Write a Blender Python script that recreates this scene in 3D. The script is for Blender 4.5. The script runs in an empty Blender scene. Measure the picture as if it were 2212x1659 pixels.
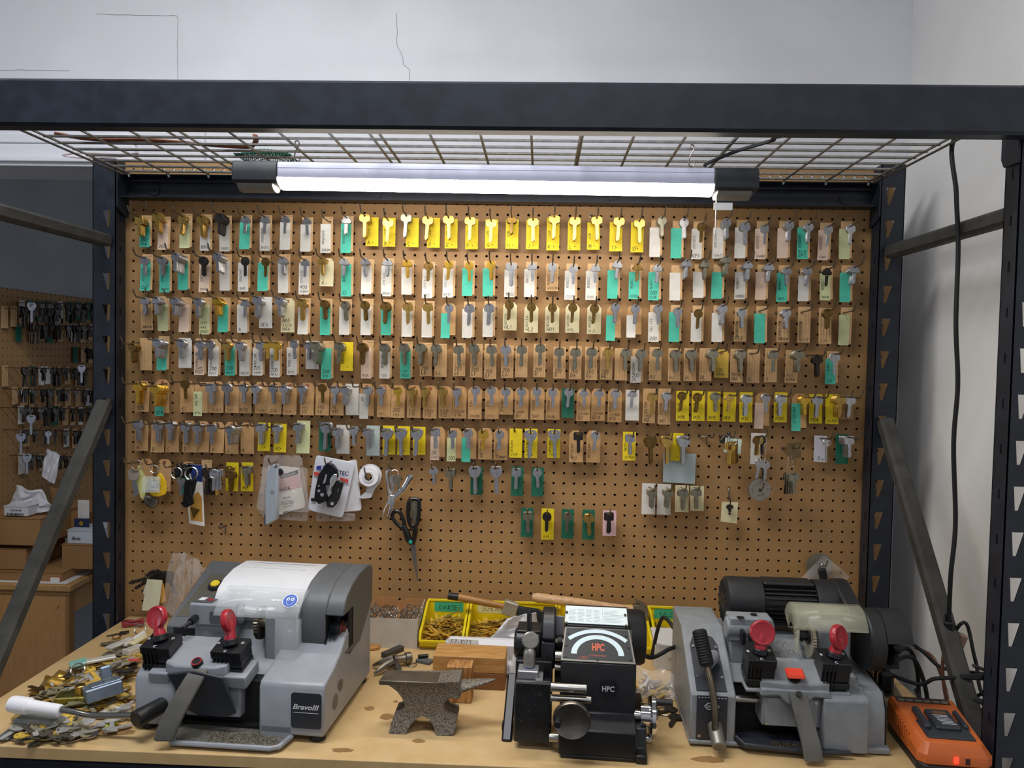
import bpy, math, random
from mathutils import Vector as V, Matrix as M4
from mathutils.geometry import tessellate_polygon
random.seed(7)
C = bpy.context.scene.collection
PI = math.pi
R = math.radians
# ---------------------------------------------------------------- camera model (measured from the peg-hole grid)
FPX = 1640.0
CAM = V((1.0282, -1.8804, 1.5904))
def _basis(a, b, c):
    fw = V((math.sin(a)*math.cos(b), math.cos(a)*math.cos(b), math.sin(b)))
    rt = V((math.cos(a), -math.sin(a), 0)); up = rt.cross(fw)
    return rt*math.cos(c)+up*math.sin(c), up*math.cos(c)-rt*math.sin(c), fw
RT, UP, FW = _basis(-.0371, -.0365, .0203)
def ray(px, py): return FW+RT*((px-1106)/FPX)-UP*((py-829.5)/FPX)
def at(px, py, y):                     # the point on the plane y = const seen at a photo pixel
    d = ray(px, py); return CAM+d*((y-CAM.y)/d.y)
def onz(px, py, z):
    d = ray(px, py); return CAM+d*((z-CAM.z)/d.z)
def onx(px, py, x):
    d = ray(px, py); return CAM+d*((x-CAM.x)/d.x)
ZT = .91                               # bench top
Z0 = 1.963                             # first row of peg holes
def hole(u, v): return V((u*.0254, 0, Z0-v*.0254))
# ---------------------------------------------------------------- materials
def lin(h):
    h = h.lstrip('#'); r = [int(h[i:i+2], 16)/255 for i in (0, 2, 4)]
    return tuple(c/12.92 if c <= .04045 else ((c+.055)/1.055)**2.4 for c in r)+(1,)
_m = {}
def mat(name, col, rough=.5, metal=0, var=0, scale=40, bump=0, bscale=None, col2=None, lo=.4, hi=.6, trans=0, alpha=1, emit=None, es=0, coat=0, stretch=None, ior=None, spec=None):
    if name in _m: return _m[name]
    m = bpy.data.materials.new(name); m.use_nodes = True; nt = m.node_tree; b = nt.nodes['Principled BSDF']
    c = lin(col); b.inputs['Base Color'].default_value = c
    b.inputs['Roughness'].default_value = rough; b.inputs['Metallic'].default_value = metal
    if coat: b.inputs['Coat Weight'].default_value = coat; b.inputs['Coat Roughness'].default_value = .15
    if trans: b.inputs['Transmission Weight'].default_value = trans
    if ior: b.inputs['IOR'].default_value = ior
    if spec is not None: b.inputs['Specular IOR Level'].default_value = spec
    if alpha < 1: b.inputs['Alpha'].default_value = alpha
    if emit: b.inputs['Emission Color'].default_value = lin(emit); b.inputs['Emission Strength'].default_value = es
    if var or col2 or bump:
        tc = nt.nodes.new('ShaderNodeTexCoord'); src = tc.outputs['Object']
        if stretch:
            mp = nt.nodes.new('ShaderNodeMapping'); mp.inputs['Scale'].default_value = stretch
            nt.links.new(src, mp.inputs['Vector']); src = mp.outputs['Vector']
        nz = nt.nodes.new('ShaderNodeTexNoise'); nz.inputs['Scale'].default_value = scale; nz.inputs['Detail'].default_value = 5
        nt.links.new(src, nz.inputs['Vector'])
        if var or col2:
            rp = nt.nodes.new('ShaderNodeValToRGB'); nt.links.new(nz.outputs['Fac'], rp.inputs['Fac'])
            c2 = lin(col2) if col2 else tuple(max(0, x*(1-var)) for x in c[:3])+(1,)
            c1 = c if col2 else tuple(min(1, x*(1+var*.6)) for x in c[:3])+(1,)
            e = rp.color_ramp.elements; e[0].position = lo; e[1].position = hi; e[0].color = c2; e[1].color = c1
            nt.links.new(rp.outputs['Color'], b.inputs['Base Color'])
        if bump:
            bp = nt.nodes.new('ShaderNodeBump'); bp.inputs['Strength'].default_value = bump; bp.inputs['Distance'].default_value = .002
            n2 = nz
            if bscale:
                n2 = nt.nodes.new('ShaderNodeTexNoise'); n2.inputs['Scale'].default_value = bscale; nt.links.new(src, n2.inputs['Vector'])
            nt.links.new(n2.outputs['Fac'], bp.inputs['Height']); nt.links.new(bp.outputs['Normal'], b.inputs['Normal'])
    _m[name] = m; return m
# ---------------------------------------------------------------- mesh builder
class MB:
    def __init__(s): s.v = []; s.f = []; s.M = M4.Identity(4)
    def add(s, vs, fs):
        n = len(s.v); s.v += [s.M @ V(p) for p in vs]; s.f += [tuple(i+n for i in f) for f in fs]; return s
    def box(s, c, d, rot=None, ch=0):
        x, y, z = d[0]/2, d[1]/2, d[2]/2; c = V(c); r = rot if rot is not None else M4.Identity(3)
        if not ch:
            vs = [c+r @ V((i*x, j*y, k*z)) for i in (-1, 1) for j in (-1, 1) for k in (-1, 1)]
            return s.add(vs, [(0, 1, 3, 2), (4, 6, 7, 5), (0, 4, 5, 1), (2, 3, 7, 6), (0, 2, 6, 4), (1, 5, 7, 3)])
        ch = min(ch, x*.95, y*.95, z*.95)
        vs = []; ix = {}
        for i in (-1, 1):
            for j in (-1, 1):
                for k in (-1, 1):
                    for a in range(3):
                        q = [x-ch, y-ch, z-ch]; q[a] += ch; ix[i, j, k, a] = len(vs)
                        vs.append(c+r @ V((i*q[0], j*q[1], k*q[2])))
        fs = []
        for a in range(3):
            for g in (-1, 1):
                o = [t for t in range(3) if t != a]; L = []
                for (p, q) in ((-1, -1), (1, -1), (1, 1), (-1, 1)):
                    t = [0]*3; t[a] = g; t[o[0]] = p; t[o[1]] = q; L.append(ix[tuple(t)+(a,)])
                fs.append(tuple(L))
        for a in range(3):
            o = [t for t in range(3) if t != a]
            for p in (-1, 1):
                for q in (-1, 1):
                    t1 = [0]*3; t1[o[0]] = p; t1[o[1]] = q; t2 = list(t1); t1[a] = -1; t2[a] = 1
                    fs.append((ix[tuple(t1)+(o[0],)], ix[tuple(t2)+(o[0],)], ix[tuple(t2)+(o[1],)], ix[tuple(t1)+(o[1],)]))
        for i in (-1, 1):
            for j in (-1, 1):
                for k in (-1, 1): fs.append((ix[i, j, k, 0], ix[i, j, k, 1], ix[i, j, k, 2]))
        return s.add(vs, fs)
    def bx(s, x0, x1, y0, y1, z0, z1, ch=0): return s.box(((x0+x1)/2, (y0+y1)/2, (z0+z1)/2), (abs(x1-x0), abs(y1-y0), abs(z1-z0)), None, ch)
    def lathe(s, prof, p, ax=(0, 0, 1), n=20, caps=True):
        ax = V(ax).normalized(); q = ax.to_track_quat('Z', 'Y').to_matrix(); p = V(p); vs = []; fs = []
        for (r, h) in prof:
            for i in range(n):
                t = 2*PI*i/n; vs.append(p+q @ V((r*math.cos(t), r*math.sin(t), h)))
        for k in range(len(prof)-1):
            for i in range(n): fs.append((k*n+i, k*n+(i+1) % n, (k+1)*n+(i+1) % n, (k+1)*n+i))
        if caps: fs.append(tuple(range(n-1, -1, -1))); fs.append(tuple((len(prof)-1)*n+i for i in range(n)))
        return s.add(vs, fs)
    def cyl(s, p0, p1, r, r1=None, n=16, ch=0):
        p0, p1 = V(p0), V(p1); L = (p1-p0).length; r1 = r if r1 is None else r1
        pr = [(r, 0), (r1, L)] if not ch else [(r-ch, 0), (r, ch), (r1, L-ch), (r1-ch, L)]
        return s.lathe(pr, p0, p1-p0, n)
    def tube(s, pts, r, n=8, closed=False, flat=1.0):
        pts = [V(p) for p in pts]; N = len(pts); vs = []; fs = []; rs = r if isinstance(r, (list, tuple)) else [r]*N
        up = None
        for i, p in enumerate(pts):
            a = pts[i-1] if (i or closed) else p; b = pts[(i+1) % N] if (i < N-1 or closed) else p
            t = (b-a)
            if t.length < 1e-9: t = V((0, 0, 1))
            t.normalize()
            if up is None:
                up = V((0, 0, 1)) if abs(t.z) < .9 else V((0, 1, 0))
            u = up-t*up.dot(t)
            if u.length < 1e-6: u = t.orthogonal()
            u.normalize(); w = t.cross(u); up = u
            for k in range(n):
                g = 2*PI*k/n; vs.append(p+(u*math.cos(g)+w*math.sin(g)*flat)*rs[i])
        m = N if closed else N-1
        for i in range(m):
            j = (i+1) % N
            for k in range(n): fs.append((i*n+k, i*n+(k+1) % n, j*n+(k+1) % n, j*n+k))
        if not closed: fs.append(tuple(range(n-1, -1, -1))); fs.append(tuple((N-1)*n+k for k in range(n)))
        return s.add(vs, fs)
    def prism(s, outer, h, F=None, holes=(), o=0.0, ch=0):
        """outline in (a,b), extruded along c from o to o+h; F maps (a,b,c) to space. ch insets the far face."""
        F = F or (lambda a, b, c: (a, b, c))
        loops = [list(outer)]+[list(q) for q in holes]
        flat = [p for L in loops for p in L]; n = len(flat)
        ar = sum(outer[i-1][0]*outer[i][1]-outer[i][0]*outer[i-1][1] for i in range(len(outer)))
        if holes: tr = tessellate_polygon([[V((p[0], p[1], 0)) for p in L] for L in loops])
        else: tr = [tuple(range(n))]
        lay = [(flat, o), (flat, o+h)]
        if ch:
            cx = sum(p[0] for p in outer)/len(outer); cy = sum(p[1] for p in outer)/len(outer)
            ins = inset(outer, ch)+[p for L in loops[1:] for p in L]
            lay = [(flat, o), (flat, o+h-ch), (ins, o+h)]
        vs = [F(a, b, c) for (L, c) in lay for (a, b) in L]; K = len(lay)-1
        fs = [tuple(reversed(t)) for t in tr]+[tuple(i+K*n for i in t) for t in tr]
        b = 0
        for L in loops:
            k = len(L)
            for q in range(K):
                for i in range(k): fs.append((b+i+q*n, b+(i+1) % k+q*n, b+(i+1) % k+(q+1)*n, b+i+(q+1)*n))
            b += k
        return s.add(vs, fs)
    def grid(s, P, nu, nv):
        """P(i,j) for i<nu, j<nv"""
        return s.add([P(i, j) for i in range(nu) for j in range(nv)], [(i*nv+j, (i+1)*nv+j, (i+1)*nv+j+1, i*nv+j+1) for i in range(nu-1) for j in range(nv-1)])
    def build(s, name, m, parent=None, sharp=35, bevel=0, solid=0, sub=0):
        if parent is not None: loc = wloc(parent)
        else:
            xs = [p.x for p in s.v]; ys = [p.y for p in s.v]; zs = [p.z for p in s.v]
            loc = V(((min(xs)+max(xs))/2, (min(ys)+max(ys))/2, min(zs)))
        me = bpy.data.meshes.new(name); me.from_pydata([p-loc for p in s.v], [], s.f); me.update()
        if sharp: me.shade_smooth(); me.set_sharp_from_angle(angle=R(sharp))
        me.materials.append(m)
        o = bpy.data.objects.new(name, me); C.objects.link(o)
        if parent is not None: o.parent = parent
        else: o.location = loc
        WL[o.name] = loc.copy()
        if solid: d = o.modifiers.new('Solid', 'SOLIDIFY'); d.thickness = solid; d.offset = 0
        if bevel: d = o.modifiers.new('Bevel', 'BEVEL'); d.width = bevel; d.segments = 2; d.limit_method = 'ANGLE'; d.angle_limit = R(40)
        if sub: d = o.modifiers.new('Sub', 'SUBSURF'); d.levels = sub; d.render_levels = sub
        return o
WL = {}
def wloc(o): return o.location+wloc(o.parent) if o.parent else o.location.copy()
def inset(L, d):
    n = len(L); out = []; ar = sum(L[i-1][0]*L[i][1]-L[i][0]*L[i-1][1] for i in range(n)); sg = 1 if ar > 0 else -1
    for i in range(n):
        a, b, c = V(L[i-1]), V(L[i]), V(L[(i+1) % n]); e, f = (b-a), (c-b)
        if e.length < 1e-9 or f.length < 1e-9: out.append(tuple(b)); continue
        e.normalize(); f.normalize(); n1 = V((-e.y, e.x))*sg; n2 = V((-f.y, f.x))*sg; w = n1+n2
        k = max(.5, w.dot(n1)) if w.length else 1
        out.append(tuple(b+w*(d/k)))
    return out
def mb(): return MB()
def tag(o, label=None, cat=None, group=None, kind=None):
    if label: o['label'] = label
    if cat: o['category'] = cat
    if group: o['group'] = group
    if kind: o['kind'] = kind
    return o
def thing(name, loc, label, cat, group=None):
    o = bpy.data.objects.new(name, None); o.empty_display_size = .02; C.objects.link(o); o.location = loc; WL[o.name] = V(loc)
    return tag(o, label, cat, group)
def rx(a): return M4.Rotation(a, 3, 'X')
def ry(a): return M4.Rotation(a, 3, 'Y')
def rz(a): return M4.Rotation(a, 3, 'Z')
def circ(r, n=16, cx=0, cy=0, a0=0, a1=2*PI):
    full = abs(a1-a0-2*PI) < 1e-6; k = n if full else n+1
    return [(cx+r*math.cos(a0+(a1-a0)*i/n), cy+r*math.sin(a0+(a1-a0)*i/n)) for i in range(k)]
def rrect(w, h, r, n=4, cx=0, cy=0):
    out = []
    for (sx, sy, a) in ((1, 1, 0), (-1, 1, 90), (-1, -1, 180), (1, -1, 270)):
        for i in range(n+1):
            t = R(a+90*i/n); out.append((cx+sx*(w/2-r)+r*math.cos(t), cy+sy*(h/2-r)+r*math.sin(t)))
    return out
def spline(pts, k=8):
    pts = [V(p) for p in pts]; out = []; n = len(pts)
    for i in range(n-1):
        a, b, c, d = pts[max(i-1, 0)], pts[i], pts[i+1], pts[min(i+2, n-1)]
        for j in range(k):
            t = j/k; out.append(.5*((2*b)+(c-a)*t+(2*a-5*b+4*c-d)*t*t+(3*b-a-3*c+d)*t**3))
    return out+[pts[-1]]
def XZ(y): return lambda a, b, c: (a, y-c, b)          # outline in x,z ; extruded towards the camera
def YZ(x): return lambda a, b, c: (x+c, a, b)          # outline in y,z ; extruded along +x
def XY(z): return lambda a, b, c: (a, b, z+c)          # outline in x,y ; extruded up
# ---------------------------------------------------------------- lettering
GL = {}
for t in '''A:0,0 3,10 6,0|1.2,4 4.8,4;B:0,0 0,10 4,9.6 5,7.6 3.6,5.4 0,5.2|3.6,5.4 5.4,3 4,.3 0,0;C:5.5,8.5 3.5,10 1,8 0,5 1,1.6 3.4,0 5.6,1.5;D:0,0 0,10 3,9.6 5.4,6.5 5,2.5 2.6,0 0,0;
E:5,10 0,10 0,0 5,0|0,5 4,5;F:5,10 0,10 0,0|0,5 4,5;G:5.5,8.5 3.5,10 1,8 0,5 1,1.4 3.4,0 5.5,1.6 5.6,4.4 3.4,4.4;H:0,0 0,10|5.5,10 5.5,0|0,5 5.5,5;I:2,10 2,0;J:4,10 4,2 2.6,0 .6,.4 0,2.4;
K:0,0 0,10|5,10 0,4.6 5.4,0;L:0,10 0,0 4.8,0;M:0,0 .6,10 3.4,3 6.2,10 6.8,0;N:0,0 0,10 5,0 5,10;O:3,10 .7,8 0,5 .8,1.6 3,0 5,1.6 5.8,5 5,8.4 3,10;P:0,0 0,10 4,9.8 5.2,7.6 4,5 0,4.8;Q:3,10 .7,8 0,5 .8,1.6 3,0 5,1.6 5.8,5 5,8.4 3,10|3.4,2.6 6,-.6;
R:0,0 0,10 4,9.8 5.2,7.6 4,5 0,4.8|2.4,4.8 5.4,0;S:5,8.6 3,10 .6,9 .4,6.6 2.6,5.2 4.8,4 5,1.6 3,0 .2,1;T:0,10 6,10|3,10 3,0;U:0,10 .2,2.4 2,0 4,.4 5.2,2.6 5.4,10;V:0,10 2.8,0 5.6,10;W:0,10 1.6,0 3.6,7 5.6,0 7.2,10;X:0,0 5.4,10|0,10 5.4,0;
Y:0,10 2.8,5 5.6,10|2.8,5 2.4,0;Z:0,10 5,10 0,0 5.2,0;0:2.6,10 .6,8 0,5 .7,1.6 2.6,0 4.4,1.6 5,5 4.4,8.4 2.6,10;1:1,8 2.6,10 2.6,0;2:.3,8 2.4,10 4.6,8.4 4.2,5.6 0,.2 5,0;3:.4,9 3,10 4.6,8 3,5.4 4.8,3 3,0 0,.8;
4:4,0 4,10 0,3.4 5.4,3.4;5:4.8,10 .8,10 .4,5.6 3.2,6 4.8,3.6 3.2,.2 0,.6;6:4.4,9.6 1.6,7.4 .2,3.2 2,0 4.6,1.8 4.2,4.8 1.6,5.4 .4,3.4;7:0,10 5,10 1.6,0;8:2.5,5.4 .6,7.6 2.5,10 4.4,7.6 2.5,5.4 .2,2.6 2.5,0 4.8,2.6 2.5,5.4;9:4.6,7 2.4,5 .6,7 2.4,10 4.6,8 4.2,3.4 2.6,0;
.:1.4,0 2,.4 1.5,.8;-:0.4,4.6 4,4.8;$:5,8.6 3,9.6 .6,8.6 .4,6.6 4.8,4 5,1.6 3,.6 .2,1.4|2.7,11 2.7,-1;/:0,-1 4,11;@:4,4 2.4,6 1.6,4 3,2.8 4.4,4.4 4.4,7 2.4,9 .4,6 .8,2 3,0.4 5,1.6'''.replace('\n', '').split(';'):
    GL[t[0]] = [[tuple(float(x) for x in p.split(',')) for p in s.split(' ')] for s in t[2:].split('|')]
def write(m, text, F, h, w=None, jit=.5, rnd=random, maxw=None, slant=.1):
    """hand lettering: flat ink strokes in the (a,b) frame F, baseline at (0,0), cap height h"""
    k = h/10; w = w or h*.11; x = 0; out = []
    for ch in text.upper():
        if ch == ' ': x += 4*k; continue
        g = GL.get(ch)
        if not g: x += 4*k; continue
        mx = max(p[0] for s in g for p in s)
        for s in g:
            out.append([(x+(p[0]+rnd.uniform(-jit, jit)+p[1]*slant)*k, (p[1]+rnd.uniform(-jit, jit))*k) for p in s])
        x += (mx+2.1)*k
    sc = min(1, maxw/x) if maxw and x > 0 else 1
    for s in out:
        for i in range(len(s)-1):
            a, b = V((s[i][0]*sc, s[i][1])), V((s[i+1][0]*sc, s[i+1][1])); d = b-a
            if d.length < 1e-7: continue
            d.normalize(); n = V((-d.y, d.x))*w/2; a = a-d*w*.3; b = b+d*w*.3
            m.add([F(*(a+n)), F(*(a-n)), F(*(b-n)), F(*(b+n))], [(0, 1, 2, 3)])
    return x*sc
def printed(m, text, F, h, width=None, bold=.0, shear=0, space=1, thick=0):
    """type-set lettering from the built-in font, as flat faces in the frame F(a,b,c)"""
    cu = bpy.data.curves.new('lettering', 'FONT'); cu.body = text; cu.size = h*1.38; cu.offset = bold*h; cu.shear = shear; cu.space_character = space; cu.extrude = thick; cu.resolution_u = 3
    o = bpy.data.objects.new('lettering', cu); C.objects.link(o); dg = bpy.context.evaluated_depsgraph_get()
    me = bpy.data.meshes.new_from_object(o.evaluated_get(dg)); bpy.data.objects.remove(o); bpy.data.curves.remove(cu)
    xs = [v.co.x for v in me.vertices]
    sx = width/(max(xs)-min(xs)) if width else 1
    x0 = min(xs)
    m.add([F((v.co.x-x0)*sx, v.co.y, v.co.z+thick) for v in me.vertices], [tuple(p.vertices) for p in me.polygons])
    bpy.data.meshes.remove(me)
def frame(o, a, b):
    """frame with origin o and in-plane directions a,b; c along a x b"""
    o, a, b = V(o), V(a).normalized(), V(b); b = (b-a*b.dot(a)).normalized(); n = a.cross(b)
    return lambda x, y, z=0: o+a*x+b*y+n*z
# ================================================================ setting
mWall = mat('white_plaster', '#e0e0e5', .85, var=.05, scale=3, bump=.12, bscale=60)
mWallR = mat('white_plaster_side', '#e8e6e2', .85, var=.05, scale=3, bump=.15, bscale=70)
mTrim = mat('white_gloss_trim', '#e4e4ea', .35)
mFloor = mat('dark_concrete', '#3c3a37', .8, var=.2, scale=6, bump=.2)
mCeil = mat('ceiling_white', '#d8d8da', .9)
mHard = mat('brown_hardboard', '#ad8657', .55, col2='#9c774a', scale=420, lo=.35, hi=.7, bump=.05)
mNavy = mat('rack_navy_paint', '#1f242e', .42, var=.25, scale=30, bump=.03, spec=.4)
mBrace = mat('brace_grey_paint', '#3b3a36', .75, var=.25, scale=25, bump=.05)
mZinc = mat('zinc_wire', '#9c9a94', .38, 1, var=.15, scale=60)
mHook = mat('hook_steel', '#8a837a', .4, 1, var=.3, scale=150)
mBlack = mat('black_plastic', '#121315', .45)
mRub = mat('black_rubber', '#0d0e10', .65)
mSteel = mat('bright_steel', '#c9c8c4', .25, 1)
mWhiteP = mat('white_plastic', '#e6e6e4', .4)
BW, XW = .15, 1.97
def struct(o): o['kind'] = 'structure'; return o
X0, X1, YF, HC = -3.2, XW, -3.6, 3.0
m = mb(); m.bx(-.03, XW+.12, BW, BW+.12, 0, HC); m.bx(-.95, -.03, BW, BW+.12, 2.075, HC); m.bx(-3.2, -.95, BW, BW+.12, 0, HC)
wb = struct(m.build('wall_back', mWall))
m = mb(); m.bx(XW, XW+.12, YF, BW+.12, 0, HC); struct(m.build('wall_right', mWallR))
m = mb(); m.bx(-3.32, -3.2, YF, BW+.12, 0, HC); struct(m.build('wall_left', mWall))
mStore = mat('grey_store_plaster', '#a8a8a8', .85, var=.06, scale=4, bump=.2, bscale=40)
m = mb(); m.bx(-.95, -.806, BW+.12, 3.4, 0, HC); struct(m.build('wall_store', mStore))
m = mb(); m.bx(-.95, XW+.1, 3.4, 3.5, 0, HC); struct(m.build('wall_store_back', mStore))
m = mb(); m.bx(-3.3, XW+.1, YF-.12, 4.3, -.1, 0); struct(m.build('floor', mFloor))
m = mb(); m.bx(-3.3, XW+.1, YF-.12, 4.3, HC, HC+.1); struct(m.build('ceiling', mCeil))
m = mb(); m.bx(-3.3, XW+.12, YF-.12, YF, 0, HC); struct(m.build('wall_front', mWall))
# the header casing over the opening to the store room
m = mb()
m.bx(-3.2, -.07, BW-.022, BW+.14, 2.075, 2.10); m.bx(-3.2, -.07, BW-.032, BW-.001, 2.085, 2.098); m.bx(-3.2, -.07, BW-.02, BW-.001, 2.10, 2.135); m.bx(-3.2, -.07, BW-.012, BW-.001, 2.14, 2.165)
struct(m.build('trim_1', mTrim, bevel=.003))
m = mb(); P = [at(441, 290, BW), at(443, 318, BW), at(443, 350, BW)]; m.bx(P[0].x-.006, P[0].x+.006, BW-.012, BW-.0005, P[2].z, P[0].z+.02); struct(m.build('trim_2', mTrim))
# hairline cracks in the plaster
mCrk = mat('plaster_crack', '#8f8d8c', .9)
for pts in (((208, 30), (300, 33), (370, 34), (383, 36), (384, 60), (383, 110), (384, 150), (383, 185)), ((856, 28), (858, 60), (857, 95), (868, 118), (872, 140), (884, 150), (884, 184)), ((0, 152), (60, 151), (150, 153))):
    m = mb(); q = [at(a, b, BW-.0004) for a, b in pts]; r = random.Random(3)
    q = [p+V((r.uniform(-.001, .001), 0, r.uniform(-.001, .001))) for p in spline(q, 4)]
    m.tube(q, .0006, 4); m.build('plaster_crack', mCrk, wb)
# ---------------------------------------------------------------- pegboard
def pegboard(u0, u1, v0, v1, x0, x1, z0, z1, F, t=.005):
    """hardboard sheet with a real hole per grid cell; F(a,b,c): a right, b up, c towards the viewer"""
    m = mb(); n = 10; g = .0254; r = .0033
    cir = [(r*math.cos(2*PI*i/n+PI/n), r*math.sin(2*PI*i/n+PI/n)) for i in range(n)]
    xs = [x0]+[u*g+g/2 for u in range(u0, u1)]+[x1]; zs = [z1]+[Z0-v*g-g/2 for v in range(v0, v1)]+[z0]
    for i, u in enumerate(range(u0, u1+1)):
        for j, v in enumerate(range(v0, v1+1)):
            cx, cz = u*g, Z0-v*g; a, b, c, d = xs[i], xs[i+1], zs[j+1], zs[j]
            sq = [(b, cz), (b, d), (cx, d), (a, d), (a, cz), (a, c), (cx, c), (b, c)]
            vs = [F(cx+p[0], cz+p[1], 0) for p in cir]+[F(cx+p[0], cz+p[1], -t) for p in cir]+[F(p[0], p[1], 0) for p in sq]
            fs = [(k, (k+1) % n, n+(k+1) % n, n+k) for k in range(n)]
            S = 2*n
            ang = [2*PI*k/n+PI/n for k in range(n)]; qa = [0, 45, 90, 135, 180, 225, 270, 315]
            # fan between the circle and the cell border
            k = 0; o = 0; tri = []
            ca = [a_ % (2*PI) for a_ in ang]; order = sorted([(t_, 'c', i_) for i_, t_ in enumerate(ca)]+[(R(t_), 's', i_) for i_, t_ in enumerate(qa)])
            lc, ls = ca.index(max(ca)), 7
            for t_, kd, ii in order:
                if kd == 'c': tri.append((lc, S+ls, ii)); lc = ii
                else: tri.append((lc, S+ls, S+ii)); ls = ii
            m.add(vs, [(x_[0], x_[1], x_[2]) for x_ in tri]+fs)
    # back sheet edge
    m.add([F(x0, z0, 0), F(x1, z0, 0), F(x1, z1, 0), F(x0, z1, 0), F(x0, z0, -t), F(x1, z0, -t), F(x1, z1, -t), F(x0, z1, -t)], [(0, 4, 5, 1), (1, 5, 6, 2), (2, 6, 7, 3), (3, 7, 4, 0)])
    return m
pb = pegboard(-2, 73, -3, 44, -.066, 1.872, Z0-44.6*.0254, Z0+.1, lambda a, b, c: (a, -c, b)).build('pegboard', mHard, sharp=0)
m = mb(); m.bx(-.06, 1.866, .018, .022, .85, Z0+.03); m.build('added_shade_sheet', mat('hole_shade_brown', '#1a120b', .9), pb)  # dark sheet added behind the board; its colour stands in for shade in the holes
tag(pb, 'large brown perforated hardboard panel behind the key hooks', 'pegboard')
# ---------------------------------------------------------------- steel rack
rack = thing('storage_rack', (.9, -.33, 0), 'dark navy steel bay rack with slotted posts around the key board', 'rack')
def post(y0, y1, xi, xo, ztop, yb):
    """C-section post: slotted front face, inner face with small slots, outer lip; xi inner, xo outer x"""
    m = mb(); sg = 1 if xo > xi else -1; t = .002; W = abs(xo-xi)
    def slots(z0, z1, ph, f): 
        out = []; z = ph
        while z < z1-.05:
            if z > z0+.07: out.append(f(z))
            z += .0762
        return out
    tr = lambda z: [(.013, z), (.013+.0135*1.0, z-.037), (.013+.0105, z-.037) if 0 else (.0205, z-.037), (.0345, z)] 
    tz = lambda z: [(.0125, z), (.0125+.003, z-.04), (.0215, z-.04), (.033, z)]
    f = lambda a, b, c: (xi+sg*a, y0+c, b)
    m.prism([(0, 0), (W, 0), (W, ztop), (0, ztop)], t, f, holes=slots(0, ztop, .02, tz))
    D = y1-y0
    r2 = lambda z: [(D*.42, z), (D*.42, z-.017), (D*.56, z-.017), (D*.56, z)]
    m.prism([(0, 0), (D, 0), (D, ztop), (0, ztop)], t, lambda a, b, c: (xi+sg*c, y0+a, b), holes=slots(0, ztop, .012, r2))
    m.prism([(0, 0), (.03, 0), (.03, ztop), (0, ztop)], t, lambda a, b, c: (xo-sg*c, y0+a, b))
    m.bx(xi, xi+sg*.014, y1-t, y1, 0, ztop)
    return m.build('post', mNavy, rack)
post(-.064, -.02, -.009, -.066, Z0+.086, 0); post(-.064, -.02, 1.813, 1.868, Z0+.092, 0)
post(-.60, -.56, 1.803, 1.862, Z0+.085, 0); post(-.60, -.56, -.012, -.068, Z0+.085, 0)
for z0, nm in ((Z0-.004, 1), (ZT-.115, 0)):
    # rear C-channel, open to the front
    m = mb(); zt = z0+.056; m.bx(-.005, 1.81, -.018, -.015, z0, zt); m.bx(-.005, 1.81, -.055, -.015, zt-.0025, zt); m.bx(-.005, 1.81, -.055, -.015, z0, z0+.0025); m.bx(-.005, 1.81, -.034, -.015, zt-.014, zt-.011)
    if nm:
        for x in (.064, .619, 1.193, 1.748): m.cyl((x, -.018, Z0+.02), (x, -.0215, Z0+.02), .0125, n=24); m.cyl((x, -.0215, Z0+.02), (x, -.023, Z0+.02), .003, n=10)
        m.cyl((.324, -.018, Z0+.02), (.324, -.022, Z0+.02), .0055, n=12)
    for xa in (-.006, 1.809): m.prism([(-.066, zt+.004), (-.015, zt+.004), (-.015, z0-.042), (-.02, z0-.046), (-.058, z0-.033), (-.066, z0-.026)], .003, YZ(xa))
    m.build('beam', mNavy, rack)
    m = mb(); zb, zt = (Z0-.0065, Z0+.0715) if nm else (ZT-.1, ZT-.024)
    m.box((.9, -.622, (zb+zt)/2), (1.85, .036, zt-zb), None, .005)
    for xa, sg in ((-.004, 1), (1.796, -1)): m.prism([(-.604, zt+.004), (-.565, zt+.004), (-.558, zt-.01), (-.558, zb-.02), (-.566, zb-.034), (-.604, zb-.034)], .004, YZ(xa))
    m.build('beam', mNavy, rack)
def bar(p, q, w, d, rot_up=(0, 0, 1)):
    p, q = V(p), V(q); t = (q-p).normalized(); u = V((1, 0, 0)); n = t.cross(u); r = M4((u, t, n)).transposed()
    m = mb(); m.box((p+q)/2, (w, (q-p).length, d), r, .006); return m.build('brace', mBrace, rack)
for x in (-.03, 1.838):
    bar((x, -.595, Z0-.112), (x, -.065, Z0-.112), .03, .03)
    bar((x, -.62, .745), (x, -.072, 1.46), .034, .03)
bar((1.838, -.58, .32), (1.838, -.07, .32), .03, .03); bar((-.03, -.58, .32), (-.03, -.07, .32), .03, .03)
# ---------------------------------------------------------------- worktop
mTop = mat('kraft_particleboard', '#c8aa7a', .6, col2='#bd9c6a', scale=25, lo=.3, hi=.7, bump=.03)
m = mb(); m.bx(-.004, 1.812, -.645, -.008, ZT-.021, ZT)
wt = m.build('worktop', mTop, bevel=.0015); tag(wt, 'pale brown particleboard bench top carrying the key machines', 'worktop')
mStain = mat('oily_stain', '#8e6c42', .5, var=.15, scale=60)
for (px, py, r, s) in ((835, 1548, .013, 1), (798, 1530, .011, .8), (905, 1600, .012, .6), (855, 1515, .005, 1), (925, 1572, .009, .6), (1530, 1640, .03, .35), (230, 1580, .05, .3), (740, 1620, .02, .4)):
    c = onz(px, py, ZT+.0004); rr = random.Random(px); m = mb()
    m.prism([(c.x+r*math.cos(t)*rr.uniform(.75, 1.1), c.y+r*s*math.sin(t)*rr.uniform(.75, 1.1)) for t in [2*PI*i/18 for i in range(18)]], .0003, XY(ZT+.0001)); m.build('oil_stain', mStain, wt)
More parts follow.
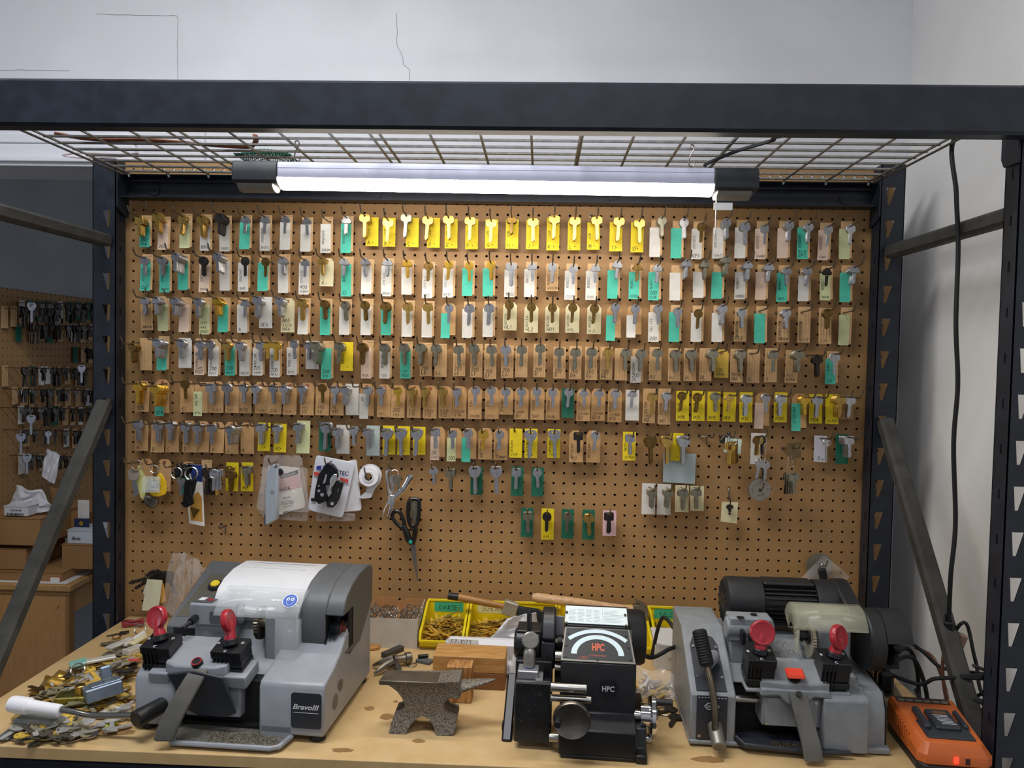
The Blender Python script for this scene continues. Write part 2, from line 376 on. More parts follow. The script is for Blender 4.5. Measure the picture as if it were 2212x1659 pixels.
# ---------------------------------------------------------------- wire deck
deck = thing('wire_deck', (.9, -.33, Z0+.055), 'welded wire mesh shelf deck on top of the navy rack beams', 'wire shelf')
ZD = Z0+.056
m = mb()
for i in range(19):
    x = .022+i*.0979; m.tube([(x, -.6, ZD-.004), (x, -.062, ZD-.004), (x, -.058, ZD-.012)], .0028, 6)
for x in (.01, .30, .692, 1.094, 1.386, 1.795): m.tube([(x, -.59, ZD-.009), (x, -.07, ZD-.009)], .0026, 6)
m.build('long_wires', mZinc, deck)
m = mb()
for i in range(12): y = -.064-i*.0486; m.tube([(.008, y, ZD), (1.797, y, ZD)], .003, 6)
m.build('cross_wires', mZinc, deck)
# ---------------------------------------------------------------- shop light
mTube = mat('lit_diffuser', '#ffffff', .4, emit='#fff6ea', es=27)
mAlu = mat('lamp_housing', '#c3c5da', .35, var=.03)
mCap = mat('lamp_cap', '#23272d', .5)
mGreyCap = mat('lamp_cap_lens', '#84827a', .6)
LY = -.32; a = at(500, 345, LY-.034); b = at(1642, 362, LY-.034); lz = at(550, 346, LY-.03).z-.027
lamp = thing('shop_light', ((a.x+b.x)/2, LY, lz-.05), 'lit white tube shop light hung under the wire deck', 'lamp')
c0, c1 = at(597, 380, LY-.034).x, at(1545, 380, LY-.034).x; sl = -.004
def hprof(w, z1, z0): return [(-w, z1), (w, z1), (w*1.02, z0), (-w*1.02, z0)]
m = mb(); m.prism([(-.026, .026), (.026, .026), (.03, .02), (.03, -.006), (-.03, -.006), (-.03, .02)], c1-c0, lambda p, q, r: (c0+r, LY+p, lz+q+sl*r)); m.bx(c0, c1, LY-.0305, LY-.029, lz+.012, lz+.014); m.build('housing', mAlu, lamp, bevel=.001)
m = mb(); pr = [(.029*math.cos(t), -.006-.019*math.sin(t)) for t in [PI*i/14 for i in range(15)]]; m.prism(pr, c1-c0, lambda p, q, r: (c0+r, LY+p, lz+q+sl*r)); m.build('tube_lens', mTube, lamp)
for x0, x1 in ((a.x, c0), (c1, b.x)):
    z = lz+sl*(x0-c0); cp = mb(); cp.prism([(-.027, .027), (.027, .027), (.033, .016), (.034, -.014), (.028, -.018), (-.028, -.018), (-.034, -.014), (-.033, .016)], x1-x0, lambda p, q, r: (x0+r, LY+p, z+q)); e = cp.build('end_cap', mCap, lamp, bevel=.002)
    m = mb(); m.prism([(.026*math.cos(t), -.018-.014*math.sin(t)) for t in [PI*i/10 for i in range(11)]], x1-x0-.02, lambda p, q, r: (x0+.008+r, LY+p, z+q)); m.build('cap_lens', mGreyCap, e)
# pull chain
pc = at(1548, 420, LY); ch = mb()
for i in range(52):
    p = at(1548+(1545-1548)*i/51.0, 419+(508-419)*i/51.0, LY-.02); ch.lathe([(.0002, -.0012), (.0011, -.0006), (.0013, 0), (.0011, .0006), (.0002, .0012)], p, (0, 0, 1), 6)
chn = ch.build('pull_chain', mat('chain_metal', '#e8e6e0', .25, 1), lamp)
q = at(1562, 446, LY-.022); m = mb(); m.box(q, (.037, .001, .0145)); m.build('chain_tag', mWhiteP, lamp)
for k, (px, t0) in enumerate(((640, 'left'), (1493, 'right'))):
    p = at(px, 335, LY); s = mb(); z1 = ZD+.004; z0_ = lz+.03
    s.tube(spline([(p.x-.003, LY, z1-.006), (p.x-.002, LY, z1), (p.x+.003, LY+.001, z1+.001), (p.x+.006, LY, z1-.006), (p.x-.002, LY, (z1+z0_)/2), (p.x-.004, LY, z0_+.006), (p.x+.002, LY, z0_), (p.x+.007, LY, z0_+.005), (p.x+.008, LY, z0_+.012)], 5), .0013, 6)
    o = s.build('s_hook', mHook); tag(o, 'small steel S hook above the %s end of the shop light' % t0, 'hook', 'lamp hooks')
    s = mb(); s.tube([(p.x+.002+.004*math.cos(t), LY, z0_-.004+.006*math.sin(t)) for t in [2*PI*i/12 for i in range(12)]], .0008, 5, closed=True); s.build('hanger_ring', mSteel, lamp)
def cord(name, pts, r, label, m=None, k=8, flat=1.0, cat='cord', n=8):
    s = mb(); s.tube(spline(pts, k), r, n, flat=flat); o = s.build(name, m or mRub); tag(o, label, cat); return o
cord('lamp_cord', [at(1522, 360, LY), at(1530, 352, LY-.005), at(1590, 327, LY-.03), at(1640, 312, LY-.06), at(1672, 302, LY-.08), at(1700, 291, LY-.11), (1.72, -.52, ZD+.012), (1.84, -.50, ZD+.03), (1.885, -.40, Z0+.1)], .0042, 'flat black cord rising from the shop light through the wire deck', flat=.6)
# ---------------------------------------------------------------- camera, light, world
cd = bpy.data.cameras.new('camera'); co = bpy.data.objects.new('camera', cd); C.objects.link(co)
cd.sensor_width = 36; cd.lens = FPX/2212*36; cd.clip_start = .01
co.matrix_world = M4.Translation(CAM) @ M4((RT, UP, -FW)).transposed().to_4x4()
sc = bpy.context.scene; sc.camera = co
sc.view_settings.view_transform = 'Standard'; sc.view_settings.look = 'None'; sc.view_settings.gamma = 1; sc.view_settings.exposure = 0
w = bpy.data.worlds.new('world'); sc.world = w; w.use_nodes = True; bg = w.node_tree.nodes['Background']; bg.inputs[0].default_value = (.75, .83, 1, 1); bg.inputs[1].default_value = .35
def area(name, loc, sx, sy, pw, col, rot=(0, 0, 0)):
    l = bpy.data.lights.new(name, 'AREA'); l.shape = 'RECTANGLE'; l.size = sx; l.size_y = sy; l.energy = pw; l.color = col
    o = bpy.data.objects.new(name, l); C.objects.link(o); o.location = loc; o.rotation_euler = rot; return o
area('ceiling_lamp', (.4, -1.0, HC-.08), 1.2, .3, 30, (.95, .97, 1)); area('ceiling_lamp', (1.2, -2.4, HC-.08), 1.2, .3, 10, (.95, .97, 1))
area('window_daylight', (-3.1, -1.6, 1.9), 1.4, 1.2, 14, (.78, .88, 1), (0, R(-90), 0))
# ================================================================ keys, hooks and tags on the board
KM = {'s': ('silver', mat('key_nickel', '#bdbdc0', .3, 1, var=.12, scale=90)), 'n': ('dull nickel', mat('key_dull_nickel', '#a09a86', .34, 1, var=.15, scale=90)), 'b': ('brass', mat('key_brass', '#cfa95c', .3, 1, var=.15, scale=90)),
      'g': ('bright gold', mat('key_gold', '#f0c050', .25, 1, var=.1, scale=90)), 'o': ('tarnished brass', mat('key_old_brass', '#85693a', .4, 1, var=.25, scale=120)), 'd': ('dark', mat('key_dark', '#3f3b38', .4, .8, var=.2, scale=120))}
def arcpts(cx, cy, r, a0, a1, n): return [(cx+r*math.cos(R(a0+(a1-a0)*i/n)), cy+r*math.sin(R(a0+(a1-a0)*i/n))) for i in range(n+1)]
def blade(w, y0, L, tip=4, notch=0):
    x = w/2; return [(x, y0-1), (x, y0-3), (x*.94, y0-3.2), (x*.94, y0-L+tip), (-x*.1, y0-L), (-x*.55, y0-L+.6), (-x*.94, y0-L+tip*.9), (-x*.94, y0-3.2), (-x, y0-3), (-x, y0-1)]
KT = {}
def ktype(k, name, bow, hole, w, y0, L, tip=4): KT[k] = (name, bow, hole, w, y0, L, tip)
ktype('r', 'round', [p for p in arcpts(0, -6, 11, -68, 248, 22)], circ(2.3, 8), 8, -16, 27)
ktype('c', 'lobed', [((10.2+1.5*math.cos(3*t+PI/2))*math.cos(t)*1.12, -5.6+(10.2+1.5*math.cos(3*t+PI/2))*math.sin(t)*.86) for t in [R(-66+312*i/24) for i in range(25)]], circ(2.2, 8), 7.6, -15, 25)
ktype('q', 'tapered', [(5, -17), (13.4, -16.2), (13.2, -14.5), (9.4, 3), (8.4, 4), (-8.4, 4), (-9.4, 3), (-13.2, -14.5), (-13.4, -16.2), (-5, -17)], [(-4, -.5), (4, -.5), (4, 1.8), (-4, 1.8)], 9, -16.5, 27, 3)
ktype('t', 'broad T', [(5, -17), (6, -15), (10, -14), (12.5, -12), (13.5, -5), (12, 1), (8, 3.4), (-8, 3.4), (-12, 1), (-13.5, -5), (-12.5, -12), (-10, -14), (-6, -15), (-5, -17)], circ(2.4, 8, 0, -1), 8.6, -16, 37, 5)
ktype('s', 'shouldered', [(5, -17.5), (7, -16), (11.5, -14.4), (12.8, -11), (12.4, -5), (9.5, 1.6), (6, 4), (-6, 4), (-9.5, 1.6), (-12.4, -5), (-12.8, -11), (-11.5, -14.4), (-7, -16), (-5, -17.5)], circ(2.3, 8), 8.6, -17, 32, 5)
ktype('h', 'hexagonal', [(4.6, -18), (10, -14), (12, -6), (9.5, 1.5), (5, 4), (-5, 4), (-9.5, 1.5), (-12, -6), (-10, -14), (-4.6, -18)], circ(2.5, 8), 8, -17.5, 28, 4)
ktype('g', 'square', rrect(23, 19.5, 3, 3, 0, -6.5)[12:]+rrect(23, 19.5, 3, 3, 0, -6.5)[:12], rrect(9, 3, 1.2, 2), 8.4, -16, 32, 4)
ktype('d', 'large car', [(5, -22), (9, -20), (14.5, -10), (15.5, -3), (13, 3), (9, 5.5), (-9, 5.5), (-13, 3), (-15.5, -3), (-14.5, -10), (-9, -20), (-5, -22)], rrect(12, 3.6, 1.6, 2), 8.6, -21, 42, 5)
_kg = {}
def kgeom(k):
    """vertices and faces of one key blank, hole at the origin, blade down, 2 mm thick"""
    if k in _kg: return _kg[k]
    nm, bow, hol, w, y0, L, tip = KT[k]; m = mb(); s = .001
    if k == 'g': outer = [(p[0], p[1]) for p in rrect(23, 19.5, 3, 3, 0, -6.5)]; 
    else: outer = bow
    F = lambda a, b, c: (a*s, -c*s, b*s)
    m.prism(outer, 2.0, F, holes=[hol], o=-1.0, ch=.35)
    m.prism(blade(w, y0+2, L+2, tip), 1.9, F, o=-.95, ch=.3)
    m.prism([(w*.02, y0-2), (w*.3, y0-2), (w*.3, y0-L+tip+1), (w*.02, y0-L+tip+1)], .35, F, o=.9)
    m.prism([(-w*.5, y0+.4), (w*.5, y0+.4), (w*.5, y0-2.2), (-w*.5, y0-2.2)], .3, F, o=.9)
    _kg[k] = m; return m
_km = {}
def kmesh(k, c):
    if (k, c) not in _km:
        m = kgeom(k); me = bpy.data.meshes.new('key_blank'); me.from_pydata(m.v, [], m.f); me.shade_smooth(); me.set_sharp_from_angle(angle=R(30)); me.materials.append(KM[c][1]); _km[k, c] = me
    return _km[k, c]
class Bulk:
    """the keys behind the front one of every stack: uncountable mass, one object"""
    def __init__(s): s.v = []; s.f = []; s.i = []; s.ms = []
    def add(s, m, mt, T):
        if mt not in s.ms: s.ms.append(mt)
        k = s.ms.index(mt); n = len(s.v); s.v += [T @ p for p in m.v]; s.f += [tuple(i+n for i in f) for f in m.f]; s.i += [k]*len(m.f)
    def build(s, name):
        me = bpy.data.meshes.new(name); me.from_pydata(s.v, [], s.f); me.polygons.foreach_set('material_index', s.i); me.update(); me.shade_smooth(); me.set_sharp_from_angle(angle=R(30))
        for x in s.ms: me.materials.append(x)
        o = bpy.data.objects.new(name, me); C.objects.link(o); return o
bulk = Bulk()
KS = {k: mat('loose_'+v[1].name, {'s': '#b9b6b0', 'n': '#9c9478', 'b': '#dcb95c', 'g': '#e6c052', 'o': '#a88b4a', 'd': '#5a5349'}[k], .38, .4, var=.15, scale=90) for k, v in KM.items()}
W1 = 'zeroth first second third fourth fifth sixth seventh eighth ninth tenth eleventh twelfth thirteenth fourteenth fifteenth sixteenth seventeenth eighteenth nineteenth'.split()
def nth(n):
    if n < 20: return W1[n]
    t = {2: 'twent', 3: 'thirt', 4: 'fort', 5: 'fift'}[n//10]; return t+'ieth' if n % 10 == 0 else t+'y-'+W1[n % 10]
mCard = mat('tan_card', '#cfa878', .8, var=.08, scale=60)
mLined = mat('tan_lined_card', '#c9a273', .8, col2='#b08a5e', scale=1, lo=.3, hi=.7)
mManila = mat('manila_tag', '#c49a68', .8, var=.1, scale=50)
SC = {'t': ('teal', mat('paper_teal', '#4fc3a8', .7, var=.06, scale=50)), 'w': ('white', mat('paper_white', '#dcd8d0', .75, var=.06, scale=50)), 'p': ('pale pink', mat('paper_pinkish', '#e2c6b0', .75, var=.06, scale=50)), 'l': ('pale lime', mat('paper_lime', '#cfd3a0', .75, var=.06, scale=50)),
      'y': ('yellow', mat('card_yellow', '#ecd21a', .65, var=.05, scale=50)), 'd': ('dark green', mat('card_green', '#14664f', .6, var=.08, scale=50)), 'c': ('cream', mat('paper_cream', '#d9cfa6', .75, var=.05, scale=50)), 'z': ('mustard', mat('card_mustard', '#dbb64c', .7, var=.05, scale=50)),
      'k': ('old pink', mat('paper_pink', '#e0b9c0', .7, var=.05, scale=50)), 'u': ('pale blue', mat('paper_blue', '#b9c8c8', .7, var=.04, scale=50))}
mInk = mat('black_ink', '#16140f', .6); mPencil = mat('pencil_grey', '#8a8070', .8); mRed = mat('eyelet_red', '#8c3a2c', .7); mLine = mat('ruled_line', '#8d6f48', .8); mStaple = mat('staple', '#99958d', .35, 1)
def sheet(m, F, outline, t, curl, L, y_sign=-1):
    """thin card: outline (a,b) cut into the slices of a gentle curl along b"""
    g = lambda a, b, c: F(a, b, c+curl*(b/L)**2)
    m.prism(outline, t, g)
CR = {'A': (260, 420, 560/2212), 'B': (760, 420, 560/2212), 'C': (1300, 420, 600/2212), 'D': (240, 800, 580/2187), 'E': (760, 800, 580/2187), 'F': (1300, 800, 600/2212)}
used = set(); rnd = random.Random(11)
def peg_hook(K, ext, label, group, dark=True, tipz=.013):
    u, v = K.x/.0254, (Z0-K.z)/.0254; best = None
    for i in range(round(u)-1, round(u)+2):
        for j in range(round(v)-1, round(v)+2):
            if (i, j) in used: continue
            d = (i-u)**2+(j-v)**2
            if best is None or d < best[0]: best = (d, i, j)
    if best is None: best = (0, round(u), round(v))
    used.add(best[1:]); B = hole(*best[1:]); m = mb(); r = .0018
    e = V((K.x, K.y-ext, K.z+.0018+.0)); dz = .0
    m.tube([B+V((0, .004, 0)), B+V((0, -.004, 0)), V((K.x, K.y*.5, (B.z+K.z)/2+.001)), V((K.x, K.y, K.z+.0005)), V((K.x, e.y, e.z)), V((K.x, e.y-.005, e.z+.002)), V((K.x, e.y-.010, e.z+.007)), V((K.x, e.y-.016, e.z+tipz+.004))], r, 6)
    m.lathe([(.0005, 0), (.004, .0004), (.004, .0012), (.0005, .0018)], B+V((0, -.0003, 0)), (0, -1, 0), 8)
    o = m.build('peg_hook', mHook); tag(o, label, 'hook', group); return B
KP = {'g': 'rectangular'}
def card(top, bot, y, code, text, label, group):
    """a paper tag hung on the hook; code: kind + strip colour"""
    a, b = at(top[0], top[1], y), at(bot[0], bot[1], y); dn = b-a; L = dn.length; up = -dn/L; F = frame(a, V((1, 0, 0)), up)
    kd, sc_ = code[0], (code[1] if len(code) > 1 else None); curl = rnd.uniform(-.003, .006); cv = lambda x, z, c=0: F(x, z, c+curl*(z/L)**2)
    def body(w, h, z1=0, x0=0, ang=0, cl=0):
        k = 5; pts = []
        if cl: pts = [(x0-w/2, z1-cl), (x0-w/2+cl*.8, z1), (x0+w/2-cl*.8, z1), (x0+w/2, z1-cl)]
        else: pts = [(x0-w/2, z1), (x0+w/2, z1)]
        z = z1-(cl or 0)
        R_ = [(x0+w/2, z-(h-(cl or 0))*i/k) for i in range(1, k+1)]; L_ = [(x0-w/2, p[1]) for p in reversed(R_)]
        return pts+R_+L_
    m = mb(); w = .028; tx = 0; mt = mCard; strip = None
    def bent(m, outl, t, o):
        # rows of quads so that the card can curl
        zs = sorted(set(round(p[1], 6) for p in outl), reverse=True); rows = []
        for z in zs:
            xs = [p[0] for p in outl if abs(p[1]-z) < 1e-5]; rows.append((z, min(xs), max(xs)))
        vs = []
        for z, xa, xb in rows: vs += [cv(xa, z, o), cv(xb, z, o), cv(xb, z, o+t), cv(xa, z, o+t)]
        fs = [(0, 1, 2, 3)]
        for i in range(len(rows)-1):
            q = i*4; fs += [(q+3, q+2, q+6, q+7), (q+1, q, q+4, q+5), (q, q+3, q+7, q+4), (q+2, q+1, q+5, q+6)]
        q = (len(rows)-1)*4; fs.append((q+3, q+2, q+1, q)); m.add(vs, fs)
    if kd == 'T': bent(m, body(.027, L), .0005, 0); strip = (.0255, -.0045, -.018, L-.018+.003)
    elif kd == 'Y' : w = .031; mt = SC['y'][1]; bent(m, body(w, L), .0006, 0)
    elif kd == 'D': w = .030; mt = SC['d'][1]; bent(m, body(w, L), .0006, 0)
    elif kd == 'L': w = .030; mt = mCard; bent(m, body(w, L), .0006, 0)
    elif kd == 'W': w = .033; mt = SC[sc_ or 'w'][1]; bent(m, body(w, L), .0005, 0)
    elif kd == 'G':
        w = .034; mt = SC['c'][1] if sc_ == 'c' else SC['z'][1] if sc_ == 'z' else mManila; bent(m, body(w, L, cl=.009), .0006, 0)
        if sc_ and sc_ not in 'cz': strip = (.022, -.008, -.024, L-.024+.008)
    root = m.build('key_tag', mt, sharp=30); tag(root, label, 'tag', group)
    ez = .0006
    if strip:
        s = mb(); bent(s, body(strip[0], strip[3], strip[2], strip[1]), .0003, ez+.0001); s.build('label_strip', SC[sc_][1], root, sharp=30); ez += .0005; tx = strip[1]; w = strip[0]
    if kd == 'G':
        s = mb(); s.prism(circ(.0042, 12, 0, -.0075), .0004, cv, holes=[circ(.0018, 8, 0, -.0075)], o=.0006); s.build('eyelet', mRed, root)
    if kd in 'TL':
        s = mb(); s.prism([(.002, -.0045), (.011, -.004), (.011, -.0046), (.002, -.0051)], .0003, cv, o=.0007); s.build('staple', mStaple, root)
    if kd in 'YD':
        s = mb(); s.prism(circ(.0013, 8, .002, -L+.009), .0001, cv, o=ez+.00005); s.build('punch_hole', mInk, root, sharp=0)
    if kd == 'L':
        s = mb()
        for i in range(4):
            x = -.010+i*.0066; s.prism([(x, -.012), (x+.0005, -.012), (x+.0005, -L*.5), (x+.0005, -L+.002), (x, -L+.002), (x, -L*.5)], .0001, cv, o=.00062)
        s.build('ruling', mLine, root)
    if text:
        s = mb(); lines = text.split('/'); low = []
        for t in lines:
            if t.startswith('v:'): write(s, t[2:], lambda a_, b_: cv(tx-w/2+.0035+b_, -L*.40-a_, ez+.00015), .0062 if kd != 'Y' else .005, .0007, rnd=rnd, maxw=L*.5)
            else: low.append(t)
        for i, t in enumerate(reversed(low)):
            h = .0085 if len(t) < 4 else .0062
            write(s, t, lambda a_, b_: cv(tx-w*.36+a_, -L+(.004 if not strip else .004)+i*.0105+b_-(strip[3]+strip[2]*-1-L if strip else 0), ez+.00015), h, .001 if len(t) < 4 else .0007, rnd=rnd, maxw=w*.8)
        if s.v: s.build('handwriting', mInk, root, sharp=0)
    return root
def put_key(k, c, P, tilt, yaw, label, group, pitch=0):
    o = bpy.data.objects.new('key_blank', kmesh(k, c)); C.objects.link(o); o.location = P; o.rotation_euler = (pitch, tilt, yaw); tag(o, label, 'key', group); return o
ROWN = {1: 'top', 2: 'second', 3: 'third', 4: 'fourth', 5: 'fifth', 6: 'sixth', 7: 'seventh', 8: 'lowest'}
TN = {'T': 'tan tag with a %s strip', 'Y': 'yellow card tag', 'D': 'dark green card tag', 'L': 'ruled tan card tag', 'W': 'plain %s paper tag', 'G': 'manila shipping tag'}
cnt = {}
def item(row, crop, line):
    ox, oy, s = CR[crop]; f = line.split(); n = cnt[row] = cnt.get(row, 0)+1
    px = lambda a, b: (ox+float(a)*s, oy+float(b)*s)
    kx, ky = px(f[0], f[1]); i = 2; tg = None
    if f[2] != '.': tg = (px(f[2], f[3]), px(f[4], f[5])); code = f[6]; i = 7
    else: i = 3
    key = f[i]; text = ' '.join(f[i+1:]); pos = '%s of the %s row' % (nth(n), ROWN[row])
    nk = int(key[2:]) if key != '-' else 0; yf = -max(.047, .030+nk*.0027); K = at(kx, ky, yf); ext = .036 if row < 5 else .055 if row < 7 else .02
    peg_hook(K, ext, 'bent steel peg hook, %s of key hooks' % pos, 'peg hooks on the hardboard')
    if tg:
        nm = TN[code[0]]
        if '%s' in nm: nm = nm % SC[code[1] if len(code) > 1 else 'w'][0]
        elif code[0] == 'G' and len(code) > 1: nm = ('%s shipping tag' if code[1] in 'cz' else 'manila shipping tag with a %s strip') % SC[code[1]][0]
        w = [t.replace('v:', '') for t in text.split('/') if t]; rd = ' reading '+' '.join(w[-2:]) if w else ''
        card(tg[0], tg[1], -.021, code, text, ('%s%s, %s' % (nm, rd, pos)), 'paper tags on the key board')
    if nk:
        k, c = key[0], key[1]; tl = rnd.uniform(-.07, .07)
        put_key(k, c, K, tl, rnd.uniform(-.12, .12), '%s %s-headed key fronting the hook, %s' % (KM[c][0], KT[k][0], pos), 'front keys on the peg hooks')
        g = kgeom(k); spread = .05 if nk < 5 else .012
        for j in range(1, nk):
            T = M4.Translation(V((K.x, K.y+j*.0027, K.z-.0002*j))) @ M4.Rotation(tl+rnd.uniform(-spread, spread), 4, 'Y') @ M4.Rotation(rnd.uniform(-.05, .05), 4, 'Z')
            bulk.add(g, KM[c][1], T)
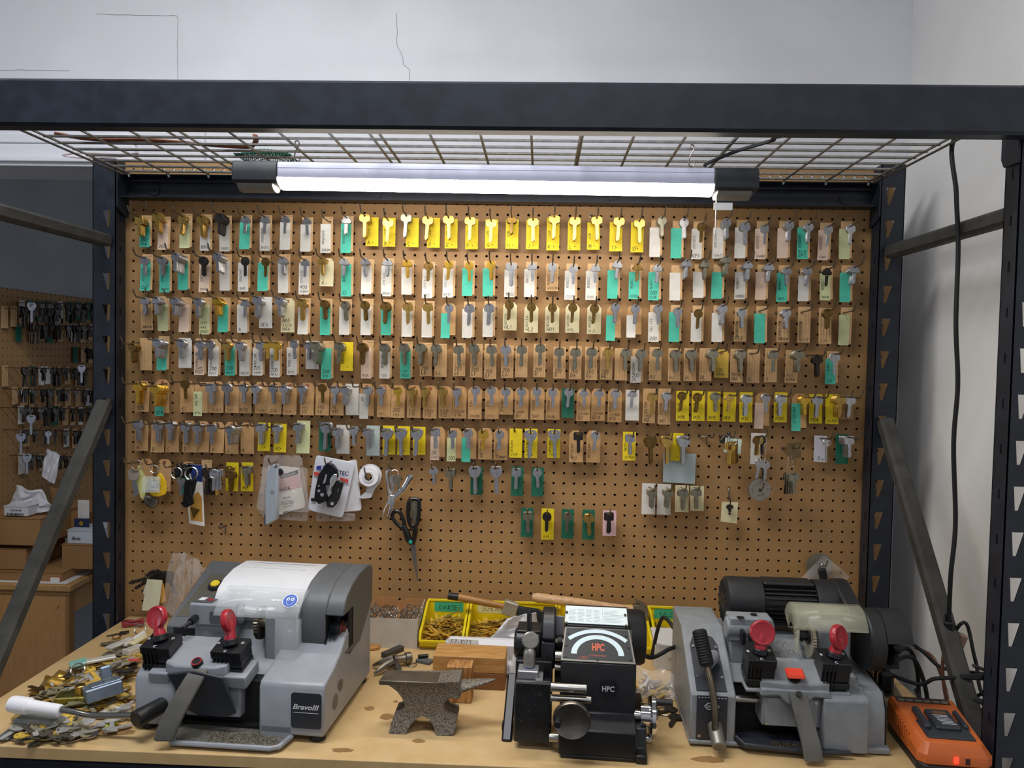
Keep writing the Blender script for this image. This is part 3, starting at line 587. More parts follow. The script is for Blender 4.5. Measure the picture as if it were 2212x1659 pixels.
DATA = {1: ('A', '''160 195 225 178 228 440 Tt qb9 200/5PIN
310 170 385 190 395 465 Tp qb8 200
530 185 570 165 560 450 Tl hb5
690 190 740 170 735 470 Tw sb9 RRY
850 175 905 180 910 475 Tw hd12 GARD
1068 195 1080 175 1070 458 Tt cs3
1235 195 1250 175 1240 470 Tw cs3 v:BARGMAN/BH77C
1410 195 1425 175 1415 465 Tw cs1
1590 210 1600 195 1600 480 Tw cs1
1770 230 1770 190 1765 490 Tw - v:BARGMAN/2040M
1930 200 1945 185 1940 490 Tt cs4 v:BARGMAN
2085 180 2150 195 2125 440 Y tb8 v:BEST/A''', 'B', '''310 220 320 200 320 445 Y tb1 v:BEST/B
465 180 520 200 530 450 Y tn6 v:BEST/C
650 200 700 200 715 455 Y tb6 v:BEST/D
825 195 850 210 850 460 Y tb5 v:BEST/E
1010 205 1025 210 1030 465 Y tb4 v:BEST/F
1190 225 1195 215 1220 460 Y tb1 v:BEST/G
1365 195 1370 215 1390 465 Y co6 v:BEST/H
1547 215 1545 220 1545 470 Y tb3 J
1730 190 1720 200 1755 475 Y tb5 v:BEST/K
1905 205 1900 225 1920 475 Y tb6 L
2090 200 2065 240 2140 460 Y tb5 v:BEST/M''', 'C', '''140 195 115 220 130 455 Y tb6 TT
300 210 285 222 290 460 Y tb5 SF
480 190 440 205 450 490 Tw rn9
655 205 610 210 620 500 Tt rs4
795 240 775 215 800 505 Tw ro1 v:CHICAGO/KP1
995 205 945 205 980 498 Tw rs10 v:CHICAGO/CHAIT
1140 235 1120 205 1140 498 Tw ss4
1295 255 1280 215 1310 505 Tp rs1 v:CHICAGO/CHAIR
1495 225 1460 210 1475 498 Tp rs7
1650 240 1615 205 1650 505 Tt rs5 v:CHICAGO/$2.00/KP3
1805 260 1785 225 1820 510 Tp rs1 v:CHICAGO/CH41
1985 255 1950 215 1985 505 Tl rs3'''),
2: ('A', '''205 545 235 510 235 815 Tt rs2 v:CHICAGO/CH5
355 545 395 515 400 825 Tt rs5 v:CHICAGO/1041TA
470 510 550 510 555 805 Tt rs16
705 545 735 520 735 825 Tp rd4 v:CHICAGO/1041X
825 510 905 510 900 810 Tw rs13
1065 550 1065 520 1065 818 Tw rd1 v:CHICAGO/1041
1240 555 1235 520 1240 815 Tt ro1
1385 545 1405 510 1420 830 Tw cs6
1580 565 1585 525 1595 845 Tw cs1 v:CHICAGO/400/FORM
1720 545 1765 545 1760 785 Gc cb5 4.-
1910 555 1945 530 1940 860 Tt cs4 v:CHERIE/13
2085 555 2120 555 2115 840 Tw cs5''', 'B', '''305 560 315 545 300 860 Tw cs3 v:CHICAGO/1041GH
470 570 485 560 490 845 Tw cg4
655 590 665 575 680 875 Tw ro2 v:CHICAGO/1102
830 580 840 565 850 870 Tw rg2 v:CHICAGO/KP13
1000 590 1005 565 1005 855 Tt rg1
1185 580 1180 570 1185 860 Tt rg3
1360 595 1365 580 1370 865 Tw ts2 10022
1538 595 1535 575 1550 865 Tw cs3 v:CORB
1713 600 1712 590 1705 825 L rs3 v:CORBIN/W003M
1890 615 1880 590 1910 888 Tw rs1 v:CORBIN/CO25
2080 610 2060 590 2040 890 Tw cs2 v:CORBIN/CO10''', 'C', '''125 540 105 545 95 820 Tt cs5
285 560 275 560 280 825 Tt co2 v:CORBIN/CO102
445 570 430 560 440 835 Tt cs2 v:CORBIN/200/CO18
680 530 600 565 620 835 Tw cs13
825 535 785 560 790 815 Tw cn9
995 500 935 560 955 820 Tt cn16
1165 545 1120 560 1110 825 Tw cs11 v:CORBIN/HOOVER
1335 560 1285 560 1295 830 Tp cs9
1475 590 1455 565 1470 845 Tt cs4 v:CORBIN/1001
1640 590 1625 590 1640 840 Tw cs6
1795 600 1795 570 1785 835 Tl cd1 v:CORBIN/1001E
2015 580 1955 565 1965 848 Tt cs9'''),
3: ('A', '''205 890 225 885 210 1155 L cs4 AMERICAN
305 885 375 870 380 1155 Tl cs10
460 890 565 880 570 1165 Tp cs13
660 895 735 880 735 1185 Tl rs9 CITY/MAIL/BOXES
820 890 895 880 900 1165 Tt cg12
1065 910 1055 880 1050 1170 Tw cs2 A
1170 880 1240 875 1235 1140 W ss9 DEA
1355 890 1430 885 1400 1175 Gc rs11 NA5/RIDGID/NA6
1550 905 1580 885 1595 1185 Tw sb6
1740 915 1765 890 1765 1190 Tt ro6
1915 925 1930 895 1930 1188 Tw rn6
2085 925 2115 890 2115 1190 Tw ro4''', 'B', '''290 930 310 895 310 1190 Tt so6
478 935 490 905 485 1205 Tw sb3
650 940 660 910 655 1210 Tw sb1
830 950 830 930 830 1200 Gt rs1
1005 950 1005 915 1005 1215 Tw ss1
1175 945 1180 910 1185 1205 Tw ss3
1345 920 1352 920 1345 1160 Gc ro3 v:HUDSON/HL1
1533 940 1533 940 1525 1180 Gc ro2 v:HUDSON/HL2
1712 945 1712 940 1705 1180 Gc ro3 v:HUDSON/HO1
1887 945 1885 935 1875 1180 Gc ro1 v:HUDSON/HO1L
2073 950 2070 940 2050 1190 Gc ro4 v:HUDSON/HL2L''', 'C', '''110 880 100 885 100 1140 Gt rs4
270 890 262 885 265 1115 Gw rs3
450 890 430 880 440 1165 Tw rs5 v:KEY 1193/200
605 915 595 880 605 1165 Tt rs2
770 930 770 885 775 1165 Tw ro1
965 890 935 885 950 1165 Tw rs11
1115 920 1110 900 1105 1170 L rs3 v:INDEPENDENT/ELB
1275 925 1275 890 1270 1175 Tt -
1470 925 1450 895 1450 1175 L rs7 v:INDEPENDENT/AMERICAN
1615 935 1615 895 1615 1180 L - v:INDEPENDENT/NO FIT
1800 925 1780 905 1775 1190 L ro5 2.00
1955 940 1950 900 1965 1190 Tl -'''),
4: ('A', '''100 1280 220 1225 240 1500 L ro9
310 1245 375 1210 385 1490 Tt rs15
515 1250 555 1225 545 1480 W rs7
680 1260 690 1230 690 1530 Tp rs4 v:NATIONAL/1069/RO7
765 1260 815 1235 815 1540 Tw rs3 v:NATIONAL/200/RO11
905 1270 950 1235 945 1535 Tt rb6 200/NA14
1015 1270 1075 1240 1085 1540 Tw rs9 NA211
1190 1270 1190 1250 1195 1535 Tw rs4 v:NATIONAL/205/06BM
1258 1268 . cg1
1330 1268 1335 1250 1330 1550 Tw rg4 v:NATIONAL/200/NA12
1480 1255 1480 1245 1465 1530 Tw rs2 v:NATIONAL/RO11
1610 1275 1640 1250 1640 1490 W cs5
1665 1270 1775 1250 1790 1565 Tt sn16 200/1011
1870 1275 1935 1260 1930 1505 Y sn8 v:RUSSWIN
2060 1280 2115 1245 2115 1560 Tp so9 R11A''', 'B', '''275 1285 300 1250 310 1560 Tw sn7 v:RUSSWIN/1.50
445 1285 475 1255 485 1560 Tt sn6 1.50/POLE
585 1285 635 1265 630 1550 L sn13 200/LB
720 1290 760 1275 745 1555 L sn7 LC
910 1300 920 1270 910 1550 L sn1 200/LE
1040 1290 1065 1275 1060 1560 L sn8 200/LF
1190 1300 1185 1275 1205 1575 L sn2 200/LF
1313 1300 1330 1285 1320 1565 L ss4 200/LG
1452 1300 1450 1295 1455 1560 L sn2
1610 1290 1605 1275 1600 1560 L sn2 200/R
1770 1320 1775 1300 1750 1570 L sn2 200/R
1912 1325 1910 1295 1885 1575 L sn3 200/RA
2050 1320 2045 1300 2020 1580 L sn3 200/RA
2190 1320 2175 1300 2155 1580 L sb5 300/RB''', 'C', '''195 1240 155 1225 150 1480 L sn6
320 1245 290 1230 290 1490 Tw sn8 v:SARGENT/200/2C
445 1240 430 1215 415 1480 L sn1 RJ
590 1250 580 1225 565 1485 L sn6 RJ
715 1250 705 1225 685 1485 L sn6 RL
890 1245 830 1225 810 1485 L sn13 RL
955 1255 955 1235 945 1460 Gz - 200/RMA
1110 1250 1075 1230 1065 1495 L sn10 RMA/RN
1205 1270 1210 1235 1195 1500 L - S
1365 1255 1350 1225 1340 1495 L sn2 S
1570 1250 1515 1240 1510 1500 L sn11 N1007/KMA
1720 1290 . sd6
1855 1275 1840 1250 1850 1500 Tt ss1 v:KW10/1.75'''),
5: ('D', '''215 110 260 85 250 335 G sg9 SCB
355 130 420 75 440 345 Gt sg17 SCA
600 95 620 85 615 340 G ro2 E1
730 110 735 95 725 345 Gl - v:NIELSEN/6PIN
810 120 800 95 800 345 G gs7 v:285
940 120 865 90 870 345 G ss4 SC1103
1075 125 990 90 995 345 G rs4 1071/SC11
1175 135 1090 90 1095 350 G rs8 NTB
1315 130 1225 95 1235 350 G rs4 11 200
1405 135 1340 95 1345 355 G rs13 27A
1555 135 1460 100 1465 360 G rs7 Y220
1720 125 1600 100 1605 365 G ro1 997L/YX
1825 140 1725 105 1730 365 G rs4 998/Y4
1905 140 1845 105 1850 365 G rs12 Y6/997
2020 135 1965 110 1960 365 W -''', 'E', '''130 145 125 110 120 370 Gw rs5 v:997
235 145 265 115 260 380 G rs6 997J
375 150 380 120 375 385 G rg1 200/Y103
490 155 510 120 505 385 G rb7 v:YALE/0122/Y11
595 150 640 125 630 390 G rb9 0122A/Y12
735 150 765 130 760 390 G rb9 v:YALE/0122B/Y13
855 155 880 130 880 392 G rs7 v:YALE/0122AB/Y14
1010 145 1005 135 1000 395 G rs1 v:YALE/0122BR
1135 145 1145 135 1140 395 G rs2 v:YALE/0122C
1255 155 1260 140 1255 360 G rs2 v:CARR YALE
1383 155 1385 140 1370 398 G rs3 v:GM/HA8M/B1
1507 155 1515 140 1505 400 G rs3 v:BRIGGS/SA1
1635 160 1640 145 1635 402 G rs2 v:BRIGGS/HA8B
1770 160 1762 148 1758 385 D rs6
1890 165 1890 150 1875 412 G cs2 v:GM/H1098M/B2
2015 165 2010 150 2005 412 G cs2 H1098R/B24
2150 170 2145 150 2130 420 G rs3 v:BRIGGS/H1098B/B16''', 'F', '''245 170 245 155 245 398 W cs1
400 190 380 145 405 420 L sb2 v:MASTER/H92B/M2
520 185 500 145 540 428 L rs6 v:MASTER/M5
640 185 645 165 640 400 Y ro1 v:MASTER/M10
765 195 770 165 770 402 Y ro3 v:MASTER/M11
905 190 895 170 895 405 Y rn5 M12
1020 200 1020 175 1020 408 Y cb2 M3
1155 205 1150 175 1150 412 Y ss4 v:2.50/M17
1305 200 1285 180 1275 440 Gp rs3
1430 205 1425 175 1415 412 Y ss5 v:MASTER/M20
1620 215 1575 185 1560 455 Gt rg9 v:MASTER 27
1720 215 1705 190 1700 422 Y ss4 M28
1905 210 1835 190 1820 425 Y sb12 4000B
1980 215 1950 205 1940 390 G ss5 1'''),
6: ('D', '''215 420 250 410 250 655 G gs6 A
375 430 385 405 370 665 G gs7 B
480 430 500 410 480 665 G rs7 C
600 440 640 410 615 665 G gs6 v:GM/D
700 445 750 415 745 665 G gs8 E
815 450 870 420 860 670 G gs5 H
965 465 985 420 975 680 G rs20 v:GM/J
1090 450 1110 425 1110 680 G - K
1215 445 1250 425 1245 655 Y gs9 v:KEY
1350 455 1380 435 1380 665 Y rs7 v:KEY/M2
1520 440 1570 410 1530 670 Wl gs9
1750 440 1745 430 1735 655 D ds5
1840 480 1890 445 1880 680 W gs7
1975 470 . rs7
2090 485 2135 450 2120 695 Wu gs8''', 'E', '''285 490 305 450 300 685 Y ds4
395 490 425 455 425 688 Y ds5
530 490 550 460 545 688 Y ds3
680 480 705 460 700 705 Gp gs2 30/EACH
820 500 840 470 835 715 Gl rs2 300
945 490 960 470 945 720 Gt hs4
1075 500 1090 470 1085 725 G hg3 v:CHRYSLER/A
1205 505 1215 475 1210 730 G rs3 v:CHRYSLER/SECONDARY
1330 490 1338 475 1335 710 Y - v:CHRYSLER/Y137
1458 505 1462 475 1455 712 Y ds4 v:CHRYSLER/Y154
1648 505 1648 478 1645 712 Y ds6 v:CHRYSLER/Y155
1845 515 1830 490 1830 745 G gd2 v:AMERICAN/150
1985 510 1970 490 1965 750 G rs2 v:AMERICAN''', 'F', '''225 520 220 490 215 715 Y gs3 v:USCAN/227-522
390 545 . do9
520 540 . db6
655 540 600 500 580 720 Y ds11
1970 535 1915 510 1915 745 D gs13'''),
7: ('E', '''665 800 . cs4
800 815 . gn10
1000 800 1018 785 1018 1015 D ds8
1175 800 . ds3
1340 810 1350 785 1345 1020 D gs5
1510 815 1515 790 1515 1025 D rs5''', 'D', '''975 830 990 750 990 980 Y so5
1100 790 1108 750 1108 985 Y gn7 v:RIPLEY/M7'''),
8: ('E', '''1430 1165 1430 1120 1425 1355 D gn5
1590 1175 1597 1125 1590 1380 Y rd6 1541
1757 1175 1760 1130 1757 1370 D rn5
1930 1185 1930 1135 1920 1375 D sb7
2095 1170 2100 1140 2110 1345 Wk gd4''', 'F', '''405 960 375 900 372 1145 W rn13
535 960 497 905 495 1148 W rn13
650 955 640 915 620 1125 Wc sn6
755 950 760 920 745 1115 Wc sn5''')}
for row, blk in DATA.items():
    for i in range(0, len(blk), 2):
        for ln in blk[i+1].strip().split('\n'): item(row, blk[i], ln)
# ================================================================ machines on the bench
class Fr:
    """local frame standing on the bench: a right, b away from the camera, z up"""
    def __init__(s, x, y, deg, z=ZT): s.M = M4.Translation((x, y, z)) @ M4.Rotation(R(deg), 4, 'Z'); s.I = s.M.inverted()
    def mb(s): m = MB(); m.M = s.M; return m
    def w(s, a, b, z): return s.M @ V((a, b, z))
    def px(s, x, y, n, d):
        """local point seen at a photo pixel on the local plane n.p = d"""
        o = s.I @ CAM; r = s.I.to_3x3() @ ray(x, y); n = V(n); return o+r*((d-n.dot(o))/n.dot(r))
AB = lambda z: (lambda p, q, c: (p, q, z+c))
BZ = lambda a: (lambda p, q, c: (a+c, p, q))             # outline in (b,z), extruded along a
AZ = lambda b: (lambda p, q, c: (p, b-c, q))             # outline in (a,z), extruded to the front
mGrey = mat('light_grey_enamel', '#8f9298', .38, var=.05, scale=30, bump=.04, bscale=300)
mGreyD = mat('dark_grey_moulding', '#55575a', .45, var=.06, scale=40, bump=.03, bscale=400)
mCover = mat('pale_cover', '#d0d1d4', .35, var=.03, scale=20)
mCharc = mat('charcoal_panel', '#2b2e35', .4)
mLever = mat('worn_lever', '#5c5a54', .5, var=.2, scale=22)
mJaw = mat('black_jaw', '#15161a', .35, var=.2, scale=80)
mRedK = mat('red_knob', '#a3202c', .3, var=.12, scale=20, coat=.3)
mClear = mat('clear_guard', '#dfe4e6', .1, alpha=.2, spec=.7)
mClearY = mat('yellowed_guard', '#d0cfb4', .22, alpha=.3, var=.05, scale=20)
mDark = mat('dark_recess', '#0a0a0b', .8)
mShaft = mat('ground_shaft', '#a9a6a0', .22, 1)
mCut = mat('cutter_steel', '#8b8477', .3, 1, var=.2, scale=90)
mChrome = mat('chrome', '#d8d8d8', .1, 1)
mChip = mat('brass_filings', '#b08d4a', .35, 1, var=.3, scale=200)
mWhiteInk = mat('white_print', '#cfd0d2', .5)
mFoot = mRub
def disc_knob(F, base, top_c, yaw, label, parent, tiltb=.0, r=.0205):
    """wing knob: a disc on a short stem"""
    m = F.mb(); base = V(base); c = V(top_c); m.cyl(base, base+(c-base)*.25, .0135, .0125, 20, .001); nb = m.build('knob_collar', mJaw, parent)
    m = F.mb(); ax = V((math.sin(yaw), -math.cos(yaw), .25)).normalized()
    m.tube(spline([base+(c-base)*.2, base+(c-base)*.55, c-V((0, 0, r*.4))], 4), [.0105]*3+[.0085]*3+[.0085]*3, 12)
    m.lathe([(r*.55, -.006), (r*.85, -.0062), (r*.97, -.0045), (r, -.0015), (r, .0015), (r*.97, .0045), (r*.88, .0062), (r*.72, .0052), (r*.45, .0048)], c, ax, 28)
    m.tube([c+(base-c)*.62+ax*.003, c+ax*.0035-V((0, 0, r*.3)), c+ax*.002-V((0, 0, r*.05))], [.0072, .0062, .0045], 10)
    k = m.build('clamp_knob', mRedK, nb); tag(k, label); return k
def jaw(F, a0, a1, b, z0, z1, parent):
    """grooved black clamp block, tilted towards the operator"""
    c = V(((a0+a1)/2, b+.024, (z0+z1)/2)); rot = rx(R(14)); m = F.mb(); w, d, h = a1-a0, .046, z1-z0
    m.box(c+rot @ V((0, 0, h*.36)), (w, d, h*.28), rot, .0012); m.box(c+rot @ V((0, .001, h*.05)), (w*.96, d*.94, h*.34), rot, .001)
    m.box(c+rot @ V((0, 0, -h*.24)), (w, d, h*.2), rot, .001); m.box(c+rot @ V((0, .002, -h*.42)), (w*.9, d*.9, h*.16), rot, .001)
    for k in range(4): m.box(c+rot @ V((-w*.4+k*w*.13, -d*.5, h*.06)), (w*.035, .003, h*.9), rot, .0004)
    o = m.build('clamp_jaw', mJaw, parent)
    s = F.mb(); top = c+rot @ V((0, 0, h*.5+.0004)); f = frame(top, rot @ V((1, 0, 0)), rot @ V((0, 1, 0)))
    for t, x, y in (('C', -.004, -d*.46), ('B', -w*.45, 0), ('D', w*.3, d*.1)): printed(s, t, lambda p, q, r, x=x, y=y: f(p+x, q+y, r), .0058, bold=.02)
    s.build('jaw_letters', mWhiteInk, o); return o, top
def bristles(m, c, ax, r0, r1, w, n, rnd):
    ax = V(ax).normalized(); q = ax.to_track_quat('Z', 'Y').to_matrix()
    for i in range(n):
        t = rnd.uniform(0, 2*PI); h = rnd.uniform(-w/2, w/2); e = rnd.uniform(.9, 1.06)
        d = q @ V((math.cos(t), math.sin(t), 0)); d2 = q @ V((math.cos(t+rnd.uniform(-.15, .15)), math.sin(t+rnd.uniform(-.15, .15)), 0))
        m.tube([V(c)+ax*h+d*r0, V(c)+ax*(h*1.25)+d2*(r1*e)], [.0007, .0004], 3)
# ---------------------------------------------------------------- left machine
F = Fr(.32, -.575, -4); K1 = thing('key_duplicator', F.w(.17, .13, 0), 'large grey key cutting machine under a white hood, left of the anvil', 'key machine', 'key cutting machines')
m = F.mb(); m.prism([(0, .012), (0, .093), (.006, .102), (.03, .114), (.1, .135), (.275, .135), (.275, .012)], .078, BZ(-.002))
m.prism([(.11, .012), (.12, .152), (.14, .165), (.275, .165), (.275, .012)], .346, BZ(0))
m.prism([(0, .012), (0, .095), (.006, .104), (.05, .115), (.085, .128), (.115, .152), (.275, .165), (.275, .012)], .118, BZ(.229))
m.prism([(.055, .088), (.075, .096), (.118, .15), (.13, .15), (.13, .08)], .155, BZ(.075))
body = m.build('body', mGrey, K1, bevel=.004)
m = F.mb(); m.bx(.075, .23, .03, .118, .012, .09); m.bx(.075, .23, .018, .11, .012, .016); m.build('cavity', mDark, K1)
m = F.mb()
for b_, z_ in ((.045, .062), (.05, .05)): m.cyl((.07, b_, z_), (.235, b_, z_), .006, n=14)
m.build('slide_shaft', mShaft, K1)
for i, (a_, b_) in enumerate(((.015, .02), (.33, .018), (.015, .255), (.33, .255))):
    m = F.mb(); m.cyl((a_, b_, 0), (a_, b_, .013), .014, .0125, 18, .002); m.build('foot', mFoot, K1)
# chip tray
m = F.mb(); m.prism([(.07, .03), (.07, -.012), (.095, -.047), (.268, -.042), (.281, -.034), (.288, .002), (.29, .03)], .004, AB(.004)); 
m.tube([(.07, -.012, .009), (.095, -.047, .009), (.268, -.042, .009), (.281, -.034, .009), (.288, .002, .009)], .0045, 8); m.bx(.232, .288, .0, .004, .004, .026)
tray = m.build('chip_tray', mGrey, K1)
m = F.mb(); m.prism([(.078, .028), (.078, -.008), (.1, -.04), (.262, -.036), (.274, -.03), (.278, .0), (.278, .028)], .0006, AB(.008)); m.build('tray_floor', mat('dusty_tray', '#6b6a66', .6, col2='#54503f', scale=120, lo=.35, hi=.65), tray)
rr = random.Random(5); m = F.mb()
for i in range(420):
    a_ = rr.uniform(.15, .272); b_ = rr.uniform(-.036, .0) if rr.random() < .8 else rr.uniform(-.036, .02); h_ = rr.uniform(.0004, .0012)
    m.box((a_, b_, .0087+h_/2), (rr.uniform(.0006, .002), rr.uniform(.0004, .001), h_), rz(rr.uniform(0, 3)))
o = m.build('filings', mChip, tray); tag(o, kind='stuff')
# dark motor cover with the sloped control panel
m = F.mb(); prof = [(.105, .10), (.105, .150), (.112, .158), (.275, .232), (.283, .225), (.283, .10)]
m.prism(prof, .105, BZ(-.004))
for k in range(3): m.bx(.01, .085-k*.008, .1015, .106, .131+k*.0075, .134+k*.0075)
mc = m.build('motor_cover', mGreyD, K1, bevel=.003)
m = F.mb()
for k in range(3): m.bx(.012, .084-k*.009, .1005, .1025, .1325+k*.0075, .1355+k*.0075)
m.build('vent_slots', mDark, mc)
nrm = V((0, -.074, .163)).normalized(); dpl = nrm.dot(V((0, .112, .158)))
def onslope(x, y): return F.px(x, y, nrm, dpl+.0006)
q = [onslope(*p) for p in ((378, 1332), (455, 1240), (492, 1241), (480, 1300), (436, 1330))]
m = F.mb(); m.add(q+[p-nrm*.0012 for p in q], [(0, 1, 2, 3, 4), (0, 5, 6, 1), (1, 6, 7, 2), (2, 7, 8, 3), (3, 8, 9, 4), (4, 9, 5, 0)]); m.build('control_panel', mat('olive_panel', '#4f4d42', .5), mc)
bc = onslope(466, 1266); m = F.mb(); m.cyl(bc, bc+nrm*.006, .0155, .0135, 24, .001); bt = m.build('button_housing', mBlack, mc)
m = F.mb(); m.cyl(bc+nrm*.006, bc+nrm*.009, .0095, .009, 20, .001); o = m.build('push_button', mat('yellow_button', '#d8c02c', .4), bt); tag(o, 'round yellow push button')
# white hood
pf = [(.108, .185), (.112, .205), (.125, .222), (.15, .235), (.19, .2435), (.245, .244), (.27, .238), (.278, .225), (.278, .165), (.13, .16)]
m = F.mb(); m.prism(pf, .19, BZ(.088)); m.bx(.12, .24, .235, .238, .2445, .2452); hood = m.build('hood', mCover, K1, bevel=.004)
m = F.mb()
for k in range(2): m.bx(.1+k*.01, .235-k*.02, .2+k*.018, .2025+k*.018, .2436, .2445)
m.build('hood_ridges', mCover, hood)
# end housing over the wire brush
ex = [(.28, .165), (.282, .23), (.272, .242), (.245, .2475), (.19, .247), (.148, .239), (.118, .225), (.1, .205), (.094, .185), (.093, .16), (.098, .135), (.112, .115), (.14, .108), (.2, .108)]
m = F.mb(); m.prism(ex, .05, BZ(.264))
ey = [(.28, .165), (.282, .23), (.272, .242), (.245, .2475), (.19, .247), (.148, .239), (.118, .225), (.1, .205), (.096, .192), (.15, .192), (.15, .122), (.104, .122), (.112, .115), (.14, .108), (.2, .108)]
m.prism(ey, .035, BZ(.313)); eh = m.build('end_housing', mGreyD, K1, bevel=.0025)
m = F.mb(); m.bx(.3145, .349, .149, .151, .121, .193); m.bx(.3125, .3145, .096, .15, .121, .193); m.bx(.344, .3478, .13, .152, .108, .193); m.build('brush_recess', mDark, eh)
m = F.mb(); m.cyl((.316, .128, .158), (.334, .128, .158), .016, n=16); bristles(m, (.325, .128, .158), (1, 0, 0), .014, .030, .014, 420, rr); wb_ = m.build('wire_brush', mat('brush_wire', '#4f5357', .4, .8), K1); 
m = F.mb(); m.cyl((.335, .128, .158), (.337, .128, .158), .015, n=20); m.cyl((.337, .128, .158), (.343, .128, .158), .007, n=8); m.build('brush_washer', mat('copper_washer', '#8a4a3c', .4, .6), wb_)
# tracer block, tracer screw, label
m = F.mb(); m.bx(.052, .142, .085, .13, .163, .205); m.cyl((.142, .108, .184), (.15, .108, .184), .02, n=24); m.bx(.06, .14, .09, .135, .1, .165); tb = m.build('tracer_support', mGrey, K1, bevel=.004)
m = F.mb(); m.prism([(.056, .09), (.095, .09), (.095, .127), (.056, .127)], .0012, AB(.2052)); lp = m.build('warning_plate', mat('plate_grey', '#4d4e50', .4), tb)
m = F.mb(); m.prism([(.08, .1), (.088, .1), (.088, .103), (.092, .103), (.084, .112), (.076, .103), (.08, .103)], .0005, AB(.2065)); m.build('red_mark', mRedK, lp)
m = F.mb(); m.bx(.062, .074, .1, .116, .2065, .207); m.build('white_mark', mWhiteInk, lp)
m = F.mb(); m.prism(rrect(.044, .021, .004, 3, .116, .182), .003, AZ(.0848)); m.build('tracer_slot', mGreyD, tb)
m = F.mb(); m.cyl((.066, .086, .178), (.066, .066, .176), .007, n=6); m.cyl((.066, .066, .176), (.06, .05, .17), .004, n=8); m.build('tracer_screw', mBlack, tb)
# cutter wheel
m = F.mb(); N = 64; m.prism([((.03 if i % 2 else .0285)*math.cos(2*PI*i/N)+.095, (.03 if i % 2 else .0285)*math.sin(2*PI*i/N)+.172) for i in range(N)], .007, BZ(.187)); m.cyl((.194, .095, .172), (.23, .095, .172), .009, n=16); m.build('cutter_wheel', mCut, K1)
m = F.mb(); m.bx(.2, .265, .085, .12, .09, .2); m.build('spindle_housing', mGrey, K1, bevel=.004)
# transparent guard with the goggles sign
gp = [(.062, .193), (.066, .199), (.078, .211), (.1, .222), (.125, .229)]
m = F.mb(); P_ = []
for i in range(2):
    for (b_, z_) in gp: P_.append((.112 if i == 0 else .272, b_, z_))
k = len(gp); m.add(P_, [(j, j+1, k+j+1, k+j) for j in range(k-1)])
m.add([(.231, .062, .193), (.268, .062, .193), (.231, .06, .08), (.268, .06, .08), (.273, .078, .19), (.275, .082, .085)], [(0, 1, 3, 2), (1, 4, 5, 3)])
guard = m.build('clear_guard', mClear, K1, solid=.0022)
s0 = F.px(627, 1298, (0, -.72, .7), V((0, -.72, .7)).dot(V((.24, .0805, .2135)))); n_ = V((0, -.62, .78)).normalized(); fs_ = frame(s0, (1, 0, 0), (0, .78, .62))
m = F.mb(); m.prism(circ(.0145, 28), .0006, fs_); sg = m.build('safety_sign', mWhiteP, guard)
m = F.mb(); m.prism(circ(.0132, 28), .0004, fs_, o=.0006); m.build('sign_field', mat('sign_blue', '#1a4fb0', .4), sg)
m = F.mb(); th = .0007; L2 = lambda pts, cl=False: m.tube([fs_(p[0]*.001, p[1]*.001, .001) for p in pts], .0004, 5, closed=cl)
L2([(-7.5, 3), (-7, 0), (-5.5, -5), (-2.5, -9), (2.5, -9), (5.5, -5), (7, 0), (7.5, 3)]); L2([(-7.5, 3), (-5, 7), (0, 8.6), (5, 7), (7.5, 3)])
for sx in (-1, 1): m.prism([(sx*.0036+p[0], .0024+p[1]) for p in circ(.0028, 16)], .0005, fs_, holes=[[(sx*.0036+p[0], .0024+p[1]) for p in circ(.0016, 12)]], o=.001)
L2([(-8.5, 2.6), (-6.4, 2.6)]); L2([(6.4, 2.6), (8.5, 2.6)]); m.build('sign_goggles', mWhiteP, sg)
# carriage
m = F.mb(); m.prism([(.052, .075), (.056, .0), (.078, -.008), (.15, -.008), (.17, .0), (.176, .075)], .03, lambda p, q, c: (p, q, .098+c+q*.28))
m.prism([(.09, -.005), (.19, .0), (.19, .06), (.09, .06)], .075, lambda p, q, c: (p, q+.012, .03+c))
m.box((.045, .022, .103), (.04, .05, .022), rx(R(12))); m.box((.183, .026, .104), (.045, .055, .024), rx(R(12)))
car = m.build('carriage', mGrey, K1, bevel=.003)
m = F.mb(); m.prism([(.066, .113), (.117, .122), (.172, .113), (.19, .046), (.17, .036), (.12, .036), (.1, .046)], .016, lambda p, q, c: (p, -.0105+(.115-q)*.16-c*.35, q)); m.build('carriage_apron', mCharc, car, bevel=.003)
m = F.mb(); m.cyl((.088, .052, .131), (.112, .052, .131), .008, n=16); m.cyl((.112, .052, .131), (.138, .052, .131), .0065, n=16); m.cyl((.138, .052, .131), (.15, .052, .131), .004, n=10); m.build('gauge_rod', mShaft, car)
m = F.mb(); ax = V((-.1, -.45, .9)).normalized(); c_ = V((.118, .004, .118)); m.cyl(c_, c_+ax*.018, .0095, .0095, 20, .001); pbt = m.build('release_button', mBlack, car)
m = F.mb(); m.lathe([(.0072, 0), (.009, 0), (.009, .0008), (.0072, .0008)], c_+ax*.018, ax, 20, caps=False); m.build('button_ring', mRedK, pbt)
for (a0, a1, kb, kc, yw, lb) in ((.006, .062, (.03, .04, .158), (.022, .03, .195), -.25, 'left red disc knob facing forward'), (.138, .194, (.166, .04, .158), (.157, .03, .197), 1.62, 'red disc knob turned edge-on')):
    jo, tp = jaw(F, a0, a1, .005, .104, .157, car); disc_knob(F, tp-V((0, 0, .001)), V(kc), yw, lb, jo)
m = F.mb(); Lp = spline([(.125, -.008, .124), (.118, -.025, .105), (.104, -.045, .07), (.094, -.058, .04), (.088, -.062, .018)], 5); sd = V((.98, .17, 0))
hw = [.0165+.001*math.sin(i/ (len(Lp)-1)*PI) for i in range(len(Lp))]; hw[-1] = .011
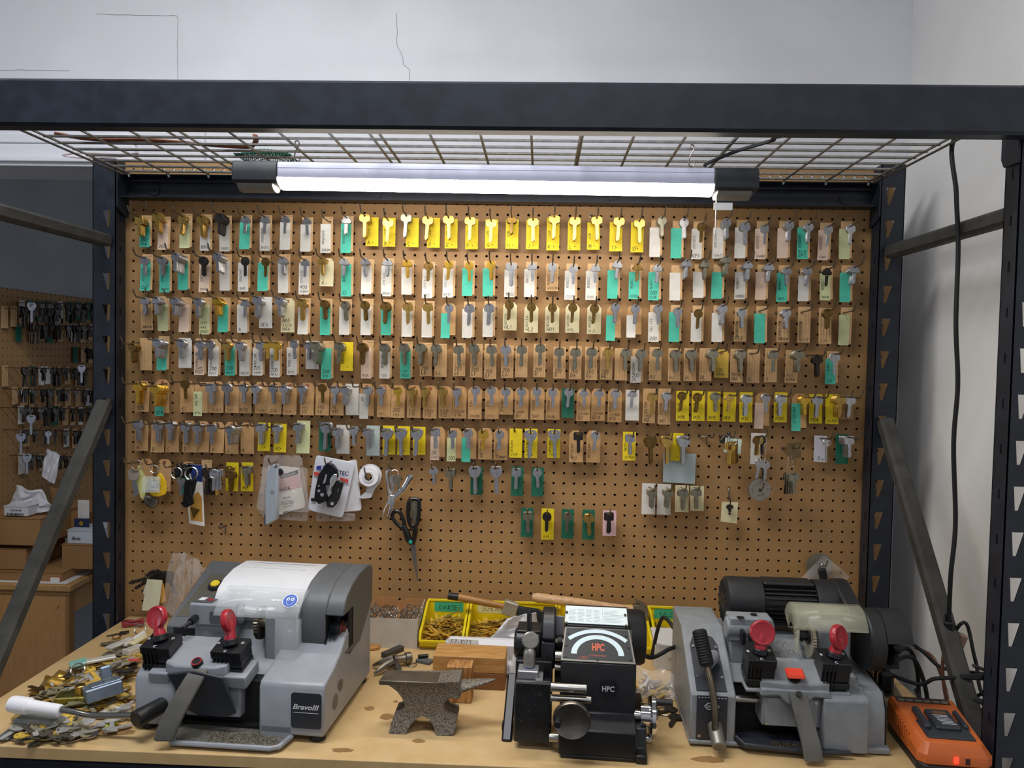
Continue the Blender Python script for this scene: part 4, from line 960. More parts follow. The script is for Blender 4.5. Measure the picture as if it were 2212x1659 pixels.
m.add([p+sd*h*sgn+V((0, (.0 if t == 0 else .006), (0 if t == 0 else -.003))) for p, h in zip(Lp, hw) for t in (0, 1) for sgn in (-1, 1)], [(4*i+x, 4*i+y, 4*i+4+y, 4*i+4+x) for i in range(len(Lp)-1) for (x, y) in ((0, 1), (1, 3), (3, 2), (2, 0))]+[(0, 2, 3, 1), (4*len(Lp)-4, 4*len(Lp)-3, 4*len(Lp)-1, 4*len(Lp)-2)])
m.build('carriage_lever', mLever, car, bevel=.002)
# crank handle
m = F.mb(); m.cyl((.03, -.048, .044), (.052, .004, .05), .0155, .0135, 20, .002); ck = m.build('crank_hub', mBlack, K1)
m = F.mb(); m.tube(spline([(.04, -.035, .047), (.012, -.036, .045), (-.03, -.037, .042), (-.06, -.038, .041), (-.085, -.039, .045), (-.13, -.04, .05)], 5), .0052, 12); m.build('crank_rod', mShaft, ck)
m = F.mb(); d_ = V((-.209+.115, 0, .052-.046)).normalized(); m.lathe([(.008, 0), (.0105, .002), (.0115, .05), (.0125, .058), (.0145, .06), (.0145, .088), (.013, .094), (.006, .096)], (-.113, -.04, .046), d_, 22); o = m.build('crank_grip', mat('white_grip', '#e9e8ec', .3), ck); tag(o, 'white plastic crank grip')
# name plate and side plugs
m = F.mb(); m.prism(rrect(.0545, .062, .005, 4, .3155, .058), .0016, AZ(.0)); npl = m.build('name_plate', mCharc, K1)
m = F.mb(); printed(m, 'BravoIII', lambda p, q, r: (.2915+p, -.0019-r, .0605+q), .0092, width=.0475, bold=.035, shear=.3); m.bx(.2925, .3385, -.0021, -.0017, .0543, .055); m.build('plate_lettering', mWhiteInk, npl)
for b_, z_, r_ in ((.058, .05, .0135), (.088, .067, .011), (.078, .073, .008)):
    m = F.mb(); m.cyl((.3465, b_, z_), (.3478, b_, z_), r_, n=20); m.build('side_plug', mGreyD, K1)
# ---------------------------------------------------------------- middle machine
F = Fr(1.072, -.612, -3); K2 = thing('code_machine', F.w(.03, .09, 0), 'black code key cutting machine with two dial scales between the anvil and grey cutter', 'key machine', 'key cutting machines')
mHB = mat('black_wrinkle_enamel', '#0a0b0e', .45, var=.2, scale=60, bump=.08, bscale=500)
mHB2 = mat('black_machine_paint', '#0d0e11', .38, col2='#191a1e', scale=30, bump=.05, bscale=300)
m = F.mb(); m.prism([(0, .006), (0, .05), (.045, .061), (.05, .143), (.052, .147), (.16, .147), (.16, .006)], .132, BZ(0)); hb = m.build('body', mHB, K2, bevel=.0025)
m = F.mb(); m.bx(.004, .13, .0, .15, 0, .007); m.prism([(.0, .0), (.0, .012), (.02, .016), (.03, .045), (.06, .055), (.15, .055), (.15, 0)], .02, BZ(.13)); m.build('base', mHB2, K2, bevel=.002)
# dial panel
pn0, pn1 = V((0, .052, .1475)), V((0, .1, .19)); up_ = (pn1-pn0).normalized(); nn = V((1, 0, 0)).cross(up_); Lh = (pn1-pn0).length
m = F.mb(); m.prism([(.05, .145), (.1, .19), (.165, .19), (.165, .145)], .122, BZ(.004)); m.build('dial_housing', mHB, K2)
fp = lambda a, q, c=0: tuple(V((a, 0, 0))+pn0+up_*q+nn*c)
m = F.mb(); m.prism([(.0, -.001), (.131, -.001), (.122, Lh), (.006, Lh)], .002, fp); dp = m.build('dial_frame', mat('dial_bezel', '#77736b', .45, .6), K2, bevel=.0005)
m = F.mb(); m.prism([(.003, .003), (.127, .003), (.119, Lh-.002), (.009, Lh-.002)], .0006, fp, o=.002); m.build('dial_plate', mat('dial_black', '#1b1a1a', .5, var=.2, scale=60), dp)
def band(cx, cy, r0, r1, a0, a1, sy=1, n=30):
    o_ = [(cx+r1*math.cos(R(a0+(a1-a0)*i/n)), cy+sy*r1*math.sin(R(a0+(a1-a0)*i/n))) for i in range(n+1)]; i_ = [(cx+r0*math.cos(R(a1-(a1-a0)*i/n)), cy+sy*r0*math.sin(R(a1-(a1-a0)*i/n))) for i in range(n+1)]
    return o_+i_
mScale = mat('scale_white', '#cfe0e4', .4)
for bnd in (band(.0645, -.0275, .0815, .0885, 53, 127, 1.0), band(.0645, .0125, .0365, .0465, 0, 180, .8)):
    m = F.mb(); m.prism(bnd, .0005, fp, o=.0027); m.build('scale', mScale, dp)
m = F.mb(); printed(m, 'HPC', lambda p, q, r: fp(.0545+p, .0205+q, .0028+r), .0135, width=.022, bold=.06); printed(m, 'CODEMAX', lambda p, q, r: fp(.05+p, .0095+q, .0028+r), .0032, width=.03); printed(m, 'MFG BY', lambda p, q, r: fp(.037+p, .0065+q, .0028+r), .0026); printed(m, 'HPC INC', lambda p, q, r: fp(.03+p, .0035+q, .0028+r), .0026); m.build('orange_lettering', mat('orange_print', '#c8552f', .5), dp)
for a_, q_ in ((.008, .007), (.009, .028), (.012, .052), (.122, .008), (.119, .03), (.115, .052), (.064, .0045)):
    m = F.mb(); c0_ = V(fp(a_, q_, .0024)); m.cyl(c0_, c0_+nn*.0015, .0022, n=10); m.build('screw', mBlack, dp)
# instruction card above the dial
c0_, c1_ = V((0, .1, .195)), V((0, .137, .2165)); uc = (c1_-c0_).normalized(); nc = V((1, 0, 0)).cross(uc); Lc = (c1_-c0_).length
fc = lambda a, q, c=0: tuple(V((a, 0, 0))+c0_+uc*q+nc*c)
m = F.mb(); m.prism([(.098, .186), (.1, .194), (.137, .2155), (.15, .2155), (.15, .186)], .115, BZ(.005)); cb = m.build('card_holder', mHB, K2)
m = F.mb(); m.prism([(.005, .003), (.119, .003), (.118, Lc), (.006, Lc)], .0015, fc); m.build('card_sheet', mat('card_sheet', '#c9d6d6', .35), cb)
m = F.mb(); r_ = random.Random(3)
for a0_, a1_ in ((.012, .028), (.03, .042), (.045, .056), (.059, .071), (.076, .112)):
    for i in range(9): q_ = .008+i*.0033; m.prism([(a0_, q_), (a0_+(a1_-a0_)*r_.uniform(.5, 1), q_), (a0_+(a1_-a0_)*r_.uniform(.5, 1), q_+.0007), (a0_, q_+.0007)], .0001, fc, o=.0016)
for a_ in (.029, .0435, .0575, .0735): m.prism([(a_, .006), (a_+.0004, .006), (a_+.0004, Lc-.003), (a_, Lc-.003)], .0001, fc, o=.0016)
m.build('card_print', mat('faint_print', '#8fa3a6', .7), cb)
for a_, q_ in ((.008, .001), (.116, .001), (.008, .026), (.115, .026)):
    m = F.mb(); p_ = V(fc(a_, q_, .001)); m.cyl(p_, p_+nc*.003, .0025, n=8); m.build('screw', mBlack, cb)
# motor, left head, column
m = F.mb(); m.lathe([(.03, 0), (.045, .002), (.0505, .008), (.0505, .085), (.047, .092), (.03, .095)], (.062, .165, .155), (1, 0, 0), 36); m.prism([(.13, .15), (.2, .15), (.2, .02), (.13, .02)], .06, BZ(.06)); m.build('motor', mHB, K2)
m = F.mb(); m.prism([(.02, .012), (.02, .116), (.024, .121), (.033, .12), (.036, .112), (.075, .112), (.075, .012)], .064, BZ(-.078)); cl_ = m.build('column', mHB2, K2, bevel=.003)
mWear = mat('bare_metal_chips', '#77787a', .4, .8); m = F.mb(); r_ = random.Random(9)
for i in range(46):
    a_ = -.0765 if r_.random() < .25 else -.0155 if r_.random() < .4 else r_.uniform(-.075, -.017); z_ = r_.uniform(.012, .115); m.prism([(a_+math.cos(t)*r_.uniform(.0003, .0013), z_+math.sin(t)*r_.uniform(.0003, .0015)) for t in [i_*PI/3 for i_ in range(6)]], .0002, AZ(.0199))
m.build('paint_chips', mWear, cl_)
m = F.mb(); m.lathe([(.02, 0), (.026, .002), (.0275, .006), (.0275, .046), (.024, .05)], (-.086, .105, .155), (1, 0, 0), 28); m.bx(-.082, -.036, .09, .14, .17, .183); m.bx(-.08, -.015, .06, .12, .06, .14); hd = m.build('cutter_head', mHB2, K2, bevel=.002)
m = F.mb(); m.prism([(.072, .175), (.085, .2), (.105, .214), (.14, .214), (.14, .175)], .025, BZ(-.036)); m.prism([(.072, .122), (.07, .15), (.075, .17), (.14, .17), (.14, .122)], .025, BZ(-.036)); m.bx(-.034, -.013, .08, .13, .168, .177); m.bx(-.011, .004, .1, .115, .15, .17); m.bx(-.011, .004, .08, .11, .105, .14); m.build('cutter_guard', mHB2, K2, bevel=.003)
m = F.mb(); m.bx(-.012, .003, .125, .13, .07, .2); m.build('spindle_plate', mGrey, K2)
m = F.mb(); m.bx(-.013, .004, .1, .12, .16, .168); m.cyl((-.01, .07, .148), (.004, .07, .148), .009, n=14); m.cyl((-.01, .07, .128), (.004, .07, .128), .006, n=14); m.build('spindle', mShaft, K2)
m = F.mb(); m.box((-.092, .095, .038), (.018, .012, .13), rx(R(-52)), .003); m.box((-.093, .077, .012), (.021, .024, .018), None, .004); m.build('feed_lever', mHB2, K2)
m = F.mb(); m.box((-.056, .047, .124), (.036, .034, .02), None, .0015); m.box((-.056, .042, .108), (.03, .04, .016), None, .001); m.bx(-.042, -.03, .022, .06, .1, .122); m.bx(-.046, -.03, .02, .03, .096, .104); cp = m.build('key_clamp', mat('clamp_steel', '#a3a1a5', .38, .6), K2)
m = F.mb(); m.cyl((-.055, .05, .132), (-.055, .05, .136), .0105, n=18); m.build('clamp_ring', mat('blue_ring', '#2a4a78', .5), cp)
m = F.mb(); m.lathe([(.0105, 0), (.0105, .022), (.0098, .026), (.006, .032), (.004, .034)], (-.055, .05, .136), (0, 0, 1), 20); kd = V((.28, -.93, .22)).normalized(); m.lathe([(.0135, -.003), (.015, -.002), (.015, .002), (.0138, .003), (.012, .0032)], (-.054, .05, .181), kd, 28); wn = m.build('wing_nut', mat('nickel_knob', '#aaa79f', .32, .7, var=.1, scale=60), cp)
fk = frame(V((-.054, .05, .181))+kd*.0033, (.93, .28, 0), (0, .2, 1)); m = F.mb(); printed(m, 'HPC', lambda p, q, r: fk(p-.0095, q-.004, r), .0085, width=.019, bold=.02, thick=.0004); m.build('nut_lettering', mSteel, wn)
m = F.mb(); m.cyl((-.057, .07, .17), (-.058, .07, .222), .0045, n=14); m.cyl((-.058, .07, .222), (-.058, .07, .229), .003, .002, n=10); m.build('gauge_post', mat('post_steel', '#4c4d50', .35, .9), K2)
for a1, z_, r_, b_ in ((.046, .122, .0075, .0), (.054, .1025, .0062, .002)):
    m = F.mb(); m.cyl((-.015, b_, z_), (a1, b_, z_), r_, n=18, ch=.0006); m.build('guide_shaft', mShaft, K2)
m = F.mb(); m.cyl((-.016, .02, .025), (.002, .02, .025), .008, n=16); m.cyl((.022, -.02, .078), (.022, .01, .078), .01, n=16); hwh = m.build('feed_axle', mShaft, K2)
m = F.mb(); m.lathe([(.01, .0), (.02, .001), (.0285, .003), (.0315, .006), (.0315, .013), (.029, .016), (.01, .017)][::-1] and [(.0285, 0), (.0315, .003), (.0315, .01), (.0298, .0128), (.027, .0115), (.006, .0095)], (.022, -.018, .079), (0, -1, 0), 40); hw1 = m.build('handwheel', mat('turned_steel', '#8d8780', .3, 1, var=.2, scale=30), K2)
m = F.mb(); m.cyl((-.0, -.027, .081), (-.001, -.05, .081), .0065, .006, 16, .001); m.build('handwheel_knob', mBlack, hw1)
m = F.mb(); m.cyl((.13, .05, .06), (.15, .05, .06), .008, n=14); m.cyl((.14, .05, .0605), (.157, .05, .0605), .0195, n=28, ch=.001); m.cyl((.156, .05, .0605), (.168, .05, .0605), .034, n=40, ch=.003); hw2 = m.build('side_handwheel', mChrome, K2)
m = F.mb(); m.cyl((.168, .045, .086), (.195, .045, .086), .0062, .0062, 16, .001); m.build('crank_pin', mBlack, hw2)
m = F.mb(); m.cyl((.14, .05, .0185), (.163, .05, .0185), .0085, n=18, ch=.002); m.build('side_knob', mShaft, K2)
m = F.mb(); m.bx(.13, .15, -.004, .022, 0, .015); m.build('foot', mHB2, K2, bevel=.003)
m = F.mb(); m.cyl((.085, .0475, .105), (.085, .044, .105), .016, n=30); mdl = m.build('badge', mHB2, hb); m = F.mb(); printed(m, 'HPC', lambda p, q, r: (.0735+p, .0437-r, .1005+q), .0095, width=.021, bold=.02); m.build('badge_lettering', mWhiteInk, mdl)
m = F.mb(); m.cyl((.018, .047, .105), (.018, .042, .105), .0125, n=24); m.build('body_plug', mHB2, K2); m = F.mb(); m.cyl((.019, .047, .104), (.019, .034, .104), .005, n=14, ch=.001); m.build('stop_pin', mShaft, K2)
# ---------------------------------------------------------------- right machine
F = Fr(1.305, -.552, -2); K3 = thing('key_duplicator', F.w(.17, .12, 0), 'grey key cutting machine with exposed black motor, beside the orange charger', 'key machine', 'key cutting machines')
mG3 = mat('grey_hammer_paint', '#84878a', .45, var=.08, scale=40, bump=.06, bscale=350)
side = [(0, .006), (0, .09), (.004, .095), (.13, .171), (.24, .171), (.24, .006)]
m = F.mb(); m.prism(side, .079, BZ(0)); m.prism([(.045, .098), (.055, .105), (.13, .15), (.24, .15), (.24, .09), (.06, .09)], .15, BZ(.075)); m.prism([(-.01, .006), (-.01, .097), (-.004, .102), (.05, .115), (.1, .125), (.2, .14), (.24, .14), (.24, .006)], .077, BZ(.226)); m.bx(-.001, .305, -.004, .24, .0035, .012); m.prism([(.012, .004), (.012, .016), (.016, .075), (.03, .1), (.2, .12), (.2, .004)], .04, BZ(.3)); m.bx(.3, .345, .0, .22, .002, .013)
b3 = m.build('body', mG3, K3, bevel=.003)
m = F.mb(); m.prism([(.014, .012), (.018, .08), (.035, .1), (.21, .125), (.21, .012)], .002, BZ(.3405)); m.build('side_seal', mBlack, K3)
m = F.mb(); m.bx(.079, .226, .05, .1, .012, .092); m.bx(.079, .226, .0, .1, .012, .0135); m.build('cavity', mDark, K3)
for i, (a_, b_) in enumerate(((.02, .02), (.29, .02), (.02, .22), (.29, .22))):
    m = F.mb(); m.cyl((a_, b_, 0), (a_, b_, .006), .012, n=14); m.build('foot', mRub, K3)
m = F.mb(); m.prism([(.079, .03), (.079, .0), (.092, -.016), (.2, -.024), (.268, -.018), (.25, -.012), (.225, -.012), (.225, .03)], .006, AB(.008)); m.tube([(.08, .0, .02), (.092, -.017, .015), (.2, -.025, .013), (.27, -.018, .012)], .004, 8); tr3 = m.build('chip_tray', mCharc, K3)
m = F.mb(); r_ = random.Random(8)
for i in range(420):
    if r_.random() < .4: a_, b_, z_ = r_.uniform(.14, .215), r_.uniform(-.018, .0), .0145
    elif r_.random() < .45: a_, b_ = r_.uniform(.226, .302), r_.uniform(.0, .06); z_ = .1035+b_*.26
    else: a_, b_ = min(.22, max(.15, r_.gauss(.195, .02))), r_.uniform(.06, .125); z_ = .106+(b_-.055)*.6
    m.box((a_, b_, z_+.0012), (r_.uniform(.0005, .002), r_.uniform(.0004, .001), .0007), rz(r_.uniform(0, 3)) @ rx(R(25)))
o = m.build('filings', mChip, K3); tag(o, kind='stuff')
# black control strip and lever
m = F.mb(); m.prism([(.011, .013), (.064, .013), (.064, .091), (.011, .091)], .002, AZ(0)); st = m.build('front_strip', mCharc, K3)
sl_n = V((0, -.076, .126)).normalized(); sl_u = V((0, .126, .076)).normalized(); fq = lambda a, q, c=0: tuple(V((a, .004, .095))+sl_u*q+sl_n*c)
m = F.mb(); pts = [(.011, .002), (.064, .002), (.062, .1), (.055, .118), (.036, .126), (.018, .118), (.011, .1)]; m.prism(pts, .002, fq); lpz = m.build('lever_plate', mCharc, st)
m = F.mb(); m.prism(circ(.015, 24, .037, .062), .0008, fq, o=.002); m.build('lever_hole', mDark, lpz)
for a_, q_ in ((.016, .03), (.059, .03), (.016, .095), (.058, .095)): m = F.mb(); p_ = V(fq(a_, q_, .002)); m.cyl(p_, p_+sl_n*.0018, .0026, n=10); m.build('screw', mSteel, lpz)
for a_, z_ in ((.016, .02), (.058, .018)): m = F.mb(); m.cyl((a_, -.002, z_), (a_, -.004, z_), .0026, n=10); m.build('screw', mSteel, st)
m = F.mb()
for i in range(9): m.bx(.013+i*.0057, .016+i*.0057, -.0024, -.0019, .0875, .0885)
fl = lambda p, q, r=0: (.0235+p, -.0022-r, .067+q); m.prism([(0, .006), (.006, .012), (.021, .012), (.027, .006), (.021, 0), (.006, 0)], .0003, fl, holes=[[(.0015, .006), (.0067, .0108), (.0203, .0108), (.0255, .006), (.0203, .0012), (.0067, .0012)]]); printed(m, 'SILCA', lambda p, q, r: fl(.004+p, .0035+q, r), .005, width=.019); m.build('strip_print', mWhiteInk, st)
m = F.mb(); m.tube(spline([(.04, -.022, .034), (.039, -.012, .08), (.034, .004, .118), (.027, .022, .145), (.018, .036, .17)], 5), .0062, 12); lv = m.build('lever_arm', mat('bronzed_steel', '#6e6252', .35, .9, var=.2, scale=30), K3)
m = F.mb(); m.cyl((.042, -.003, .042), (.044, -.04, .02), .0125, .012, 20, .0015); m.build('lever_hub', mat('grey_casting', '#8a8780', .45, .7), lv)
m = F.mb(); p0_, p1_ = V((.03, .016, .138)), V((.0165, .04, .2)); d_ = (p1_-p0_); pr_ = [(.011, 0)]
for i in range(11): h_ = .004+i*.0046; pr_ += [(.0125, h_), (.0138, h_+.0015), (.0125, h_+.003)]
pr_ += [(.0132, .055), (.012, .06), (.007, .0625)]; m.lathe(pr_, p0_, d_, 20); m.build('lever_grip', mRub, lv)
m = F.mb(); m.cyl((.034, .03, .135), (.05, .055, .142), .011, n=16); m.build('lever_boss', mG3, lv)
# tracer
m = F.mb(); m.bx(.08, .158, .075, .115, .162, .206); m.cyl((.076, .092, .182), (.162, .092, .182), .02, n=24); m.prism([(.086, .1), (.082, .165), (.158, .165), (.16, .12), (.158, .1)], .045, AZ(.125)); t3 = m.build('tracer_support', mG3, K3, bevel=.003)
m = F.mb(); m.cyl((.1, .078, .2065), (.1, .078, .207), .007, n=16); m.cyl((.128, .095, .2063), (.128, .095, .2085), .006, n=16); m.build('tracer_bolt', mBlack, t3)
m = F.mb(); m.bx(.115, .15, .069, .076, .166, .18); m.bx(.098, .104, .05, .07, .165, .188); m.build('tracer_slide', mBlack, t3)
# motor lying behind
mMot = mat('motor_black', '#1c1d1f', .5, var=.15, scale=40, bump=.04, bscale=200)
AX = (1, .0, .0); cz, cb_ = .204, .185
m = F.mb(); m.lathe([(.02, 0), (.04, .001), (.0465, .006), (.0475, .012), (.0475, .072), (.044, .074), (.02, .074)], (.088, cb_, cz), AX, 40); mo = m.build('motor_cap', mMot, K3)
m = F.mb()
for i in range(14):
    t = 2*PI*i/14; m.box((.0885, cb_+.028*math.cos(t), cz+.028*math.sin(t)), (.002, .02, .004), rx(t))
m.build('motor_vents', mDark, mo)
m = F.mb(); m.cyl((.162, cb_, cz), (.262, cb_, cz), .036, n=32)
for i in range(28):
    t = 2*PI*i/28; m.box((.212, cb_+.0385*math.cos(t), cz+.0385*math.sin(t)), (.098, .009, .0022), rx(t))
m.bx(.163, .26, cb_-.022, cb_+.022, cz+.038, cz+.0455, .003); m.bx(.12, .26, cb_-.03, cb_+.03, .168, cz-.03); m.build('motor_fins', mMot, K3)
m = F.mb(); m.lathe([(.03, 0), (.047, 0), (.0475, .002), (.0475, .042), (.03, .044)], (.262, cb_, cz), AX, 40); m.build('motor_flange', mMot, K3)
# belt housing to the spindle
ang = lambda c, r, n=24: [(c[0]+r*math.cos(2*PI*i/n), c[1]+r*math.sin(2*PI*i/n)) for i in range(n)]
def hull(pts):
    pts = sorted(set(pts)); cr = lambda o, a, b: (a[0]-o[0])*(b[1]-o[1])-(a[1]-o[1])*(b[0]-o[0]); lo = []; hi = []
    for p in pts:
        while len(lo) > 1 and cr(lo[-2], lo[-1], p) <= 0: lo.pop()
        lo.append(p)
    for p in reversed(pts):
        while len(hi) > 1 and cr(hi[-2], hi[-1], p) <= 0: hi.pop()
        hi.append(p)
    return lo[:-1]+hi[:-1]
bh = hull([(p[0], p[1]) for p in ang((cb_+.005, cz), .05)+ang((.125, .2), .03)])
m = F.mb(); m.prism(bh, .03, BZ(.3)); m.prism(hull(ang((.085, .175), .055)+[(.14, .13), (.12, .12)]), .03, BZ(.318)); bhh = m.build('belt_housing', mMot, K3, bevel=.004)
cpx = [p for p in ang((.085, .175), .055, 32) if p[1] > .183 or p[0] > .085]; cpx = [(.055, .183), (.085, .183), (.085, .122)]+[]
arc = [(.085+.055*math.cos(R(t)), .175+.055*math.sin(R(t))) for t in range(-88, 172, 10)]
m = F.mb(); m.prism([(.088, .12)]+arc+[(.031, .186), (.088, .186)], .044, BZ(.346)); m.build('brush_cover', mMot, bhh, bevel=.003)
m = F.mb(); m.cyl((.346, .082, .165), (.375, .082, .165), .01, n=14); bristles(m, (.366, .082, .165), (1, 0, 0), .01, .036, .009, 420, r_); br3 = m.build('wire_brush', mat('brush_wire_dark', '#3a3c3e', .45, .8), K3)
m = F.mb(); m.cyl((.372, .082, .165), (.386, .082, .165), .014, n=18); m.build('brush_nut', mBlack, br3)
m = F.mb(); m.bx(.24, .3, .075, .14, .1, .19); m.build('spindle_housing', mG3, K3, bevel=.005)
m = F.mb(); N = 72; m.prism([((.0305 if i % 2 else .0292)*math.cos(2*PI*i/N)+.085, (.0305 if i % 2 else .0292)*math.sin(2*PI*i/N)+.168) for i in range(N)], .006, BZ(.226)); m.build('cutter_wheel', mat('bright_cutter', '#c2baa4', .32, .5, var=.1, scale=60), K3)
m = F.mb(); m.cyl((.222, .085, .175), (.228, .085, .175), .0145, n=20); m.cyl((.206, .085, .175), (.222, .085, .175), .0085, n=6); m.cyl((.2, .085, .175), (.206, .085, .175), .004, n=10); m.build('cutter_nut', mBlack, K3)
ga = [(.085+.046*math.cos(R(t)), .188+.046*math.sin(R(t))) for t in range(20, 166, 9)]
m = F.mb(); P_ = [(a_, p[0], p[1]) for a_ in (.195, .316) for p in ga]; k = len(ga); m.add(P_, [(j, j+1, k+j+1, k+j) for j in range(k-1)])
inn = [(.085+.02*math.cos(R(t)), .18+.02*math.sin(R(t))) for t in range(20, 166, 9)]; m.add([(.195, p[0], p[1]) for p in ga]+[(.195, p[0], p[1]) for p in inn], [(j, j+1, k+j+1, k+j) for j in range(k-1)])
m.add([(.195, ga[-1][0], ga[-1][1]), (.195, inn[-1][0], inn[-1][1]), (.195, inn[-1][0], .155), (.195, ga[-1][0], .155)], [(0, 1, 2, 3)]); m.build('cutter_guard', mClearY, K3, solid=.003)
# carriage
m = F.mb(); m.prism([(.118, -.002), (.16, -.006), (.205, -.006), (.238, -.002), (.232, .05), (.138, .05)], .02, lambda p, q, c: (p, q, .1+c+(q+.01)*.45)); m.prism([(.118, .098), (.15, .1), (.165, .085), (.195, .085), (.21, .1), (.24, .098), (.236, .112), (.12, .112)], .012, lambda p, q, c: (p, .004-c, q)); m.bx(.125, .228, .006, .06, .04, .1); m.bx(.095, .15, .0, .035, .1, .108); m.bx(.215, .275, .0, .035, .1, .108)
c3 = m.build('carriage', mG3, K3, bevel=.003)
m = F.mb(); m.prism([(.127, .092), (.222, .092), (.219, .042), (.13, .042)], .003, AZ(.0055)); pl3 = m.build('carriage_plate', mG3, c3, bevel=.001)
for a_, z_ in ((.134, .087), (.216, .087), (.132, .047)): m = F.mb(); m.cyl((a_, .0025, z_), (a_, .0005, z_), .0028, n=10); m.build('screw', mSteel, pl3)
m = F.mb(); m.cyl((.08, .03, .075), (.13, .03, .075), .007, n=14); m.build('slide_shaft', mShaft, K3)
m = F.mb(); m.cyl((.142, .04, .128), (.165, .04, .13), .008, n=14); m.cyl((.165, .042, .13), (.235, .042, .134), .006, n=14); m.build('gauge_rod', mat('gauge_dark', '#4b453f', .4, .7), c3)
m = F.mb(); m.cyl((.178, .008, .118), (.178, .004, .13), .011, n=18); rb = m.build('release_post', mBlack, c3)
m = F.mb(); m.box((.178, .0, .138), (.031, .024, .007), rx(R(22)), .003); o = m.build('release_button', mat('orange_red_button', '#e0432c', .35), rb); tag(o, 'orange-red square release button')
m = F.mb(); Lp = spline([(.18, -.004, .112), (.183, -.014, .1), (.19, -.03, .065), (.197, -.045, .032), (.2, -.05, .008)], 5); hw = [.0155]*len(Lp); hw[0] = .013; hw[-1] = .014
m.add([p+V((1, .05, 0))*h*sgn+V((0, t*.009, -t*.003)) for p, h in zip(Lp, hw) for t in (0, 1) for sgn in (-1, 1)], [(4*i+x, 4*i+y, 4*i+4+y, 4*i+4+x) for i in range(len(Lp)-1) for (x, y) in ((0, 1), (1, 3), (3, 2), (2, 0))]+[(0, 2, 3, 1), (4*len(Lp)-4, 4*len(Lp)-3, 4*len(Lp)-1, 4*len(Lp)-2)]); l3 = m.build('carriage_lever', mLever, c3, bevel=.0025)
m = F.mb(); m.cyl((.182, -.011, .106), (.182, -.014, .1085), .005, n=14); m.build('lever_bolt', mBlack, l3)
for (a0, a1, kc, yw, lb) in ((.096, .145, (.123, .012, .203), -.1, 'red disc knob facing forward'), (.222, .272, (.254, .012, .201), .75, 'red disc knob turned sideways')):
    jo, tp = jaw(F, a0, a1, -.004, .106, .168, c3); disc_knob(F, tp-V((0, 0, .001)), V(kc), yw, lb, jo, r=.022)
# ================================================================ things on the bench
def pw(pts, crop, y): 
    ox, oy, s = crop; out = []
    for a, b in pts:
        p = at(ox+a*s, oy+b*s, y); out.append((p.x, p.z))
    return out
def flat(name, pts, crop, y, h, m, parent=None, holes=(), ch=0, bevel=0):
    """a solid cut to an outline read off the photograph, at its own depth y, thickness h"""
    k = mb(); k.prism(pw(pts, crop, y), h, XZ(y), holes=[pw(q, crop, y) for q in holes], ch=ch); return k.build(name, m, parent, bevel=bevel)
def film(name, P, n, amp, m, parent=None, seed=1, solid=.0006, sub=1):
    """crumpled film or paper: bilinear patch P=[tl,tr,br,bl] with folds"""
    r = random.Random(seed); k = mb(); tl, tr, br, bl = [V(p) for p in P]; nn_ = (tr-tl).cross(bl-tl).normalized(); L = (tr-tl).length
    off = [[r.gauss(0, 1) for j in range(n)] for i in range(n)]
    def Q(i, j):
        u, v = i/(n-1), j/(n-1); p = (tl*(1-u)+tr*u)*(1-v)+(bl*(1-u)+br*u)*v; e = min(u, 1-u, v, 1-v)
        return p+nn_*(off[i][j]*amp*(.4+e*2)+amp*1.2*math.sin(u*9+v*4+seed))+V((r.uniform(-1, 1), 0, r.uniform(-1, 1)))*amp*.5
    k.grid(Q, n, n); return k.build(name, m, parent, sharp=25, solid=solid, sub=sub)
mFilm = mat('clear_poly_film', '#e9e6e4', .14, alpha=.14, spec=1.0)
mFilm2 = mat('milky_poly_film', '#e6e6ea', .3, alpha=.85, bump=.1, scale=60)
# ---- anvil
mAn = mat('worn_cast_iron', '#8b8172', .6, .3, col2='#3a3734', scale=420, lo=.36, hi=.62, bump=.25, bscale=260)
mAnT = mat('polished_iron', '#6f675a', .38, .7, var=.2, scale=40)
cA = (800, 1400, .14014); YA = -.545
an = thing('anvil', (.83, -.52, ZT), 'small pitted iron anvil with the horn to the right', 'anvil')
ol = pw([(210, 556), (330, 640), (410, 710), (480, 810), (520, 900), (520, 960), (460, 1022), (365, 1050), (320, 1180), (295, 1300), (310, 1316), (540, 1322), (560, 1310), (600, 1235), (690, 1130), (800, 1085), (890, 1122), (960, 1195), (1005, 1290), (1025, 1335), (1275, 1338), (1300, 1290), (1325, 1180), (1325, 1092), (1190, 1045), (1130, 965), (1128, 890), (1185, 830), (1290, 790), (1370, 770), (1370, 548), (1180, 550), (1165, 560)], cA, YA)
zmin = min(p[1] for p in ol); ol = [(p[0], max(ZT, p[1]-(zmin-ZT))) for p in ol]
# body tapers: full depth at the feet and face, waisted between
m = mb(); hw0 = lambda z: .022+.012*max(0, 1-(z-ZT)/.03)+.004*max(0, (z-ZT-.07)/.02)
vs = []; n = len(ol)
for sg in (-1, 1): vs += [(p[0], YA+.026+sg*hw0(p[1]), p[1]) for p in ol]
tr_ = tessellate_polygon([[V((p[0], p[1], 0)) for p in ol]]); m.add(vs, [tuple(t) for t in tr_]+[tuple(i+n for i in reversed(t)) for t in tr_]+[(i, (i+1) % n, n+(i+1) % n, n+i) for i in range(n)])
m.build('body', mAn, an, bevel=.003)
q0, q1 = at(*(800+132*.14014, 1400+500*.14014), YA), at(*(800+1172*.14014, 1400+500*.14014), YA)
m = mb(); m.prism([(q0.x, YA), (q1.x, YA), (q1.x, YA+.046), (q0.x+.004, YA+.046)], .0085, XY(q0.z-.0085)); m.build('face_plate', mAnT, an, bevel=.0012)
h0, h1 = at(800+1370*.14014, 1400+560*.14014, YA), at(800+1925*.14014, 1400+487*.14014, YA+.026)
m = mb(); k = 12; rings = []
